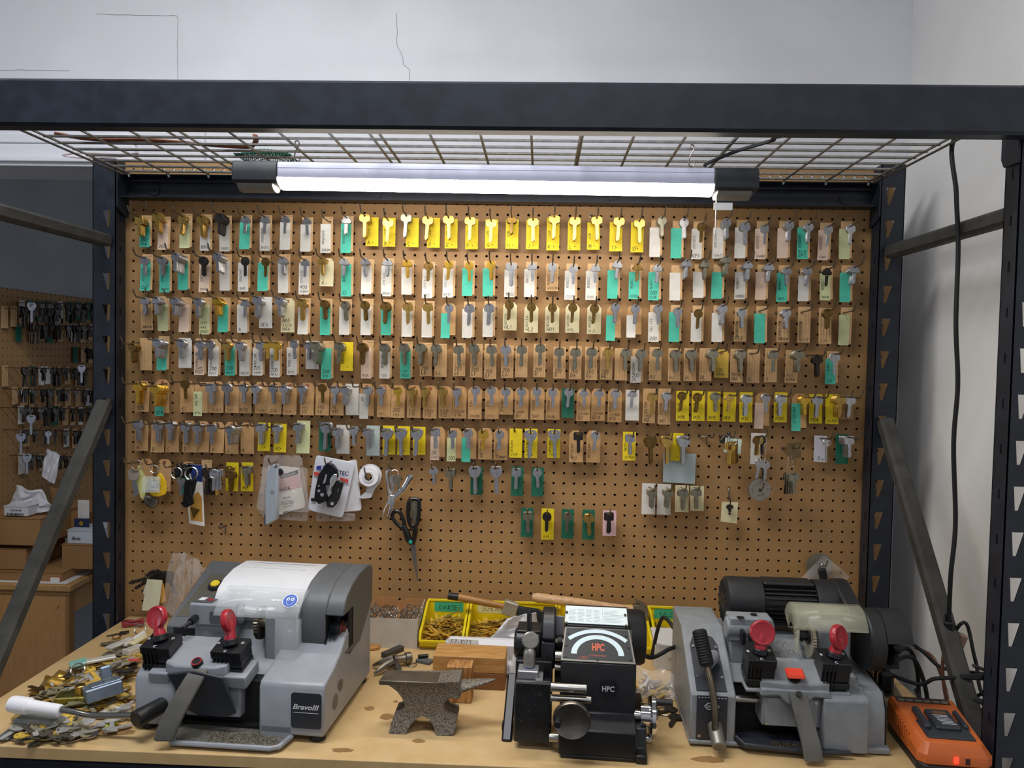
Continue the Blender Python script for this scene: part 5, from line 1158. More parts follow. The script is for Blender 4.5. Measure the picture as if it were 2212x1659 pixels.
for i in range(k+1):
    t = i/k; x = h0.x-.002+(h1.x-h0.x+.002)*t; zt_ = (q0.z-.007)*(1-t)+(h1.z+.002)*t; zb_ = at(800+1370*.14014, 1400+775*.14014, YA).z*(1-t)+(h1.z-.001)*t; rz_ = (zt_-zb_)/2; zc = (zt_+zb_)/2; ry_ = .021*(1-t)**.7+.001; rings.append([(x, YA+.026+ry_*math.cos(2*PI*j/20), zc+rz_*math.sin(2*PI*j/20)) for j in range(20)])
m.add([p for r_ in rings for p in r_], [(i*20+j, i*20+(j+1) % 20, i*20+20+(j+1) % 20, i*20+20+j) for i in range(k) for j in range(20)]+[tuple(range(19, -1, -1)), tuple(k*20+j for j in range(20))]); m.build('horn', mAn, an)
m = mb(); a_ = at(800+1180*.14014, 1400+440*.14014, YA+.02); m.bx(q1.x-.002, h0.x+.002, YA+.003, YA+.045, q0.z-.03, q0.z-.0065); m.build('step', mAn, an, bevel=.002)
# ---- wood blocks
mWood = mat('pale_pine', '#c79a5c', .6, col2='#a9753c', scale=30, lo=.3, hi=.7, stretch=(1, 6, 14))
mWoodD = mat('brown_pine', '#8f6034', .65, col2='#6f4726', scale=30, lo=.3, hi=.7, stretch=(1, 4, 40))
mEnd = mat('end_grain', '#bd8a4e', .6, col2='#7f5128', scale=25, lo=.35, hi=.65, stretch=(6, 1, 1))
for z0, z1, lb in ((0, .0335, 'lower brown wooden board of the stack behind the anvil'), (.034, .0665, 'upper wooden board of the stack behind the anvil')):
    m = mb(); m.box((.896, -.325, ZT+(z0+z1)/2+.0001), (.148, .068, z1-z0), rz(R(-1)), .0012); o = m.build('wood_block', mWood if z0 else mWoodD); tag(o, lb, 'wood block', 'wood blocks')
m = mb(); m.box((.8825, -.404, ZT+.036), (.05, .038, .072), rz(R(-1)), .0015); o = m.build('wood_block', mEnd); tag(o, 'small upright wooden block with end grain on top', 'wood block', 'wood blocks')
# ---- yellow bins
mBin = mat('yellow_bin_plastic', '#e8d014', .4, var=.04, scale=20)
mLabG = mat('bin_label_green', '#43b487', .7); mLabY = mat('bin_label_cream', '#dcd79a', .7)
def bin_(x, label, txt, lab):
    w, h = .102, .074; yb, yf = -.022, -.165
    t = thing('storage_bin', (x+w/2, (yb+yf)/2, ZT), label, 'bin', 'yellow storage bins'); m = mb(); e = .0022
    m.bx(x+.004, x+w-.004, yf+.012, yb, ZT, ZT+e); m.bx(x, x+w, yb-e, yb, ZT, ZT+h)
    sd = [(yb, ZT), (yb, ZT+h), (yb-.03, ZT+h), (yf+.03, ZT+.045), (yf+.008, ZT+.040), (yf, ZT+.024), (yf, ZT+.014), (yf+.014, ZT)]
    for xa in (x, x+w-e): m.prism(sd, e, YZ(xa))
    m.bx(x, x+w, yf, yf+.003, ZT+.011, ZT+.024); m.prism([(yf+.014, ZT), (yf, ZT+.012), (yf+.003, ZT+.013), (yf+.017, ZT+.001)], w, YZ(x))
    for xa in (x-.0018, x+w-.004): m.prism([(yb, ZT+h-.004), (yb, ZT+h), (yb-.03, ZT+h), (yf+.03, ZT+.046), (yf+.006, ZT+.041), (yf-.002, ZT+.024), (yf, ZT+.022), (yf+.008, ZT+.037), (yf+.03, ZT+.042), (yb-.03, ZT+h-.004)], .0058, YZ(xa))
    m.bx(x-.001, x+w+.001, yb-.004, yb, ZT+h-.005, ZT+h+.001); m.bx(x-.001, x+w+.001, yf-.003, yf+.001, ZT+.0185, ZT+.024)
    m.build('tub', mBin, t, bevel=.0008)
    if lab:
        s = mb(); s.prism(rrect(.072, .025, .004, 2, x+w/2, ZT+.056), .0004, XZ(yb-e)); lo_ = s.build('bin_label', lab, t)
        s = mb(); write(s, txt, lambda a, b: (x+.027+a, yb-e-.0006, ZT+.049+b), .012, .0009, maxw=.056); s.build('handwriting', mInk, lo_, sharp=0)
    return x, w, yb, yf
pile_keys = []
def key_pile(x0, x1, y0, y1, z0, zt, n, mt_names, label, group, seed):
    B = Bulk(); r = random.Random(seed)
    for i in range(n):
        k = r.choice('srs'); u, v = r.random(), r.random(); z = z0+.002+(zt-z0)*(1-abs(u-.5)*.9)*(.25+.75*v)*(i/n)**.6
        T = M4.Translation(V((x0+(x1-x0)*u, y0+(y1-y0)*v, z))) @ M4.Rotation(r.uniform(0, 6.3), 4, 'Z') @ M4.Rotation(PI/2+r.uniform(-.5, .5), 4, 'X') @ M4.Rotation(r.uniform(-.5, .5), 4, 'Y') @ M4.Scale(.8, 4)
        B.add(kgeom(k), KS[r.choice(mt_names)], T)
    o = B.build('loose_keys'); tag(o, label, 'keys', group, 'stuff')
for i, (lb, tx, lab) in enumerate((('yellow bin labelled KWIKSET on green, heaped with brass keys', 'KWIKSET', mLabG), ('yellow bin with a cream label under the brush handle', 'SCHLAGE', mLabY), ('yellow bin under the brush bristles', '', None), ('yellow bin behind the code machine card', '', None), ('yellow bin behind the black motor', '', None), ('yellow bin labelled YALE Y1 on green', 'YALE Y1', mLabG))):
    x, w, yb, yf = bin_(.763+i*.1076+(.004 if i == 5 else 0), lb, tx, lab)
    if i in (0, 1, 5): key_pile(x+.02, x+w-.02, yf+.03, yb-.03, ZT+.008, ZT+(.05 if i == 0 else .036), 230, 'gbgo', 'heap of loose brass keys in the %s' % ('KWIKSET bin', 'cream labelled bin', '', '', '', 'YALE Y1 bin')[i], 'loose keys in the bins', 20+i)
# ---- carton of rings
mKraft = mat('kraft_carton', '#a97c4c', .8, var=.08, scale=30); mCartW = mat('white_carton', '#c9c0b4', .7, var=.05, scale=30)
ct = thing('carton', (.7, -.1, ZT), 'open carton with white front, filled with steel rings', 'box', 'boxes on the bench'); x0, x1 = .632, .757; m = mb()
m.prism([(x0, ZT), (x1, ZT), (x1, ZT+.069), (x0, ZT+.069)], .0015, XZ(-.1565)); cf = m.build('front_panel', mCartW, ct)
m = mb(); m.bx(x0, x1, -.155, -.04, ZT, ZT+.0015); m.bx(x0, x0+.0015, -.155, -.04, ZT, ZT+.07); m.prism([(x0, ZT), (x1, ZT), (x1, ZT+.079), (.709, ZT+.079), (.704, ZT+.073), (.692, ZT+.072), (.69, ZT+.08), (x0, ZT+.08)], .0015, XZ(-.04)); m.build('back_panel', mKraft, ct)
m = mb(); m.prism([(-.155, ZT), (-.155, ZT+.069), (-.04, ZT+.079), (-.04, ZT)], .0015, YZ(x1-.0015)); m.build('side_panel', mCartW, ct)
m = mb(); m.bx(x0+.003, x1-.003, -.152, -.043, ZT+.002, ZT+.05); m.build('inner_tray', mKraft, ct)
mRing = mat('ring_steel', '#b9b6b0', .25, 1)
r = random.Random(4)
for c in range(5):
    for k in range(9):
        px_, py_ = (802, 828, 852, 877, 897)[c]+r.uniform(-7, 7), 0; p = at(px_, 1325, -.14+k*.006); m = mb(); ax = V((r.uniform(-.2, .2), -1, r.uniform(.1, .7))).normalized(); q = ax.to_track_quat('Z', 'Y').to_matrix(); cz_ = ZT+.0635+r.uniform(-.003, .006)+(.004 if k == 2 else 0)
        m.tube([V((p.x, -.143+k*.0085, cz_))+q @ V(((.0086)*math.cos(t), .0086*math.sin(t), 0)) for t in [2*PI*i/18 for i in range(18)]], .0013, 5, closed=True)
        o = m.build('split_ring', mRing); tag(o, 'steel split ring among the rings in the carton', 'ring', 'steel rings in the carton')
# ---- brush and claw hammer lying on the bins
mHandleO = mat('orange_wood', '#ad7a3c', .4, var=.15, scale=20, coat=.3); mHandleP = mat('pale_hickory', '#dab48c', .45, col2='#c49a6c', scale=30, stretch=(2, 10, 10))
br_ = thing('brush', (.95, -.085, ZT+.07), 'long orange-handled bench brush with black bristles', 'brush'); a_, b_, c_, d_ = at(968, 1287, -.09), at(990, 1290, -.09), at(1090, 1310, -.09), at(1112, 1318, -.09); e_ = at(1185, 1340, -.09)
lift = V((0, 0, 0)); m = mb(); m.tube([a_, b_], .0088, 14); m.build('handle_cap', mBlack, br_)
m = mb(); m.tube([b_, b_.lerp(c_, .3), b_.lerp(c_, .7), c_], [.009, .0088, .0082, .0065], 14); m.build('handle', mHandleO, br_)
ux = (e_-c_).normalized(); rt_ = M4((ux, V((0, 1, 0)), ux.cross(V((0, 1, 0))))).transposed()
m = mb(); m.box(c_.lerp(d_, .55), (.034, .018, .034), rt_, .002); m.build('ferrule', mat('tin_ferrule', '#a9a498', .4, .4, var=.1, scale=40), br_)
m = mb(); r = random.Random(2); m.box(c_.lerp(e_, .5), (.05, .01, .02), rt_, .003)
for i in range(420):
    s_ = V((0, r.uniform(-.007, .007), 0))+rt_ @ V((0, 0, r.uniform(-.011, .011))); p0 = c_.lerp(e_, .3)+s_; p1 = e_+s_*1.5+V((r.uniform(-.014, .006), 0, r.uniform(-.012, .004))); m.tube([p0, p0.lerp(p1, .6)+V((0, 0, .002)), p1-V((0, 0, .004))], [.0007, .0007, .0003], 3)
m.build('bristles', mat('black_bristle', '#0e0e0f', .5), br_)
mHead = mat('forged_steel', '#8b857c', .38, .9, var=.2, scale=50)
ch_ = thing('claw_hammer', (1.14, -.075, ZT+.08), 'claw hammer with pale wooden handle lying across the bins', 'hammer', 'hammers'); a_, b_ = at(1150, 1290, -.08), at(1372, 1316, -.08)
m = mb(); m.tube([a_, a_.lerp(b_, .05), a_.lerp(b_, .45), a_.lerp(b_, .8), b_], [.0085, .0115, .0102, .0072, .0068], 14, flat=1.15); m.build('handle', mHandleP, ch_)
flat('head', [(0, 62), (50, 55), (90, 62), (88, 55), (60, 30), (25, 5), (32, 3), (90, 30), (140, 55), (165, 75), (188, 110), (190, 200), (160, 215), (130, 180), (60, 165), (0, 160)], (1366, 1292, .165), -.07, .022, mHead, ch_, bevel=.002)
m = mb(); p = at(1397, 1336, -.08); m.cyl(p, p+V((.0, .0, -.022)), .012, n=16); m.build('poll', mHead, ch_)
# ---- small claw hammer behind the anvil
ch2 = thing('claw_hammer', (.73, -.29, ZT), 'small dark claw hammer head behind the anvil', 'hammer', 'hammers')
m = mb(); a_, b_ = onz(888, 1420, ZT+.016), onz(850, 1426, ZT+.016); m.cyl(a_, a_.lerp(b_, .35), .0125, .0125, 18, .0015); m.tube([a_.lerp(b_, .3), a_.lerp(b_, .7), b_], [.009, .0085, .012], 14); h2 = m.build('head', mHead, ch2)
m = mb()
for pts, in (([(848, 1424), (830, 1428), (815, 1434), (806, 1438)],), ([(848, 1430), (832, 1438), (818, 1448), (808, 1455)],)):
    q = [onz(x_, y_, ZT+(.018, .016, .011, .006)[i]) for i, (x_, y_) in enumerate(pts)]; m.tube(q, [.009, .007, .005, .003], 8)
m.build('claw', mHead, ch2)
m = mb(); a_, b_ = onz(853, 1428, ZT+.012), onz(868, 1463, ZT+.009); m.cyl(a_, b_, .0065, .0065, 14); m.build('handle', mat('grey_steel_handle', '#6d6a66', .4, .8), ch2)
def bar3(name, p, q, w, h, m_, label, cat, grp=None, z=0):
    p, q = V(p), V(q); d = (q-p); k = mb(); k.box((p+q)/2+V((0, 0, h/2+z)), (d.length, w, h), rz(math.atan2(d.y, d.x)), .001); o = k.build(name, m_); tag(o, label, cat, grp); return o
bar3('steel_bar', onz(828, 1422, ZT), onz(868, 1405, ZT), .016, .012, mat('dark_bar', '#4b4844', .5, .5), 'short dark steel bar lying behind the small hammer', 'bar')
bar3('whetstone', onz(902, 1428, ZT), onz(932, 1434, ZT), .02, .007, mat('slate_stone', '#5b5f5f', .7), 'grey sharpening stone beside the wooden boards', 'stone')
bar3('rubber_grip', onz(903, 1422, ZT+.0075), onz(925, 1420, ZT+.0075), .008, .007, mBlack, 'black rubber plug pins on the sharpening stone', 'plug')
m = mb(); p = onz(805, 1400, ZT); m.lathe([(.016, 0), (.018, .002), (.018, .006), (.015, .008)], p, (0, 0, 1), 24); o = m.build('wooden_disc', mHandleO); tag(o, 'brown turned wooden disc at the corner of the grey cutter', 'disc')
def kring(c, rad, ax, label, group='loose key rings', r_=.0009, nm='key_ring', m_=None):
    q = V(ax).normalized().to_track_quat('Z', 'Y').to_matrix(); k = mb()
    for t in (0, 1): k.tube([V(c)+q @ V((rad*math.cos(a), rad*math.sin(a), t*r_*1.8)) for a in [2*PI*i/22 for i in range(22)]], r_, 6, closed=True)
    o = k.build(nm, m_ or mRing); tag(o, label, 'ring', group); return o
kring(onz(890, 1437, ZT+.001), .0105, (0, 0, 1), 'flat steel ring under the small hammer face'); kring(onz(1438, 1538, ZT+.001), .018, (0, 0, 1), 'large thin ring beside the chrome side handwheel')
for i, (x_, y_, k, a_) in enumerate(((1425, 1540, 'r', 1.2), (1455, 1530, 's', 2.2), (1462, 1545, 's', 2.7))): put_key(k, 'd', onz(x_, y_, ZT+.002+.001*i), 0, a_, 'small dark key %s beside the right machine' % ('left of the thin ring', 'right of the thin ring', 'nearest the grey panel')[i], 'loose keys by the right machine', pitch=PI/2)
# ---- bags, paper and a white carton
film('plastic_bag', [at(1095, 1335, -.24), at(1158, 1322, -.23), at(1172, 1405, -.22), at(1040, 1398, -.26)], 12, .0045, mFilm2, seed=3, solid=.0008); tag(bpy.data.objects['plastic_bag'], 'white crumpled plastic bag behind the code machine head', 'bag', 'plastic bags')
m = mb(); m.box((.915, -.265, ZT+.036), (.16, .03, .07), rz(R(-1)), .01); pb_ = m.build('paper_roll', mFilm2); tag(pb_, 'white wrapped parcel marked EZ-1073 behind the wooden boards', 'parcel')
f = frame((.846, -.2805, ZT+.0585), (1, -.0175, 0), (0, .3, .95)); m = mb(); m.prism([(-.003, 0), (.062, 0), (.062, .0135), (-.003, .0135)], .0006, f); lp_ = m.build('parcel_label', SC['w'][1], pb_); m = mb(); write(m, 'EZ-1073', lambda a, b: f(a+.003, b+.0025, .0008), .0095, .0009, maxw=.052); m.build('handwriting', mInk, lp_, sharp=0)
film('plastic_bag', [at(1090, 1400, -.27), at(1118, 1395, -.27), at(1116, 1465, -.3), at(1092, 1455, -.3)], 7, .004, mFilm2, seed=9, solid=.0008); tag(bpy.data.objects['plastic_bag.001'], 'white bag end hanging left of the code machine', 'bag', 'plastic bags')
m = mb(); a_ = onz(1417, 1447, ZT); m.box((a_.x+.045, a_.y+.055, ZT+.0275), (.09, .11, .055), rz(R(-3)), .001); o = m.build('carton', mat('white_card_box', '#d5d3d0', .6)); tag(o, 'small plain white carton left of the right machine', 'box', 'boxes on the bench')
m = mb(); m.box((a_.x+.035, a_.y-.0022, ZT+.038), (.022, .0006, .02), rz(R(-3))); m.build('carton_label', SC['w'][1], o)
film('plastic_bag', [onz(1375, 1440, ZT+.03), onz(1462, 1452, ZT+.045), onz(1470, 1512, ZT+.004), onz(1375, 1512, ZT+.004)], 9, .005, mFilm, seed=5, solid=.0006); tag(bpy.data.objects['plastic_bag.002'], 'clear bag of small parts in front of the white carton', 'bag', 'plastic bags')
key_pile(1.235, 1.30, -.37, -.31, ZT, ZT+.014, 24, 'nsb', 'few small keys inside the clear bag', 'loose keys in the bag', 41)
# ---- battery charger
mOr = mat('orange_plastic', '#c4622a', .42, var=.04, scale=20)
F = Fr(1.674, -.612, -4.5); cg = thing('battery_charger', F.w(.06, .08, 0), 'orange and black battery charger with a red light at the front', 'charger')
m = F.mb(); m.prism([(-.0, .01), (.012, -.004), (.108, -.004), (.12, .01), (.118, .15), (.002, .15)], .014, AB(.0)); m.build('base', mBlack, cg, bevel=.002)
m = F.mb(); pts = [(.0, .012), (.012, .0), (.108, .0), (.12, .012), (.118, .15), (.002, .15)]; top = [(.012, .02), (.02, .012), (.1, .012), (.108, .02), (.112, .148), (.006, .148)]
lo_ = [(p[0], p[1], .014) for p in pts]; mi_ = [(p[0], p[1], .03 if p[1] < .1 else .058) for p in pts]; hi_ = [(p[0], p[1], .048 if p[1] < .1 else .064) for p in top]
m.add(lo_+mi_+hi_, [(5, 4, 3, 2, 1, 0), (12, 13, 14, 15, 16, 17)]+[(k*6+i, k*6+(i+1) % 6, k*6+6+(i+1) % 6, k*6+6+i) for k in (0, 1) for i in range(6)]); m.build('shell', mOr, cg, bevel=.002)
tilt = rx(math.atan2(.016, .128)); tp = lambda a, b: .048+(b-.02)*.125
m = F.mb(); m.box((.06, .048, tp(0, .048)+.001), (.078, .052, .006), tilt, .002); m.box((.03, .072, tp(0, .072)+.006), (.012, .06, .012), tilt, .003); m.box((.096, .075, tp(0, .075)+.005), (.009, .05, .01), tilt, .003); m.box((.064, .07, tp(0, .07)+.005), (.042, .056, .011), tilt, .003); sl_ = m.build('battery_seat', mCharc, cg)
m = F.mb(); m.box((.064, .084, tp(0, .084)+.0108), (.022, .008, .0005), tilt); m.build('seat_badge', mat('badge_brown', '#6b4a2c', .5), sl_)
m = F.mb()
for i in range(7): m.box((.062+.001*i-.0, .076-.0042*i, tp(0, .076-.0042*i)+.0108), (.024-.0015*(i % 3), .0012, .0004), tilt)
m.build('seat_print', mWhiteInk, sl_)
m = F.mb(); m.box((.058, .138, tp(0, .138)+.0006), (.092, .016, .001), tilt); pn_ = m.build('legend_panel', mat('legend_dark', '#33281f', .5), cg)
m = F.mb()
for i in range(6): m.box((.02+i*.015, .135, tp(0, .135)+.0013), (.011, .007, .0004), tilt)
m.build('legend_print', mat('legend_grey', '#7d7468', .6), pn_)
m = F.mb()
for i in range(6): m.box((-.0, .05+i*.009, .034+i*.0022), (.0025, .004, .022), None, .0008)
m.build('side_ribs', mOr, cg)
m = F.mb(); m.box((.058, -.0005, .025), (.007, .002, .011), None, .0006); m.build('indicator_light', mat('red_led', '#ff3020', .3, emit='#ff2010', es=6), cg)
m = F.mb(); m.box((.076, -.0002, .024), (.007, .0015, .011), None, .0006); m.build('indicator_dark', mat('dark_led', '#3a1a18', .3), cg)
# ---- outlet strip, plugs and cords
F = Fr(1.715, -.40, -12); os_ = thing('outlet_strip', F.w(0, .1, 0), 'beige outlet strip full of plugs behind the right machine', 'power strip')
mBeige = mat('beige_steel', '#8d7f68', .5, var=.1, scale=20)
m = F.mb(); m.box((.0, .1, .02), (.055, .26, .04), None, .003); m.build('housing', mBeige, os_)
mBrownP = mat('brown_plug', '#6b4431', .5)
for i in range(6):
    b_ = .0+i*.036; m = F.mb(); m.cyl((-.004, b_, .04), (-.004, b_, .0425), .0165, n=20); m.build('outlet', mat('outlet_brown', '#4a3a30', .4), os_)
for i, (mt_, lb) in enumerate(((mBlack, 'nearest black plug'), (mBlack, 'second black plug'), (mBrownP, 'brown plug behind the black plugs'), (mBrownP, 'ribbed brown plug'), (mBlack, 'farthest small black plug'))):
    b_ = .0+i*.036; m = F.mb(); m.box((-.004, b_, .064), (.028, .024, .042), None, .006); m.cyl((-.004, b_, .07), (-.002, b_+.004, .09), .009, .006, 14); o = m.build('plug', mt_); tag(o, lb+' in the beige outlet strip', 'plug', 'plugs in the outlet strip')
P = lambda x_, y_, d: at(x_, y_, d)
cord('power_cord', [F.w(-.003, .004, .09), P(1950, 1420, -.38), P(1975, 1425, -.36), P(1995, 1470, -.36), P(2005, 1520, -.36), onz(2012, 1560, ZT+.004), (1.82, -.3, ZT+.006)], .0042, 'black cord looping over the plugs to the wall')
cord('power_cord', [F.w(-.003, .04, .09), P(1958, 1400, -.36), P(1980, 1440, -.34), P(1985, 1500, -.33), onz(1992, 1540, ZT+.004)], .0042, 'black cord dropping behind the orange charger')
cord('power_cord', [F.w(.0, .0, .08), P(1985, 1478, -.42), P(2020, 1466, -.43), P(2080, 1464, -.44), P(2130, 1466, -.47), P(2160, 1470, -.5), (1.83, -.54, 1.02)], .0038, 'black cord running level to the right front post')
cord('power_cord', [(1.66, -.28, 1.04), P(1950, 1384, -.32), P(1990, 1405, -.33), P(2030, 1440, -.35), P(2080, 1450, -.38), P(2130, 1458, -.45), (1.80, -.5, 1.03)], .0036, 'black cord leaving the brush motor towards the post')
cord('power_cord', [P(2056, 1376, -.37), P(2075, 1348, -.39), P(2090, 1352, -.39), P(2103, 1410, -.4), P(2110, 1440, -.4), P(2118, 1490, -.42), P(2145, 1528, -.45), (1.82, -.5, .99)], .0034, 'black cord hanging from the tan tap and curling right')
cord('power_cord', [P(2065, 1385, -.37), P(2058, 1420, -.37), P(2060, 1460, -.38), P(2080, 1495, -.4), P(2110, 1503, -.41), P(2135, 1485, -.43), P(2150, 1460, -.45), (1.82, -.5, 1.05)], .0032, 'black cord loop below the tan tap')
cord('power_cord', [P(2040, 1403, -.37), P(2036, 1440, -.37), P(2040, 1490, -.37), onz(2050, 1530, ZT+.004)], .0034, 'brown cord dropping straight from the tan tap', mBrownP)
cord('power_cord', [P(1975, 1398, -.3), P(2010, 1415, -.31), P(2030, 1450, -.33), P(2045, 1500, -.34), onz(2050, 1550, ZT+.004)], .0034, 'brown cord crossing behind the black cords', mBrownP)
cord('power_cord', [onz(2052, 1545, ZT+.02), P(2095, 1533, -.4), P(2150, 1533, -.42), (1.85, -.44, .97)], .0036, 'black cord low behind the charger to the post')
cord('hanging_cord', [(1.862, -.55, Z0+.02), P(2068, 292, -.40), P(2066, 420, -.40), P(2070, 530, -.40), P(2065, 700, -.40), P(2069, 830, -.40), P(2060, 960, -.40), P(2064, 1130, -.40), P(2054, 1240, -.40), P(2050, 1332, -.38)], .0042, 'long black lamp cord hanging in front of the right wall', n=8)
m = mb(); a_, b_ = P(2048, 1327, -.38), P(2052, 1372, -.375); m.tube([a_, a_.lerp(b_, .3), a_.lerp(b_, .35), b_], [.0062, .0065, .011, .0125], 10); o = m.build('plug', mBlack); tag(o, 'black plug hanging on the long lamp cord', 'plug')
m = mb(); a_, b_ = P(2051, 1370, -.372), P(2049, 1404, -.37); m.tube([a_, a_.lerp(b_, .5), b_], [.0125, .0135, .010], 8); q_ = P(2072, 1385, -.365); m.box(q_, (.02, .02, .032), ry(R(20)), .004); o = m.build('cord_tap', mat('tan_tap', '#a08070', .5)); tag(o, 'tan cord tap below the hanging black plug', 'plug')
cord('machine_cord', [V((1.235, -.44, ZT+.115)), P(1410, 1420, -.4), P(1440, 1405, -.38), P(1468, 1385, -.33), (1.30, -.27, ZT+.13), (1.29, -.2, ZT+.02)], .0042, 'black cord leaving the code machine motor')
cord('machine_cord', [P(1478, 1322, -.06), P(1500, 1326, -.05), P(1530, 1332, -.06), (1.45, -.15, ZT+.05)], .0042, 'black cord behind the right machine by the hardboard')
# ================================================================ odd things hanging on the board
cG = (260, 980, .13562); cK = (540, 960, .13562); cS = (800, 990, 200/1185); cJ = (1500, 920, .13562)
def loose_hook(px, py, y, label, ext=.03, L=None):
    K = at(px, py, y); peg_hook(K, ext, label, 'peg hooks for odd things'); return K
def T_hook(c, x, y, label):
    p = at(c[0]+x*c[2], c[1]+y*c[2], 0); u, v = round(p.x/.0254), round((Z0-p.z)/.0254); B = hole(u, v); m = mb()
    m.tube(spline([B+V((0, .004, 0)), B+V((0, -.006, 0)), B+V((.012, -.012, -.001)), B+V((.02, -.012, 0))], 4), .0017, 8); m.tube([B+V((.016, -.012, 0)), B+V((.016, -.012, -.022))], .0017, 8)
    m.tube([B+V((.018, -.012, .001)), B+V((.02, -.05, .001)), B+V((.021, -.06, .004)), B+V((.022, -.068, .014))], .0017, 8); o = m.build('peg_hook', mHook); tag(o, label, 'hook', 'peg hooks for odd things')
T_hook(cG, 1620, 1125, 'empty double-ended hook below the yellow cards at the left'); T_hook(cJ, 70, 160, 'empty double-ended hook right of the pale blue note')
# --- left bundles
loose_hook(288, 1000, -.05, 'hook with the clear-headed key at the lower left'); loose_hook(332, 1002, -.05, 'hook carrying the yellow fob and clear keychain'); loose_hook(372, 1008, -.05, 'hook carrying an empty split ring'); loose_hook(405, 1010, -.05, 'hook carrying the black folding tool'); loose_hook(462, 1014, -.05, 'hook with keys left of the yellow cards')
card((316, 991), (318, 1060), -.02, 'G', '', 'manila shipping tag behind the clear-headed key', 'paper tags on the key board'); card((356, 992), (362, 1060), -.02, 'G', 'FTECH', 'manila shipping tag behind the yellow fob', 'paper tags on the key board'); card((408, 997), (410, 1060), -.02, 'Gt', '', 'manila tag behind the black folding tool', 'paper tags on the key board'); card((447, 993), (448, 1066), -.02, 'T' + 'p', '', 'tan tag behind the ringed steel keys', 'paper tags on the key board')
kring(at(296, 1005, -.055), .012, (.3, -1, .1), 'small split ring with the clear-headed key', 'rings on the board', .0011); kring(at(333, 1013, -.055), .0095, (.2, -1, .1), 'split ring above the yellow fob', 'rings on the board', .0013); kring(at(382, 1022, -.06), .0135, (0, -1, .15), 'empty split ring beside the black folding tool', 'rings on the board', .0013); kring(at(414, 1023, -.06), .0155, (0, -1, .15), 'split ring holding the black folding tool', 'rings on the board', .0015); kring(at(463, 1023, -.06), .0105, (.1, -1, .1), 'ring of steel keys left of the yellow cards', 'rings on the board', .0011)
kb = thing('plastic_headed_key', at(289, 1040, -.05), 'key with smoky clear plastic head, leftmost on the lower row', 'key'); flat('head', [(130, 270), (170, 240), (290, 250), (310, 300), (300, 400), (260, 420), (170, 420), (140, 390)], cG, -.05, .005, mat('smoky_plastic', '#a09488', .2, alpha=.8), kb, bevel=.001); flat('blade', [(190, 420), (260, 420), (300, 640), (270, 660), (245, 700), (215, 660)], cG, -.05, .002, KM['s'][1], kb)
o = flat('paper_tag', [(275, 190), (310, 190), (430, 420), (385, 720), (360, 730), (320, 690), (270, 460)], cG, -.042, .0006, mat('lime_note', '#dcdb8e', .7)); tag(o, 'pale yellow paper tag hanging beside the clear-headed key', 'tag')
fb = flat('key_fob', [(640, 300), (665, 320), (690, 350), (735, 430), (748, 580), (720, 650), (620, 682), (520, 665), (470, 620), (520, 480), (600, 340)], cG, -.055, .004, mat('yellow_fob', '#e2b81c', .35), bevel=.0015); tag(fb, 'yellow teardrop plastic key fob with blue lettering', 'key fob')
f = frame(at(260+640*.13562, 980+460*.13562, -.0592), (.15, 0, -1), (1, 0, .15)); m = mb(); printed(m, 'hello', lambda p, q, r: f(p, q-.006, r), .006, bold=.03); m.build('fob_print', mat('blue_print', '#24386e', .5), fb)
kc = flat('keychain_frame', [(370, 355), (640, 365), (630, 615), (355, 615)], cG, -.064, .004, mat('clear_acrylic', '#e8efe6', .08, alpha=.35, spec=.8)); tag(kc, 'clear square acrylic keychain over the yellow fob', 'keychain')
flat('inset_picture', [(470, 420), (590, 420), (590, 570), (430, 580)], cG, -.0645, .0025, mat('inset_print', '#7c8fa6', .4, col2='#e6e6dc', scale=180, lo=.4, hi=.6), kc)
o = flat('lump', [(395, 690), (430, 640), (480, 660), (560, 690), (635, 700), (630, 780), (590, 850), (520, 862), (450, 820), (405, 760)], cG, -.04, .012, mat('pewter', '#7b776c', .35, .8, var=.3, scale=60), bevel=.004); o.name = 'pewter_trinket'; tag(o, 'grey lumpy metal trinket below the yellow fob', 'trinket')
bt_ = flat('body', [(1060, 410), (1200, 400), (1225, 440), (1200, 560), (1165, 690), (1185, 790), (1080, 855), (1010, 820), (1025, 700), (1040, 560), (1045, 470)], cG, -.07, .011, mat('black_anodised', '#0f1012', .35, .3), None, bevel=.002); bt_.name = 'folding_tool'; tag(bt_, 'black folding pocket tool hanging on a split ring', 'tool', 'folding tools')
for x_, y_, r_ in ((1168, 415, .0018), (1062, 682, .002), (1070, 735, .0025), (1112, 778, .0038)): p = at(260+x_*.13562, 980+y_*.13562, -.0812); m = mb(); m.cyl(p, p+V((0, -.0015, 0)), r_, n=14); m.build('rivet', mChrome, bt_)
flat('inlay', [(1120, 510), (1155, 510), (1140, 660), (1095, 655)], cG, -.0812, .0008, mChrome, bt_)
o = flat('remote_key', [(880, 230), (930, 180), (1120, 150), (1220, 160), (1180, 300), (1040, 380), (900, 380)], cG, -.035, .012, mBlack, bevel=.003); tag(o, 'black car remote head behind the empty ring', 'remote')
put_key('r', 's', at(260+970*.13562, 980+400*.13562, -.03), .02, 0, 'steel key blade below the black car remote', 'keys by the folding tool')
bc_ = flat('backing_card', [(1050, 170), (1305, 180), (1320, 600), (1345, 1155), (1105, 1110), (1080, 860), (1180, 600)], cG, -.045, .0015, SC['w'][1]); bc_.name = 'product_card'; tag(bc_, 'long white and blue product card with a brown triangular bit', 'card')
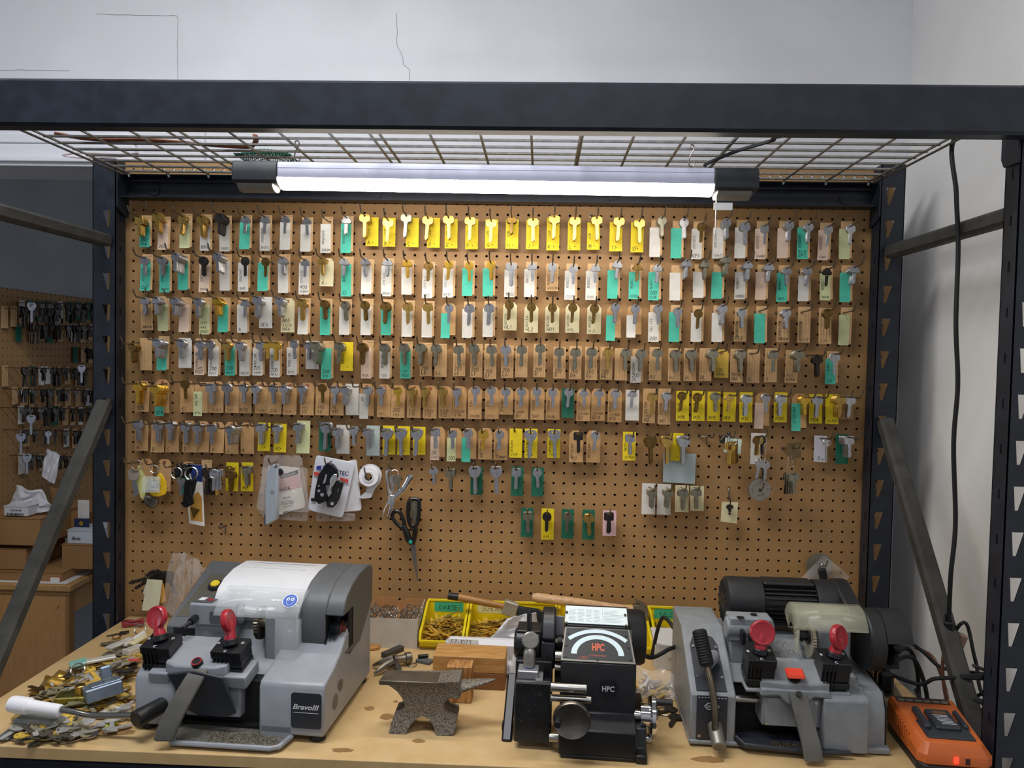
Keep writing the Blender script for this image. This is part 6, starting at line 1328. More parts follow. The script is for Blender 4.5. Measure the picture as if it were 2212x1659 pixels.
flat('blue_panel', [(1080, 175), (1305, 182), (1308, 450), (1150, 430)], cG, -.0467, .0003, mat('deep_blue', '#18306e', .45), bc_); flat('kraft_panel', [(1180, 640), (1240, 600), (1295, 700), (1312, 1085), (1120, 1060), (1105, 870)], cG, -.0467, .0003, mat('golden_card', '#b9893a', .6), bc_); flat('triangle_bit', [(1125, 845), (1265, 890), (1170, 1030)], cG, -.047, .003, KM['o'][1], bc_)
for i, (x_, y_, k, c, a_) in enumerate(((1500, 290, 'g', 's', .05), (1530, 280, 'g', 's', -.06), (1560, 270, 'g', 's', -.12), (1480, 300, 'r', 'd', .15), (1740, 225, 'r', 'o', .0), (1535, 350, 's', 'g', -.02))): put_key(k, c, at(260+x_*.13562, 980+y_*.13562, -.062+.004*i), a_, .1, '%s key, %s in the ringed bunch left of the yellow cards' % (KM[c][0], nth(i+1)), 'ringed bunch of keys')
for i in range(6): put_key('d', 'd', at(260+(1400+i*14)*.13562, 980+260*.13562, -.05+i*.006), .1-.05*i, .2, 'dark key, %s in the cluster behind the product card' % nth(i+1), 'dark key cluster')
# --- bagged cards, utility knife, pocket tool, tape
loose_hook(594, 1000, -.05, 'hook behind the utility knife'); loose_hook(712, 1000, -.05, 'hook behind the pocket tool')
kd_ = thing('bagged_card', at(612, 1060, -.03), 'printed card in clear bags behind the utility knife', 'card', 'bagged cards')
flat('card', [(490, 340), (780, 370), (880, 950), (870, 1000), (480, 1120), (300, 1100), (250, 560), (300, 340)], cK, -.034, .0008, SC['w'][1], kd_); flat('pink_band', [(300, 420), (790, 480), (830, 670), (480, 770), (250, 570)], cK, -.035, .0003, mat('pink_print', '#cfaaa8', .6), kd_); cbk = flat('black_band', [(480, 490), (765, 405), (775, 465), (490, 550)], cK, -.0354, .0003, mInk, kd_)
def ptxt(parent, t, c, x, y, h, yy, m_, width=None, ang=0, bold=.02):
    o_ = at(c[0]+x*c[2], c[1]+y*c[2], yy); f_ = frame(o_, (math.cos(ang), 0, math.sin(ang)), (-math.sin(ang), 0, math.cos(ang))); k = mb(); printed(k, t, lambda p, q, r: f_(p, q, r), h, width=width, bold=bold); return k.build('print', m_, parent)
ptxt(cbk, 'HATA INCORPORATED', cK, 505, 530, .0042, -.0362, mWhiteInk, .036, .29)
for t, x_, y_, h, w_ in (('HATA', 480, 745, .008, .026), ('B92-P2', 530, 870, .004, .019), ('GM VATS KEY', 495, 935, .004, .03), ('DOUBLE-SIDED', 500, 970, .004, .032), ('MADE IN ITALY', 540, 1005, .003, .024), ('www.hatatec.com', 525, 1095, .005, .046)): ptxt(kd_, t, cK, x_, y_, h, -.0362, mInk, w_, .2)
tq = lambda pts, y: [at(540+a*.13562, 960+b*.13562, y) for a, b in pts]
film('outer_bag', tq([(220, 170), (820, 170), (980, 1090), (90, 1050)], -.038), 9, .0022, mFilm, kd_, seed=6, solid=.0004); film('inner_bag', tq([(170, 360), (930, 360), (920, 1240), (150, 1160)], -.026), 9, .002, mFilm, kd_, seed=8, solid=.0004)
kn = flat('body', [(395, 310), (465, 305), (480, 360), (472, 900), (470, 1180), (285, 1280), (262, 1250), (268, 1000), (266, 700), (300, 450), (340, 340)], cK, -.055, .016, mat('knife_aluminium', '#b9c3cd', .36, .5), bevel=.0035); kn.name = 'utility_knife'; tag(kn, 'silver utility knife hanging in front of the bagged card', 'knife')
p = at(540+357*.13562, 960+745*.13562, -.0715); m = mb(); m.cyl(p, p+V((0, -.0015, 0)), .0042, n=18); m.build('screw', mChrome, kn); p = at(540+415*.13562, 960+347*.13562, -.0712); m = mb(); m.lathe([(.002, 0), (.0038, .0005), (.0038, .001), (.002, .001)], p, (0, -1, 0), 16, caps=False); m.build('hang_hole', mDark, kn)
flat('slide_button', [(478, 380), (510, 385), (545, 440), (510, 490), (480, 490)], cK, -.057, .008, mBlack, kn, bevel=.001); flat('blade_guard', [(266, 1090), (285, 1100), (288, 1275), (262, 1240)], cK, -.0545, .017, mat('knife_edge', '#777d84', .3, .9), kn)
kc_ = thing('bagged_card', at(722, 1060, -.03), 'white printed bag behind the black pocket tool', 'card', 'bagged cards')
film('bag', tq([(1050, 160), (1690, 290), (1480, 1185), (910, 1050)], -.036), 9, .0012, mat('white_bag', '#d3d5de', .35, var=.03, scale=30), kc_, seed=4, solid=.0006); film('second_bag', tq([(1350, 300), (1700, 230), (1790, 1060), (1330, 1110)], -.028), 8, .0015, mFilm2, kc_, seed=12, solid=.0005); film('lower_bag', tq([(1050, 1080), (1690, 1090), (1680, 1220), (1050, 1230)], -.026), 7, .0015, mFilm, kc_, seed=13, solid=.0005)
flat('blue_logo', [(1060, 345), (1135, 335), (1132, 405), (1058, 395)], cK, -.0395, .0003, mat('logo_blue', '#22308e', .5), kc_); flat('red_bar', [(1020, 435), (1150, 455), (1145, 512), (1018, 488)], cK, -.0395, .0003, mat('bar_red', '#c4453e', .5), kc_); flat('red_bar', [(1430, 525), (1570, 560), (1560, 612), (1450, 575)], cK, -.0395, .0003, mat('bar_red', '#c4453e', .5), kc_)
ptxt(kc_, 'S', cK, 1148, 405, .011, -.0398, mat('logo_ink', '#20264e', .5), None, -.12); ptxt(kc_, 'TEC', cK, 1410, 480, .011, -.0398, mat('logo_ink', '#20264e', .5), .024, -.12)
flat('square_mark', [(975, 850), (1045, 860), (1035, 912), (970, 900)], cK, -.0395, .0003, mInk, kc_)
pt = flat('body', [(1215, 310), (1280, 288), (1340, 310), (1410, 400), (1420, 520), (1330, 560), (1290, 640), (1215, 640), (1225, 760), (1260, 850), (1250, 880), (1120, 940), (1040, 870), (1060, 700), (1110, 470), (1180, 370)], cK, -.055, .013, mat('black_anodised', '#0f1012', .35, .3), bevel=.002); pt.name = 'pocket_tool'; tag(pt, 'black and silver folding pocket tool on the white bag', 'tool', 'folding tools')
flat('second_handle', [(1330, 600), (1430, 560), (1440, 640), (1390, 760), (1395, 940), (1330, 1000), (1240, 990), (1215, 850), (1300, 790)], cK, -.053, .009, mBlack, pt, bevel=.002); flat('steel_liner', [(1330, 470), (1390, 470), (1390, 560), (1330, 660), (1285, 700), (1310, 770), (1260, 840), (1230, 780), (1275, 640), (1280, 560)], cK, -.066, .004, mChrome, pt, bevel=.001); flat('small_arm', [(1440, 600), (1490, 590), (1495, 640), (1440, 840), (1410, 910), (1375, 900), (1370, 820), (1420, 720)], cK, -.055, .007, mat('dark_steel', '#3c3d3f', .3, .9), pt, bevel=.001)
for x_, y_, r_ in ((1098, 660, .0022), (1100, 738, .0036), (1150, 800, .0046), (1310, 940, .0042), (1292, 310, .0016), (1180, 605, .0028)): p = at(540+x_*.13562, 960+y_*.13562, -.0683 if x_ < 1300 else -.0622); m = mb(); m.cyl(p, p+V((0, -.0016, 0)), r_, n=14); m.build('rivet', mChrome, pt)
flat('key_inlay', [(1205, 475), (1230, 475), (1205, 600), (1170, 600)], cK, -.0683, .0008, mChrome, pt)
tpd = thing('tape_dispenser', at(800, 1030, -.04), 'clear plastic tape dispenser with white tape roll', 'tape'); cc = at(540+1910*.13562, 960+500*.13562, -.035); m = mb()
m.prism([(cc.x+p[0], cc.z+p[1]) for p in circ(.0285, 32)], .004, XZ(-.028), holes=[[(cc.x+p[0], cc.z+p[1]) for p in circ(.0095, 20)]]); body_ = pw([(1720, 570), (1880, 640), (1960, 660), (2080, 600), (2000, 700), (1960, 790), (1940, 840), (1800, 855), (1740, 840), (1860, 740), (1880, 670), (1780, 620)], cK, -.03); m.prism(body_, .01, XZ(-.028)); m.build('shell', mat('frosted_plastic', '#dfe2e6', .2, alpha=.8), tpd, bevel=.001)
m = mb(); m.prism([(cc.x+p[0], cc.z+p[1]) for p in circ(.024, 32)], .017, XZ(-.033), holes=[[(cc.x+p[0], cc.z+p[1]) for p in circ(.0135, 24)]]); m.build('tape_roll', mat('white_tape', '#eceaf0', .35), tpd, bevel=.001); m = mb(); m.lathe([(.0095, 0), (.0135, 0), (.0135, .02), (.0095, .02)], (cc.x, -.032, cc.z), (0, -1, 0), 24, caps=False); m.build('hub', mat('frosted_plastic', '#dfe2e6', .2, alpha=.8), tpd)
loose_hook(794, 1022, -.04, 'hook through the tape dispenser hub', .02); loose_hook(845, 1012, -.04, 'hook carrying the hole punch', .02); loose_hook(890, 1082, -.04, 'hook carrying the scissors', .02)
# --- hole punch and scissors
S = lambda x, y, d=-.045: at(800+x*cS[2], 990+y*cS[2], d)
hp = thing('hole_punch', S(280, 400), 'chrome hand hole punch with spread handles', 'punch'); m = mb(); m.tube(spline([S(270, 140), S(225, 160), S(222, 260), S(232, 380), S(248, 480)], 6), .0048, 10, flat=1.6); m.build('handle', mChrome, hp); m = mb(); m.tube(spline([S(505, 205), S(500, 260), S(430, 390), S(340, 480), S(300, 520)], 6), .0048, 10, flat=1.6); m.build('handle', mChrome, hp)
flat('pivot_plate', [(245, 470), (290, 460), (320, 560), (300, 620), (250, 610), (225, 540)], cS, -.045, .008, mChrome, hp, bevel=.001); m = mb(); p = S(262, 556, -.0535); m.cyl(p, p+V((0, -.002, 0)), .0028, n=14); m.build('pivot', mSteel, hp); flat('jaw', [(225, 540), (250, 560), (200, 640), (180, 720), (160, 755), (150, 740), (175, 660)], cS, -.046, .006, mChrome, hp, bevel=.001); flat('jaw', [(250, 610), (305, 620), (290, 660), (240, 770), (200, 765), (195, 745), (225, 740)], cS, -.046, .006, mChrome, hp, bevel=.001)
kring(S(310, 200, -.05), .0095, (.2, -1, .3), 'small ring of keys on the hole punch hook', 'rings on the board', .0011)
for i, (x_, c, a_) in enumerate(((295, 's', .05), (335, 'n', -.2))): put_key('r', c, S(x_, 240, -.04), a_, .2, '%s key beside the hole punch handle' % ('nickel', 'dull')[i], 'keys by the hole punch')
sc_ = thing('scissors', S(520, 1000), 'black-handled scissors hanging open with a teal pivot', 'scissors'); mSci = mat('scissor_plastic', '#121315', .35)
el = lambda pts: spline([S(*p) for p in pts]+[S(*pts[0])], 6)[:-1]
m = mb(); m.tube(el([(330, 675), (375, 690), (420, 780), (430, 850), (395, 880), (340, 840), (290, 770), (285, 710)]), .0048, 10, closed=True); m.tube([S(415, 860), S(455, 930), S(490, 1040), S(525, 1095)], [.0065, .0085, .0088, .006], 10); m.build('handle', mSci, sc_)
m = mb(); m.tube(el([(545, 520), (610, 530), (625, 600), (615, 760), (590, 850), (520, 860), (490, 760), (485, 620), (500, 540)]), .005, 10, closed=True); m.tube([S(565, 850), S(575, 930), S(565, 1030), S(550, 1100)], [.012, .012, .009, .006], 10, flat=.6); m.build('handle', mSci, sc_)
flat('blade', [(508, 1110), (580, 1095), (612, 1580), (606, 1590)], cS, -.045, .002, mat('scissor_steel', '#8f9294', .3, .9), sc_); m = mb(); p = S(516, 1068, -.052); m.cyl(p, p+V((0, -.003, 0)), .0048, n=20, ch=.0005); m.build('pivot', mat('teal_pivot', '#1f9e86', .35), sc_)
for i, (x_, y_, a_) in enumerate(((545, 570, -.05), (575, 560, .02))): put_key('s', 'n', S(x_, y_, -.025-.004*i), a_, .1, '%s nickel key inside the scissor handle' % ('front', 'rear')[i], 'keys behind the scissors')
# --- right bundles
p4_ = [(490, 655), (750, 665), (740, 905), (486, 890)]; o = flat('note', p4_, (1300, 800, .27125), -.012, .0006, SC['u'][1]); tag(o, 'blank pale blue square note below the hexagonal keys', 'note')
J = lambda x, y, d=-.05: at(1500+x*.13562, 920+y*.13562, d)
loose_hook(1577, 945, -.06, 'hook with brass keys over a pale green card'); loose_hook(1645, 943, -.06, 'hook with ball chains at the right'); loose_hook(1715, 968, -.05, 'hook with the brown plate at the right'); loose_hook(1783, 948, -.05, 'hook with the small bit key'); loose_hook(1640, 1056, -.045, 'hook through the round metal wheel', .02)
o = flat('paper_card', [(495, 185), (755, 215), (735, 450), (465, 415)], cJ, -.045, .0006, mat('mint_card', '#cfe0cf', .7)); tag(o, 'pale green card behind the ring of brass keys', 'card'); kring(J(605, 228, -.065), .0118, (.1, -1, .1), 'wire ring through the brass keys', 'rings on the board', .0008)
for i in range(7): put_key('s', 'bgobgbo'[i], J(560+i*17, 275+(i % 2)*12, -.066+.003*i), .06-.03*i, 1.2-.1*i if i > 1 else .3, 'brass key, %s on the wire ring over the green card' % nth(i+1), 'brass keys on the wire ring')
o = flat('clip', [(515, 100), (540, 80), (565, 100), (565, 200), (500, 280), (400, 270), (390, 220), (460, 140), (515, 140)], cJ, -.03, .01, mat('dark_metal', '#4f4b44', .4, .8), bevel=.002); tag(o, 'dark metal clip behind the brass key ring', 'clip')
o = flat('paper_card', [(905, 110), (1140, 120), (1120, 300), (1000, 615), (885, 605)], cJ, -.03, .0006, SC['w'][1]); tag(o, 'white card behind the ball chains', 'card')
def chain(pts, label):
    q = spline(pts, 8); m = mb(); acc = 0; last = q[0]
    for p in q:
        if (p-last).length > .0027 or p is q[0]: m.lathe([(.0002, -.0013), (.001, -.0008), (.0014, 0), (.001, .0008), (.0002, .0013)], p, (0, 0, 1), 8); last = p
    m.tube(q, .0004, 4); o = m.build('ball_chain', mSteel); tag(o, label, 'chain', 'ball chains')
chain([J(1085, 170, -.06), J(1050, 230, -.062), J(1042, 400, -.062), J(1055, 560, -.062)], 'left ball chain above the round wheel'); chain([J(1100, 170, -.06), J(1140, 190, -.062), J(1145, 330, -.062), J(1120, 560, -.062)], 'second ball chain above the round wheel'); chain([J(1500, 500, -.05), J(1490, 600, -.05), J(1485, 730, -.05)], 'left ball chain under the brown plate'); chain([J(1548, 480, -.05), J(1568, 600, -.05), J(1575, 730, -.05)], 'right ball chain under the brown plate')
for i, (x_, y_, k, c, a_) in enumerate(((1045, 560, 'r', 's', .2), (1135, 580, 'r', 's', .02), (1110, 590, 'r', 'n', .08), (1000, 190, 'r', 'o', .05), (1030, 190, 'r', 'b', .0), (1075, 180, 'r', 'd', -.05))): put_key(k, c, J(x_, y_, -.06+.005*i), a_, .2, '%s key, %s on the ball chains above the wheel' % (KM[c][0], nth(i+1)), 'keys on the ball chains')
wc = J(1045, 1022, -.05); wh_ = thing('milled_disc', wc, 'round grey engraved metal wheel with a milled rim', 'wheel', 'metal wheels'); m = mb(); N = 110
m.prism([(wc.x+(.0265 if i % 2 else .0255)*math.cos(2*PI*i/N), wc.z+(.0265 if i % 2 else .0255)*math.sin(2*PI*i/N)) for i in range(N)], .016, XZ(-.034), holes=[[(wc.x+p[0], wc.z+p[1]) for p in circ(.0045, 20)]]); m.build('rim', mat('wheel_steel', '#a29b8e', .4, .85), wh_)
m = mb(); m.prism([(wc.x+p[0], wc.z+p[1]) for p in circ(.0242, 48)], .0008, XZ(-.05), holes=[[(wc.x+p[0], wc.z+p[1]) for p in circ(.0045, 20)]]); fcw = m.build('face', mat('wheel_face', '#8f877f', .5, .4), wh_)
def arctext(m, t, r, a0, a1, h):
    for i, c in enumerate(t):
        if c == ' ': continue
        a = R(a0+(a1-a0)*i/max(1, len(t)-1)); f_ = frame((wc.x+r*math.cos(a), -.0512, wc.z+r*math.sin(a)), (math.sin(a), 0, -math.cos(a)), (math.cos(a), 0, math.sin(a))); printed(m, c, lambda p, q, r_: f_(p-h*.3, q, r_), h)
m = mb(); arctext(m, 'CONTINENTAL MICRO INC', .0175, 205, 5, .0026); arctext(m, 'EMPIRE', .0125, 125, 60, .002)
for i in range(4): m.prism([(wc.x-.006+i*.0046+(.0019 if k % 2 == 0 else .0008)*math.cos(PI/2+k*PI/5), wc.z-.014+i*.0012+(.0019 if k % 2 == 0 else .0008)*math.sin(PI/2+k*PI/5)) for k in range(10)], .0002, XZ(-.0509))
m.build('engraving', mInk, fcw)
o = flat('metal_plate', [(1455, 265), (1700, 258), (1695, 510), (1540, 515), (1480, 450)], cJ, -.035, .0015, mat('bronze_plate', '#7d6a48', .5, .5, var=.15, scale=40)); tag(o, 'brown square plate scratched with numbers above the key bunch', 'plate'); m = mb(); f = frame(J(1500, 330, -.0367), (1, 0, 0), (0, 0, 1)); write(m, '77201', lambda a, b: f(a, b), .005, .0006); m.build('scratched_number', mInk, o, sharp=0)
for i, (x_, c, a_) in enumerate(((1480, 'd', .12), (1500, 'n', .08), (1530, 'n', .02), (1560, 'n', -.02), (1585, 'n', -.05))): put_key('g', c, J(x_, 770+(i % 2)*10, -.045-.004*i), a_, .5-.15*i, '%s square-headed key, %s under the brown plate' % (KM[c][0], nth(i+1)), 'key bunch under the brown plate')
o = flat('paper_card', [(1910, 150), (2110, 160), (2120, 560), (2080, 580), (1895, 565)], cJ, -.02, .0006, mat('white_packet', '#cfcdd6', .5)); tag(o, 'white paper packet marked 218 at the right', 'card'); f = frame(J(1975, 545, -.0208), (0, 0, 1), (-1, 0, 0)); m = mb(); printed(m, '218', lambda p, q, r: f(p, q-.003, r), .0042, bold=.03); m.build('print', mInk, o)
bk = flat('bow', [(2030, 260), (2060, 220), (2150, 225), (2180, 270), (2140, 310), (2110, 340), (2095, 360), (2090, 330), (2040, 300)], cJ, -.05, .003, mSteel, holes=[[(2050, 265), (2075, 245), (2085, 270), (2065, 290)], [(2125, 265), (2145, 245), (2162, 265), (2145, 285)]], bevel=.0005); bk.name = 'bit_key'; tag(bk, 'small steel bit key with heart-shaped bow over the white packet', 'key')
m = mb(); m.cyl(J(2100, 340, -.0515), J(2102, 560, -.0515), .0028, n=12); m.build('stem', mSteel, bk); flat('bit', [(2020, 515), (2098, 520), (2098, 558), (2020, 552)], cJ, -.05, .003, mSteel, bk)
o = flat('paper_card', [(440, 1205), (695, 1218), (675, 1555), (415, 1520)], cJ, -.03, .0006, SC['c'][1]); tag(o, 'cream card hanging from a U-shaped hook', 'card')
o = flat('small_key', [(500, 1280), (530, 1250), (590, 1250), (625, 1280), (610, 1310), (585, 1320), (580, 1370), (560, 1385), (590, 1395), (560, 1420), (530, 1395), (550, 1380), (530, 1330), (510, 1310)], cJ, -.04, .0025, KM['d'][1], bevel=.0005); tag(o, 'small dark trefoil key on the cream card', 'key')
m = mb(); m.tube(spline([at(1500+548*.13562, 920+985*.13562, .004), J(548, 990, -.006), J(552, 1060, -.01), J(560, 1230, -.012), J(570, 1240, -.04), J(575, 1150, -.046)], 6), .0018, 8); o = m.build('peg_hook', mHook); tag(o, 'U-shaped steel hook holding the cream card', 'hook', 'peg hooks for odd things')
# --- bags standing against the board
fb_ = thing('plastic_bag', at(400, 1300, -.05), 'clear crumpled plastic bag against the board behind the left machine', 'bag', 'plastic bags'); Bq = lambda pts, y: [at(280+a*.12658, 1190+b*.12658, y) for a, b in pts]
film('front_film', Bq([(690, 20), (980, 60), (900, 1150), (560, 1050)], -.06), 10, .005, mFilm, fb_, seed=21); film('back_film', Bq([(920, -10), (1350, 320), (800, 1150), (600, 1000)], -.045), 10, .005, mFilm, fb_, seed=22); film('side_film', Bq([(980, 150), (1150, 120), (1280, 320), (1000, 700)], -.052), 8, .004, mFilm, fb_, seed=23)
loose_hook(333, 1242, -.05, 'hook with the blank cream tag at the lower left', .03); o = flat('paper_tag', [(300, 480), (560, 500), (530, 760), (490, 1000), (210, 1020)], (280, 1190, .12658), -.06, .0008, mat('cream_tag', '#dcdabb', .7)); tag(o, 'blank cream paper tag above the left red knob', 'tag'); o = flat('paper_tag', [(555, 490), (590, 600), (630, 860), (530, 890)], (280, 1190, .12658), -.056, .0008, mat('orange_tag', '#dba24a', .7)); tag(o, 'orange paper tag behind the cream tag', 'tag'); o = flat('paper_tag', [(270, 590), (300, 560), (290, 740), (225, 725)], (280, 1190, .12658), -.055, .0008, SC['w'][1]); tag(o, 'white paper corner behind the cream tag', 'tag')
for i, (x_, y_, a_) in enumerate(((440, 420, 1.3), (480, 400, 1.0), (520, 380, .7), (600, 380, .1), (640, 400, -.4))): put_key('d', 'd', at(280+x_*.12658, 1190+y_*.12658, -.045+.004*i), a_, .3, 'dark key, %s in the clump above the cream tag' % nth(i+1), 'dark keys above the cream tag')
rb_ = thing('plastic_bag', at(1790, 1230, -.04), 'clear zip bag hanging behind the right machine', 'bag', 'plastic bags'); m = mb(); q = [at(1450+a*.23056, 1240+b*.23056, -.04) for a, b in ((1640, -70), (1690, 10), (1600, 130), (1150, 110))]
film('film', [at(1780, 1197, -.045), at(1838, 1247, -.045), at(1800, 1275, -.045), at(1718, 1262, -.045)], 8, .002, mFilm, rb_, seed=31)
wc = at(1772, 1224, -.03); m = mb(); N = 110; m.prism([(wc.x+(.0315 if i % 2 else .030)*math.cos(2*PI*i/N), wc.z+(.0315 if i % 2 else .030)*math.sin(2*PI*i/N)) for i in range(N)], .008, XZ(-.018), holes=[[(wc.x+p[0], wc.z+p[1]) for p in circ(.005, 20)]]); o = m.build('milled_disc', mat('wheel_steel', '#a29b8e', .4, .85)); tag(o, 'milled metal cutter wheel behind the zip bag', 'wheel', 'metal wheels'); loose_hook(1775, 1220, -.05, 'hook through the cutter wheel behind the zip bag', .02)
m = mb(); p = at(1777, 1240, -.055); m.box(p, (.018, .012, .028), ry(R(-15)), .003); o = m.build('clip', mBlack); tag(o, 'black clip with steel ring in the zip bag', 'clip'); m = mb(); m.tube([p+V((.007*math.cos(t), 0, .016+.008*math.sin(t))) for t in [2*PI*i/16 for i in range(16)]], .0012, 6, closed=True); m.build('clip_ring', mChrome, o)
# ================================================================ the store room through the opening
PX = -.80
zb_ = onx(100, 634, PX).z
sb = pegboard(14, 100, int((Z0-zb_)/.0254)+1, 40, .34, 2.6, .9, zb_, lambda a, b, c: (PX+c, a, b)).build('pegboard', mHard, sharp=0); tag(sb, 'dark hardboard panel on the store room wall at the left', 'pegboard')
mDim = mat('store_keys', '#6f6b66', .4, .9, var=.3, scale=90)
sk = Bulk(); r = random.Random(77); nstore = [0]*9; mTanD = mat('tan_card', '#cfa878')
rows = ((655, 20, 230), (668, 0, 180), (703, 30, 205), (752, 150, 205), (796, 0, 205), (842, 0, 205), (882, 0, 205), (930, 0, 190), (985, 20, 120))
for ri, (py, xa, xb) in enumerate(rows):
    x = xa+r.uniform(2, 10)
    while x < xb:
        p = onx(x, py+(x-100)*.02, PX+.003); L = .085 if ri else .1; m = mb()
        m.tube([p-V((.004, 0, 0)), p+V((L, 0, 0)), p+V((L+.006, 0, .003)), p+V((L+.014, 0, .012))], .0016, 5); o = m.build('peg_hook', mHook); nstore[ri] += 1
        tag(o, 'long steel hook on the store room board, %s of its %s row' % (nth(nstore[ri]), nth(ri+1)), 'hook', 'store room hooks')
        n = r.choice((2, 3, 5, 6, 8)) if ri not in (3,) or x > 120 else 0; k = r.choice('rgsdqc')
        for j in range(n):
            T = M4.Translation(p+V((.078-j*.004, 0, -.002))) @ M4.Rotation(PI/2, 4, 'Z') @ M4.Rotation(r.uniform(-.1, .1), 4, 'Y') @ M4.Rotation(r.uniform(-.2, .2), 4, 'Z')
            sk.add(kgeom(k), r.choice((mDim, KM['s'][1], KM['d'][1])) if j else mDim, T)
        if r.random() < .6:
            m = mb(); w_ = r.uniform(.014, .018); h_ = r.uniform(.06, .075); q = p+V((.006, 0, .008)); m.bx(q.x, q.x+.0008, q.y-w_, q.y+w_, q.z-h_, q.z); c_ = r.choice(('tan', 'tan', 'tan', 'green', 'white')); o = m.build('key_tag', {'tan': mTanD, 'green': SC['d'][1], 'white': SC['w'][1]}[c_])
            tag(o, '%s card on the store room board, behind the %s hook of its %s row' % (c_, nth(nstore[ri]), nth(ri+1)), 'tag', 'store room tags')
        x += r.uniform(13, 24)
for i, (x, y, a) in enumerate(((68, 657, .5), (176, 792, 0), (67, 900, 0), (45, 940, 0), (58, 984, 0), (104, 934, -.1))):
    put_key('d' if i != 5 else 'r', 's', onx(x, y, PX+.1), 0, PI/2-.5, 'bright key hanging on the store room board, %s from the top' % nth(i+1), 'bright keys in the store room')
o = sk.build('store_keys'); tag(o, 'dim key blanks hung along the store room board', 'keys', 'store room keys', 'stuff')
# desk and boxes
mOak = mat('oak_laminate', '#b98d58', .5, col2='#a87b46', scale=14, lo=.3, hi=.7, stretch=(14, 14, 1)); mOakD = mat('oak_edge', '#8f6538', .5)
DZ = .85; dc = onz(152, 1265, DZ); dk = thing('desk', (dc.x-.2, dc.y+.4, 0), 'light oak laminate desk in the store room under the boxes', 'desk'); sh = lambda x, y: (dc.x+x-.05*y, dc.y+y)
Dq = lambda pts, z0, z1: (lambda m: (m.prism([sh(*p) for p in pts], z1-z0, XY(z0)), m)[1])(mb())
Dq([(-.31, 0), (.0, 0), (.0, 1.2), (-.31, 1.2)], DZ-.022, DZ).build('desk_top', mOak, dk, bevel=.004); Dq([(-.31, .006), (-.006, .006), (-.006, 1.19), (-.31, 1.19)], DZ-.032, DZ-.022).build('edge_trim', mOakD, dk)
Dq([(-.31, .012), (-.022, .012), (-.022, .035), (-.31, .035)], 0, DZ-.032).build('end_panel', mOak, dk); Dq([(-.022, .01), (-.01, .01), (-.01, .04), (-.022, .04)], 0, DZ-.032).build('panel_edge', mOakD, dk)
Dq([(-.035, .035), (-.015, .035), (-.015, 1.18), (-.035, 1.18)], DZ-.10, DZ-.032).build('apron', mOak, dk); Dq([(-.31, 1.16), (-.022, 1.16), (-.022, 1.18), (-.31, 1.18)], 0, DZ-.032).build('end_panel', mOak, dk)
m = mb(); p = V(fp_) if 0 else V(sh(-.05, .0)+(DZ-.07,)); m.cyl(p+V((0, .012, 0)), p+V((0, .008, 0)), .0045, n=14); m.build('screw_cap', mOak, dk)
mKr = mat('brown_carton', '#9a7145', .8, var=.08, scale=12)
def cbox(name, pa, pb, y, d, label, m_, yaw=0, skew=0):
    """carton whose front face spans the photo pixels pa (top left) to pb (bottom right) at depth y"""
    a, b = at(pa[0], pa[1], y), at(pb[0], pb[1], y); t = thing(name, ((a.x+b.x)/2, y+d/2, min(a.z, b.z)), label, 'box', 'boxes on the store room desk')
    m = mb(); m.box(((a.x+b.x)/2, y+d/2, (a.z+b.z)/2), (b.x-a.x, d, a.z-b.z), rz(yaw), .002); m.build('body', m_, t)
    m = mb(); m.box(((a.x+b.x)/2, y+d/2, a.z+.0012), (b.x-a.x+.003, d+.003, .002), rz(yaw)); m.build('lid', m_, t); return t, a, b
zc = DZ; yc = dc.y+.03
a0 = at(3, 1257, yc); 
t, a, b = cbox('carton', (-60, 1233), (133, 1257), yc, .22, 'lowest flat brown carton with a red-edged white label', mKr); m = mb(); q = at(120, 1252, yc); m.bx(q.x-.018, q.x+.016, yc-.0008, yc, q.z-.011, q.z+.009); lb_ = m.build('carton_label', mat('label_red_edge', '#b8323a', .6), t); m = mb(); m.bx(q.x-.016, q.x+.014, yc-.0012, yc-.0006, q.z-.009, q.z+.007); m.build('label_face', SC['w'][1], lb_)
cbox('carton', (-60, 1184), (56, 1232), yc+.01, .2, 'middle brown carton of the stack at the left edge', mKr); cbox('carton', (-60, 1118), (86, 1180), yc+.0, .2, 'topmost larger brown carton at the left edge', mKr)
cbox('carton', (133, 1177), (215, 1231), yc+.05, .25, 'brown carton under the white and blue box', mKr)
t, a, b = cbox('carton', (8, 1094), (60, 1116), yc+.01, .07, 'small white box printed UCA-4-NS with a barcode', mat('white_small_box', '#cfcfcf', .6)); y_ = yc+.0085
def lett(tx, x, y, h, w_, yy, par, m_=mInk):
    o_ = at(x, y, yy); k = mb(); printed(k, tx, lambda p, q, r: (o_.x+p, yy-r, o_.z+q), h, width=w_, bold=.02); k.build('print', m_, par)
lett('UCA-4-NS', 22, 1104, .006, .036, y_, t); m = mb(); q = at(14, 1114, y_); r = random.Random(5); x = 0
while x < .055:
    w_ = r.uniform(.0006, .002); m.bx(q.x+x, q.x+x+w_, y_-.0003, y_, q.z, q.z+.009); x += w_+r.uniform(.0006, .0018)
m.build('barcode', mInk, t)
t, a, b = cbox('carton', (145, 1146), (212, 1176), yc+.06, .12, 'white box with a blue panel and open flap beside the stack', mat('white_box_face', '#c8ccd4', .5)); y_ = yc+.058; lett('ilco', 155, 1166, .011, .028, y_, t); m = mb(); q0, q1 = at(160, 1120, yc+.1), at(192, 1141, yc+.1); m.bx(q0.x, q1.x, yc+.1, yc+.103, q1.z, q0.z); bp_ = m.build('blue_panel', mat('navy_print', '#1d2750', .5), t)
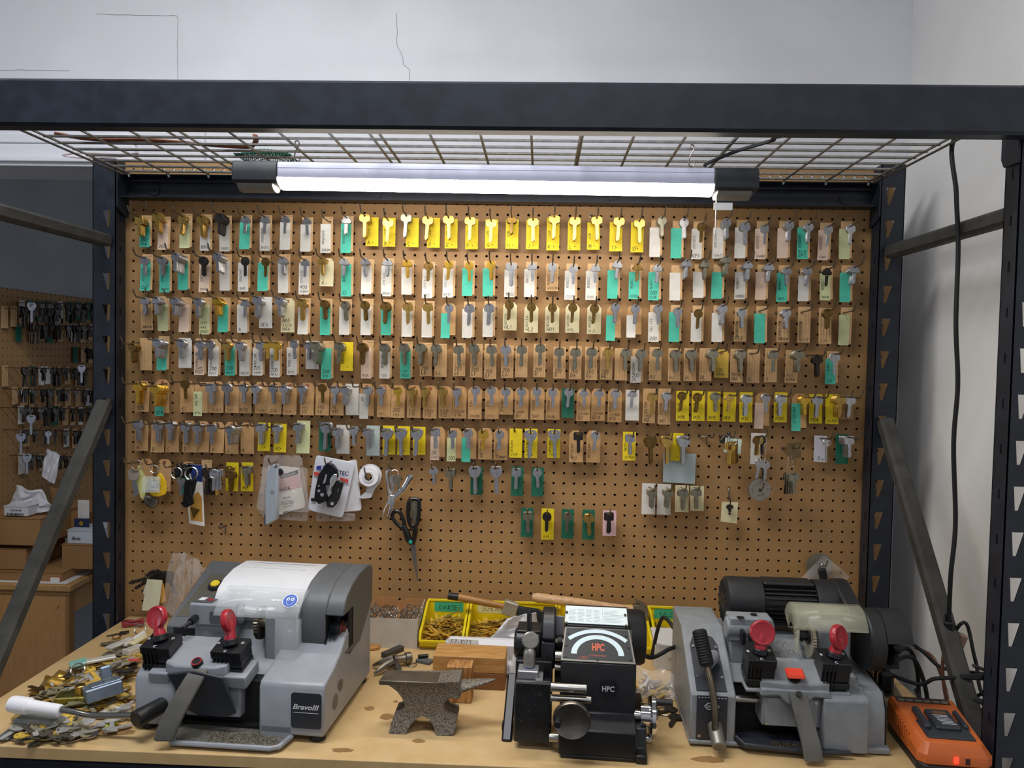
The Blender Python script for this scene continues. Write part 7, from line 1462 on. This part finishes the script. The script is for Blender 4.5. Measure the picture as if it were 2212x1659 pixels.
m = mb(); q = at(176, 1130, yc+.098); m.cyl(q, q+V((0, -.002, 0)), .0075, n=18); m.build('gold_emblem', KM['g'][1], bp_); m = mb(); q0, q1 = at(168, 1080, yc+.12), at(192, 1120, yc+.12); m.bx(q0.x, q1.x, yc+.12, yc+.123, q1.z, q0.z); m.build('flap', SC['w'][1], t)
t = thing('carton', at(125, 1090, yc+.12), 'open brown carton flap standing behind the diagonal brace', 'box', 'boxes on the store room desk'); m = mb(); q = [at(*p, yc+.13) for p in ((108, 1052), (147, 1064), (130, 1108), (118, 1108))]; m.add(q+[p+V((0, .004, 0)) for p in q], [(0, 1, 2, 3), (7, 6, 5, 4), (0, 4, 5, 1), (1, 5, 6, 2), (2, 6, 7, 3), (3, 7, 4, 0)]); m.build('flap', mKr, t); m = mb(); q = at(150, 1112, yc+.2); m.bx(q.x-.09, q.x+.12, yc+.16, yc+.36, DZ+.1, q.z+.02); m.build('body', mKr, t)
film('plastic_bag', [at(30, 1050, yc+.05), at(100, 1060, yc+.07), at(118, 1106, yc+.05), at(18, 1100, yc+.08)], 9, .009, mFilm2, seed=51, solid=.001); tag(bpy.data.objects['plastic_bag.005'] if 'plastic_bag.005' in bpy.data.objects else C.objects[-1], 'crumpled white bag on top of the carton stack', 'bag', 'plastic bags')
film('plastic_bag', [onx(100, 968, PX+.09), onx(130, 982, PX+.13), onx(118, 1048, PX+.13), onx(90, 1030, PX+.09)], 8, .006, mFilm2, seed=52, solid=.001); tag(C.objects[-1], 'white bag hanging from a hook on the store room board', 'bag', 'plastic bags')
m = mb(); q = onz(100, 1262, DZ+.001); m.prism([sh(-.3, .012), sh(-.02, .012), sh(-.01, .3), sh(-.3, .3)], .0008, XY(DZ+.0002)); o = m.build('paper_sheet', SC['w'][1]); tag(o, 'white paper sheet lying on the store room desk', 'paper')
m = mb(); p = onz(172, 1400, .25); m.lathe([(.02, 0), (.035, .02), (.03, .1), (.012, .14), (.012, .16)], (dc.x+.06, dc.y+.7, .0), (0, 0, 1), 18); o = m.build('bottle', mat('red_bottle', '#9c1420', .4)); tag(o, 'red bottle on the floor in the dark beside the desk', 'bottle')
# ================================================================ things lying on the wire deck
mRust = mat('rusty_strap', '#7a4630', .7, var=.3, scale=40, bump=.1)
D_ = lambda x, y, h=.006: onz(x, y, ZD+h)
m = mb(); m.tube(spline([D_(118, 288), D_(200, 301), D_(330, 303), D_(450, 313), D_(530, 318), D_(548, 312, .012), D_(553, 302, .02), D_(551, 292, .03)], 6), .0035, 8, flat=2.2); o = m.build('metal_strap', mRust); tag(o, 'rust-brown strap with a hooked end lying on the wire deck', 'strap')
m = mb(); c = D_(576, 341, .004); gm = mat('green_netting', '#1c5a4a', .6)
def DG(i, j):
    u, v = i/30*2-1, j/18*2-1; d = max(0, 1-u*u-v*v); return (c.x+u*.062, c.y+v*.036, ZD+.004+.016*d**.5+.001*math.sin(i*3.1+j))
m.grid(DG, 31, 19); o = m.build('netting', gm, sharp=0); w_ = o.modifiers.new('Wire', 'WIREFRAME'); w_.thickness = .0022; w_.use_replace = True; tag(o, 'dark green plastic netting lying on the wire deck', 'netting')
m = mb(); m.tube(spline([D_(135, 335), D_(180, 330), D_(260, 333), D_(300, 330), D_(262, 338), D_(180, 341), D_(137, 337)], 6), .0016, 6); o = m.build('cable_loop', mat('pale_cable', '#b9a7a6', .6)); tag(o, 'pale cable loop lying on the left end of the wire deck', 'cable')
# ================================================================ clutter at the left end of the bench
def oz(x, y, h=0): return onz(x, y, ZT+h)
B = Bulk(); r = random.Random(99)
poly = [(20, 1590), (90, 1600), (250, 1575), (285, 1530), (290, 1440), (312, 1395), (300, 1360), (240, 1405), (150, 1450), (60, 1520)]
def inside(x, y):
    c = False
    for i in range(len(poly)):
        (x1, y1), (x2, y2) = poly[i-1], poly[i]
        if (y1 > y) != (y2 > y) and x < (x2-x1)*(y-y1)/(y2-y1)+x1: c = not c
    return c
n = 0
while n < 190:
    x, y = r.uniform(20, 312), r.uniform(1350, 1600)
    if not inside(x, y): continue
    n += 1; p = oz(x, y, r.uniform(.002, .016)); T = M4.Translation(p) @ M4.Rotation(r.uniform(0, 6.3), 4, 'Z') @ M4.Rotation(PI/2+r.uniform(-.35, .35), 4, 'X') @ M4.Rotation(r.uniform(-.3, .3), 4, 'Y') @ M4.Translation((0, 0, .015))
    B.add(kgeom(r.choice('rrsgcq')), KS[r.choice('sssnnobdg')], T)
o = B.build('scrap_keys'); tag(o, 'jumbled scrap of old keys at the left end of the bench', 'keys', 'scrap on the bench', 'stuff')
mGL = mat('grey_blue_lock', '#7b8694', .4, .6, var=.12, scale=40); mZn = mat('dull_zinc', '#8d9290', .45, .7, var=.15, scale=40)
lk = thing('lock_case', oz(222, 1492), 'blue-grey rectangular lock case tilted on the scrap pile', 'lock', 'lock parts'); c0 = oz(222, 1490, .036); rt = rz(R(38)) @ rx(R(-10)) @ ry(R(-6)); m = mb(); m.box(c0, (.062, .052, .024), rt, .002); m.box(c0+rt @ V((.005, .0, .013)), (.05, .04, .003), rt, .001); m.build('case', mGL, lk)
m = mb(); m.cyl(c0+rt @ V((.01, .004, .0145)), c0+rt @ V((.01, .004, .0165)), .009, n=20); m.build('hub', mZn, lk); m = mb(); m.box(c0+rt @ V((.012, .026, .024)), (.02, .012, .026), rt, .003); m.build('bolt', mGL, lk); m = mb(); m.box(c0+rt @ V((.0315, 0, 0)), (.001, .03, .015), rt); m.build('lock_label', SC['w'][1], lk)
l2 = thing('lock_case', oz(160, 1515), 'greenish brass open lock body with a round post', 'lock', 'lock parts'); c1 = oz(157, 1510, .014); rt = rz(R(12)); mGB = mat('green_brass', '#8a8446', .35, .9, var=.3, scale=50); m = mb(); m.box(c1, (.055, .035, .02), rt, .002); m.build('case', mGB, l2); m = mb(); m.cyl(c1+V((.012, .004, .01)), c1+V((.012, .004, .026)), .0095, n=20, ch=.001); m.build('post', KM['b'][1], l2)
l3 = thing('lock_case', oz(80, 1560), 'grey die-cast lock body under the white crank grip', 'lock', 'lock parts'); c2 = oz(85, 1562, .012); m = mb(); m.box(c2, (.085, .032, .022), rz(R(-4)), .005); m.build('case', mZn, l3); m = mb(); m.tube([c2+V((.0+.011*math.cos(t), -.018, -.002+.011*math.sin(t))) for t in [PI*i/10 for i in range(-2, 13)]], .0014, 6); m.build('wire_loop', mRing, l3)
def bar2(name, a, b, w, h, m_, label, cat, grp, z=.012):
    p, q = oz(*a, z), oz(*b, z); d = q-p; k = mb(); k.box((p+q)/2, (d.length, w, h), rz(math.atan2(d.y, d.x)) @ ry(r.uniform(-.1, .1)), min(.0015, h*.3)); o = k.build(name, m_); tag(o, label, cat, grp); return o
mWm = mat('white_metal', '#cfcabf', .45, .2, var=.12, scale=50)
bar2('mailbox_cam', (185, 1430), (250, 1418), .018, .006, mWm, 'long white metal lock strap nearest the teal bow', 'strap', 'white lock straps', .02); bar2('mailbox_cam', (232, 1400), (285, 1380), .018, .006, mWm, 'white metal lock strap behind the black disc', 'strap', 'white lock straps', .022); bar2('mailbox_cam', (272, 1412), (308, 1395), .022, .012, mWm, 'short white lock bracket beside the grey machine', 'strap', 'white lock straps', .02)
bar2('pen', (268, 1392), (312, 1368), .008, .008, mWhiteP, 'white plastic pen end behind the scrap pile', 'pen', 'pens', .02); bar2('marker_stub', (226, 1570), (255, 1560), .006, .006, mat('neon_yellow', '#dbe22c', .4), 'fluorescent yellow stub near the crank hub', 'stub', 'pens', .004)
bar2('key_bow', (150, 1436), (190, 1428), .03, .006, mat('teal_plastic', '#7fb3a6', .3), 'translucent teal key head at the edge of the pile', 'key head', 'plastic pieces', .018); bar2('paper_tag', (150, 1588), (172, 1578), .014, .001, SC['y'][1], 'small pale yellow paper piece at the front of the pile', 'tag', 'plastic pieces', .006); bar2('plastic_piece', (243, 1536), (262, 1530), .012, .003, mat('amber_plastic', '#e0a82c', .35), 'amber plastic piece by the crank rod', 'piece', 'plastic pieces', .006); bar2('strip', (45, 1565), (2, 1600), .022, .004, mZn, 'grey metal strip at the front left corner', 'strip', 'plastic pieces', .004)
for i, (x, y, rad, m_, lb) in enumerate(((233, 1392, .0155, mat('dull_disc', '#7c7468', .5, .6), 'dull round metal disc behind the white straps'), (271, 1452, .017, mBlack, 'black round cap on the scrap pile'), (290, 1427, .012, mat('coral_disc', '#d4564a', .5), 'coral red disc on the scrap pile'))):
    p = oz(x, y, .02 if i else .001); m = mb(); m.cyl(p, p+V((0, .001, .0035)), rad, n=24, ch=.0006); o = m.build('disc', m_); tag(o, lb, 'disc', 'discs in the scrap pile')
kring(oz(168, 1447, .03), .0125, (.2, -.6, .6), 'split ring with brass keys on top of the pile', 'loose key rings', .0013); kring(oz(303, 1360, .018), .012, (.2, -.7, .6), 'bright split ring at the back of the pile', 'loose key rings', .0014); kring(oz(252, 1376, .008), .009, (0, -.3, 1), 'small brass ring behind the round disc', 'loose key rings', .0011, m_=KM['b'][1])
for i, (x, y, k, c, a) in enumerate(((165, 1450, 'r', 'b', 2.4), (160, 1455, 's', 'n', 2.1), (230, 1543, 'r', 's', 1.9), (60, 1597, 'g', 's', 1.4), (120, 1590, 'r', 'n', 1.7), (205, 1585, 'r', 's', 2.2), (105, 1500, 'g', 'g', 1.3), (85, 1490, 'q', 'o', 1.0), (275, 1366, 'q', 'n', 2.0))):
    put_key(k, c, oz(x, y, .021 if y < 1500 else .006), 0, a, '%s key lying on the scrap pile, %s of the loose ones' % (KM[c][0], nth(i+1)), 'loose keys on the scrap pile', pitch=PI/2-.1)
film('plastic_bag', [oz(215, 1530, .03), oz(282, 1520, .03), oz(285, 1550, .006), oz(215, 1555, .006)], 9, .004, mFilm, seed=61); tag(C.objects[-1], 'small clear bag of bits beside the crank rod', 'bag', 'plastic bags')
film('wrapper', [oz(262, 1340, .02), oz(312, 1335, .02), oz(312, 1352, .004), oz(262, 1354, .004)], 7, .003, mat('red_wrapper', '#8a2a2e', .4), seed=62); tag(C.objects[-1], 'crumpled dark red wrapper at the back of the bench', 'wrapper')
film('wrapper', [oz(100, 1455, .02), oz(160, 1448, .025), oz(165, 1480, .012), oz(70, 1500, .008)], 9, .004, mat('gold_foil', '#a8843a', .35, .8), seed=63); tag(C.objects[-1], 'crumpled gold-brown foil at the left of the pile', 'wrapper')
m = mb(); m.prism([tuple(oz(*p))[:2] for p in ((272, 1408), (312, 1378), (318, 1394), (290, 1412))], .003, XY(ZT+.018)); o = m.build('paper_piece', SC['c'][1]); tag(o, 'cream cardboard piece under the left black jaw', 'paper')
o = bulk.build('stacked_keys'); tag(o, 'stacked key blanks hanging behind the front key of every hook', 'keys', 'keys on the board', 'stuff')
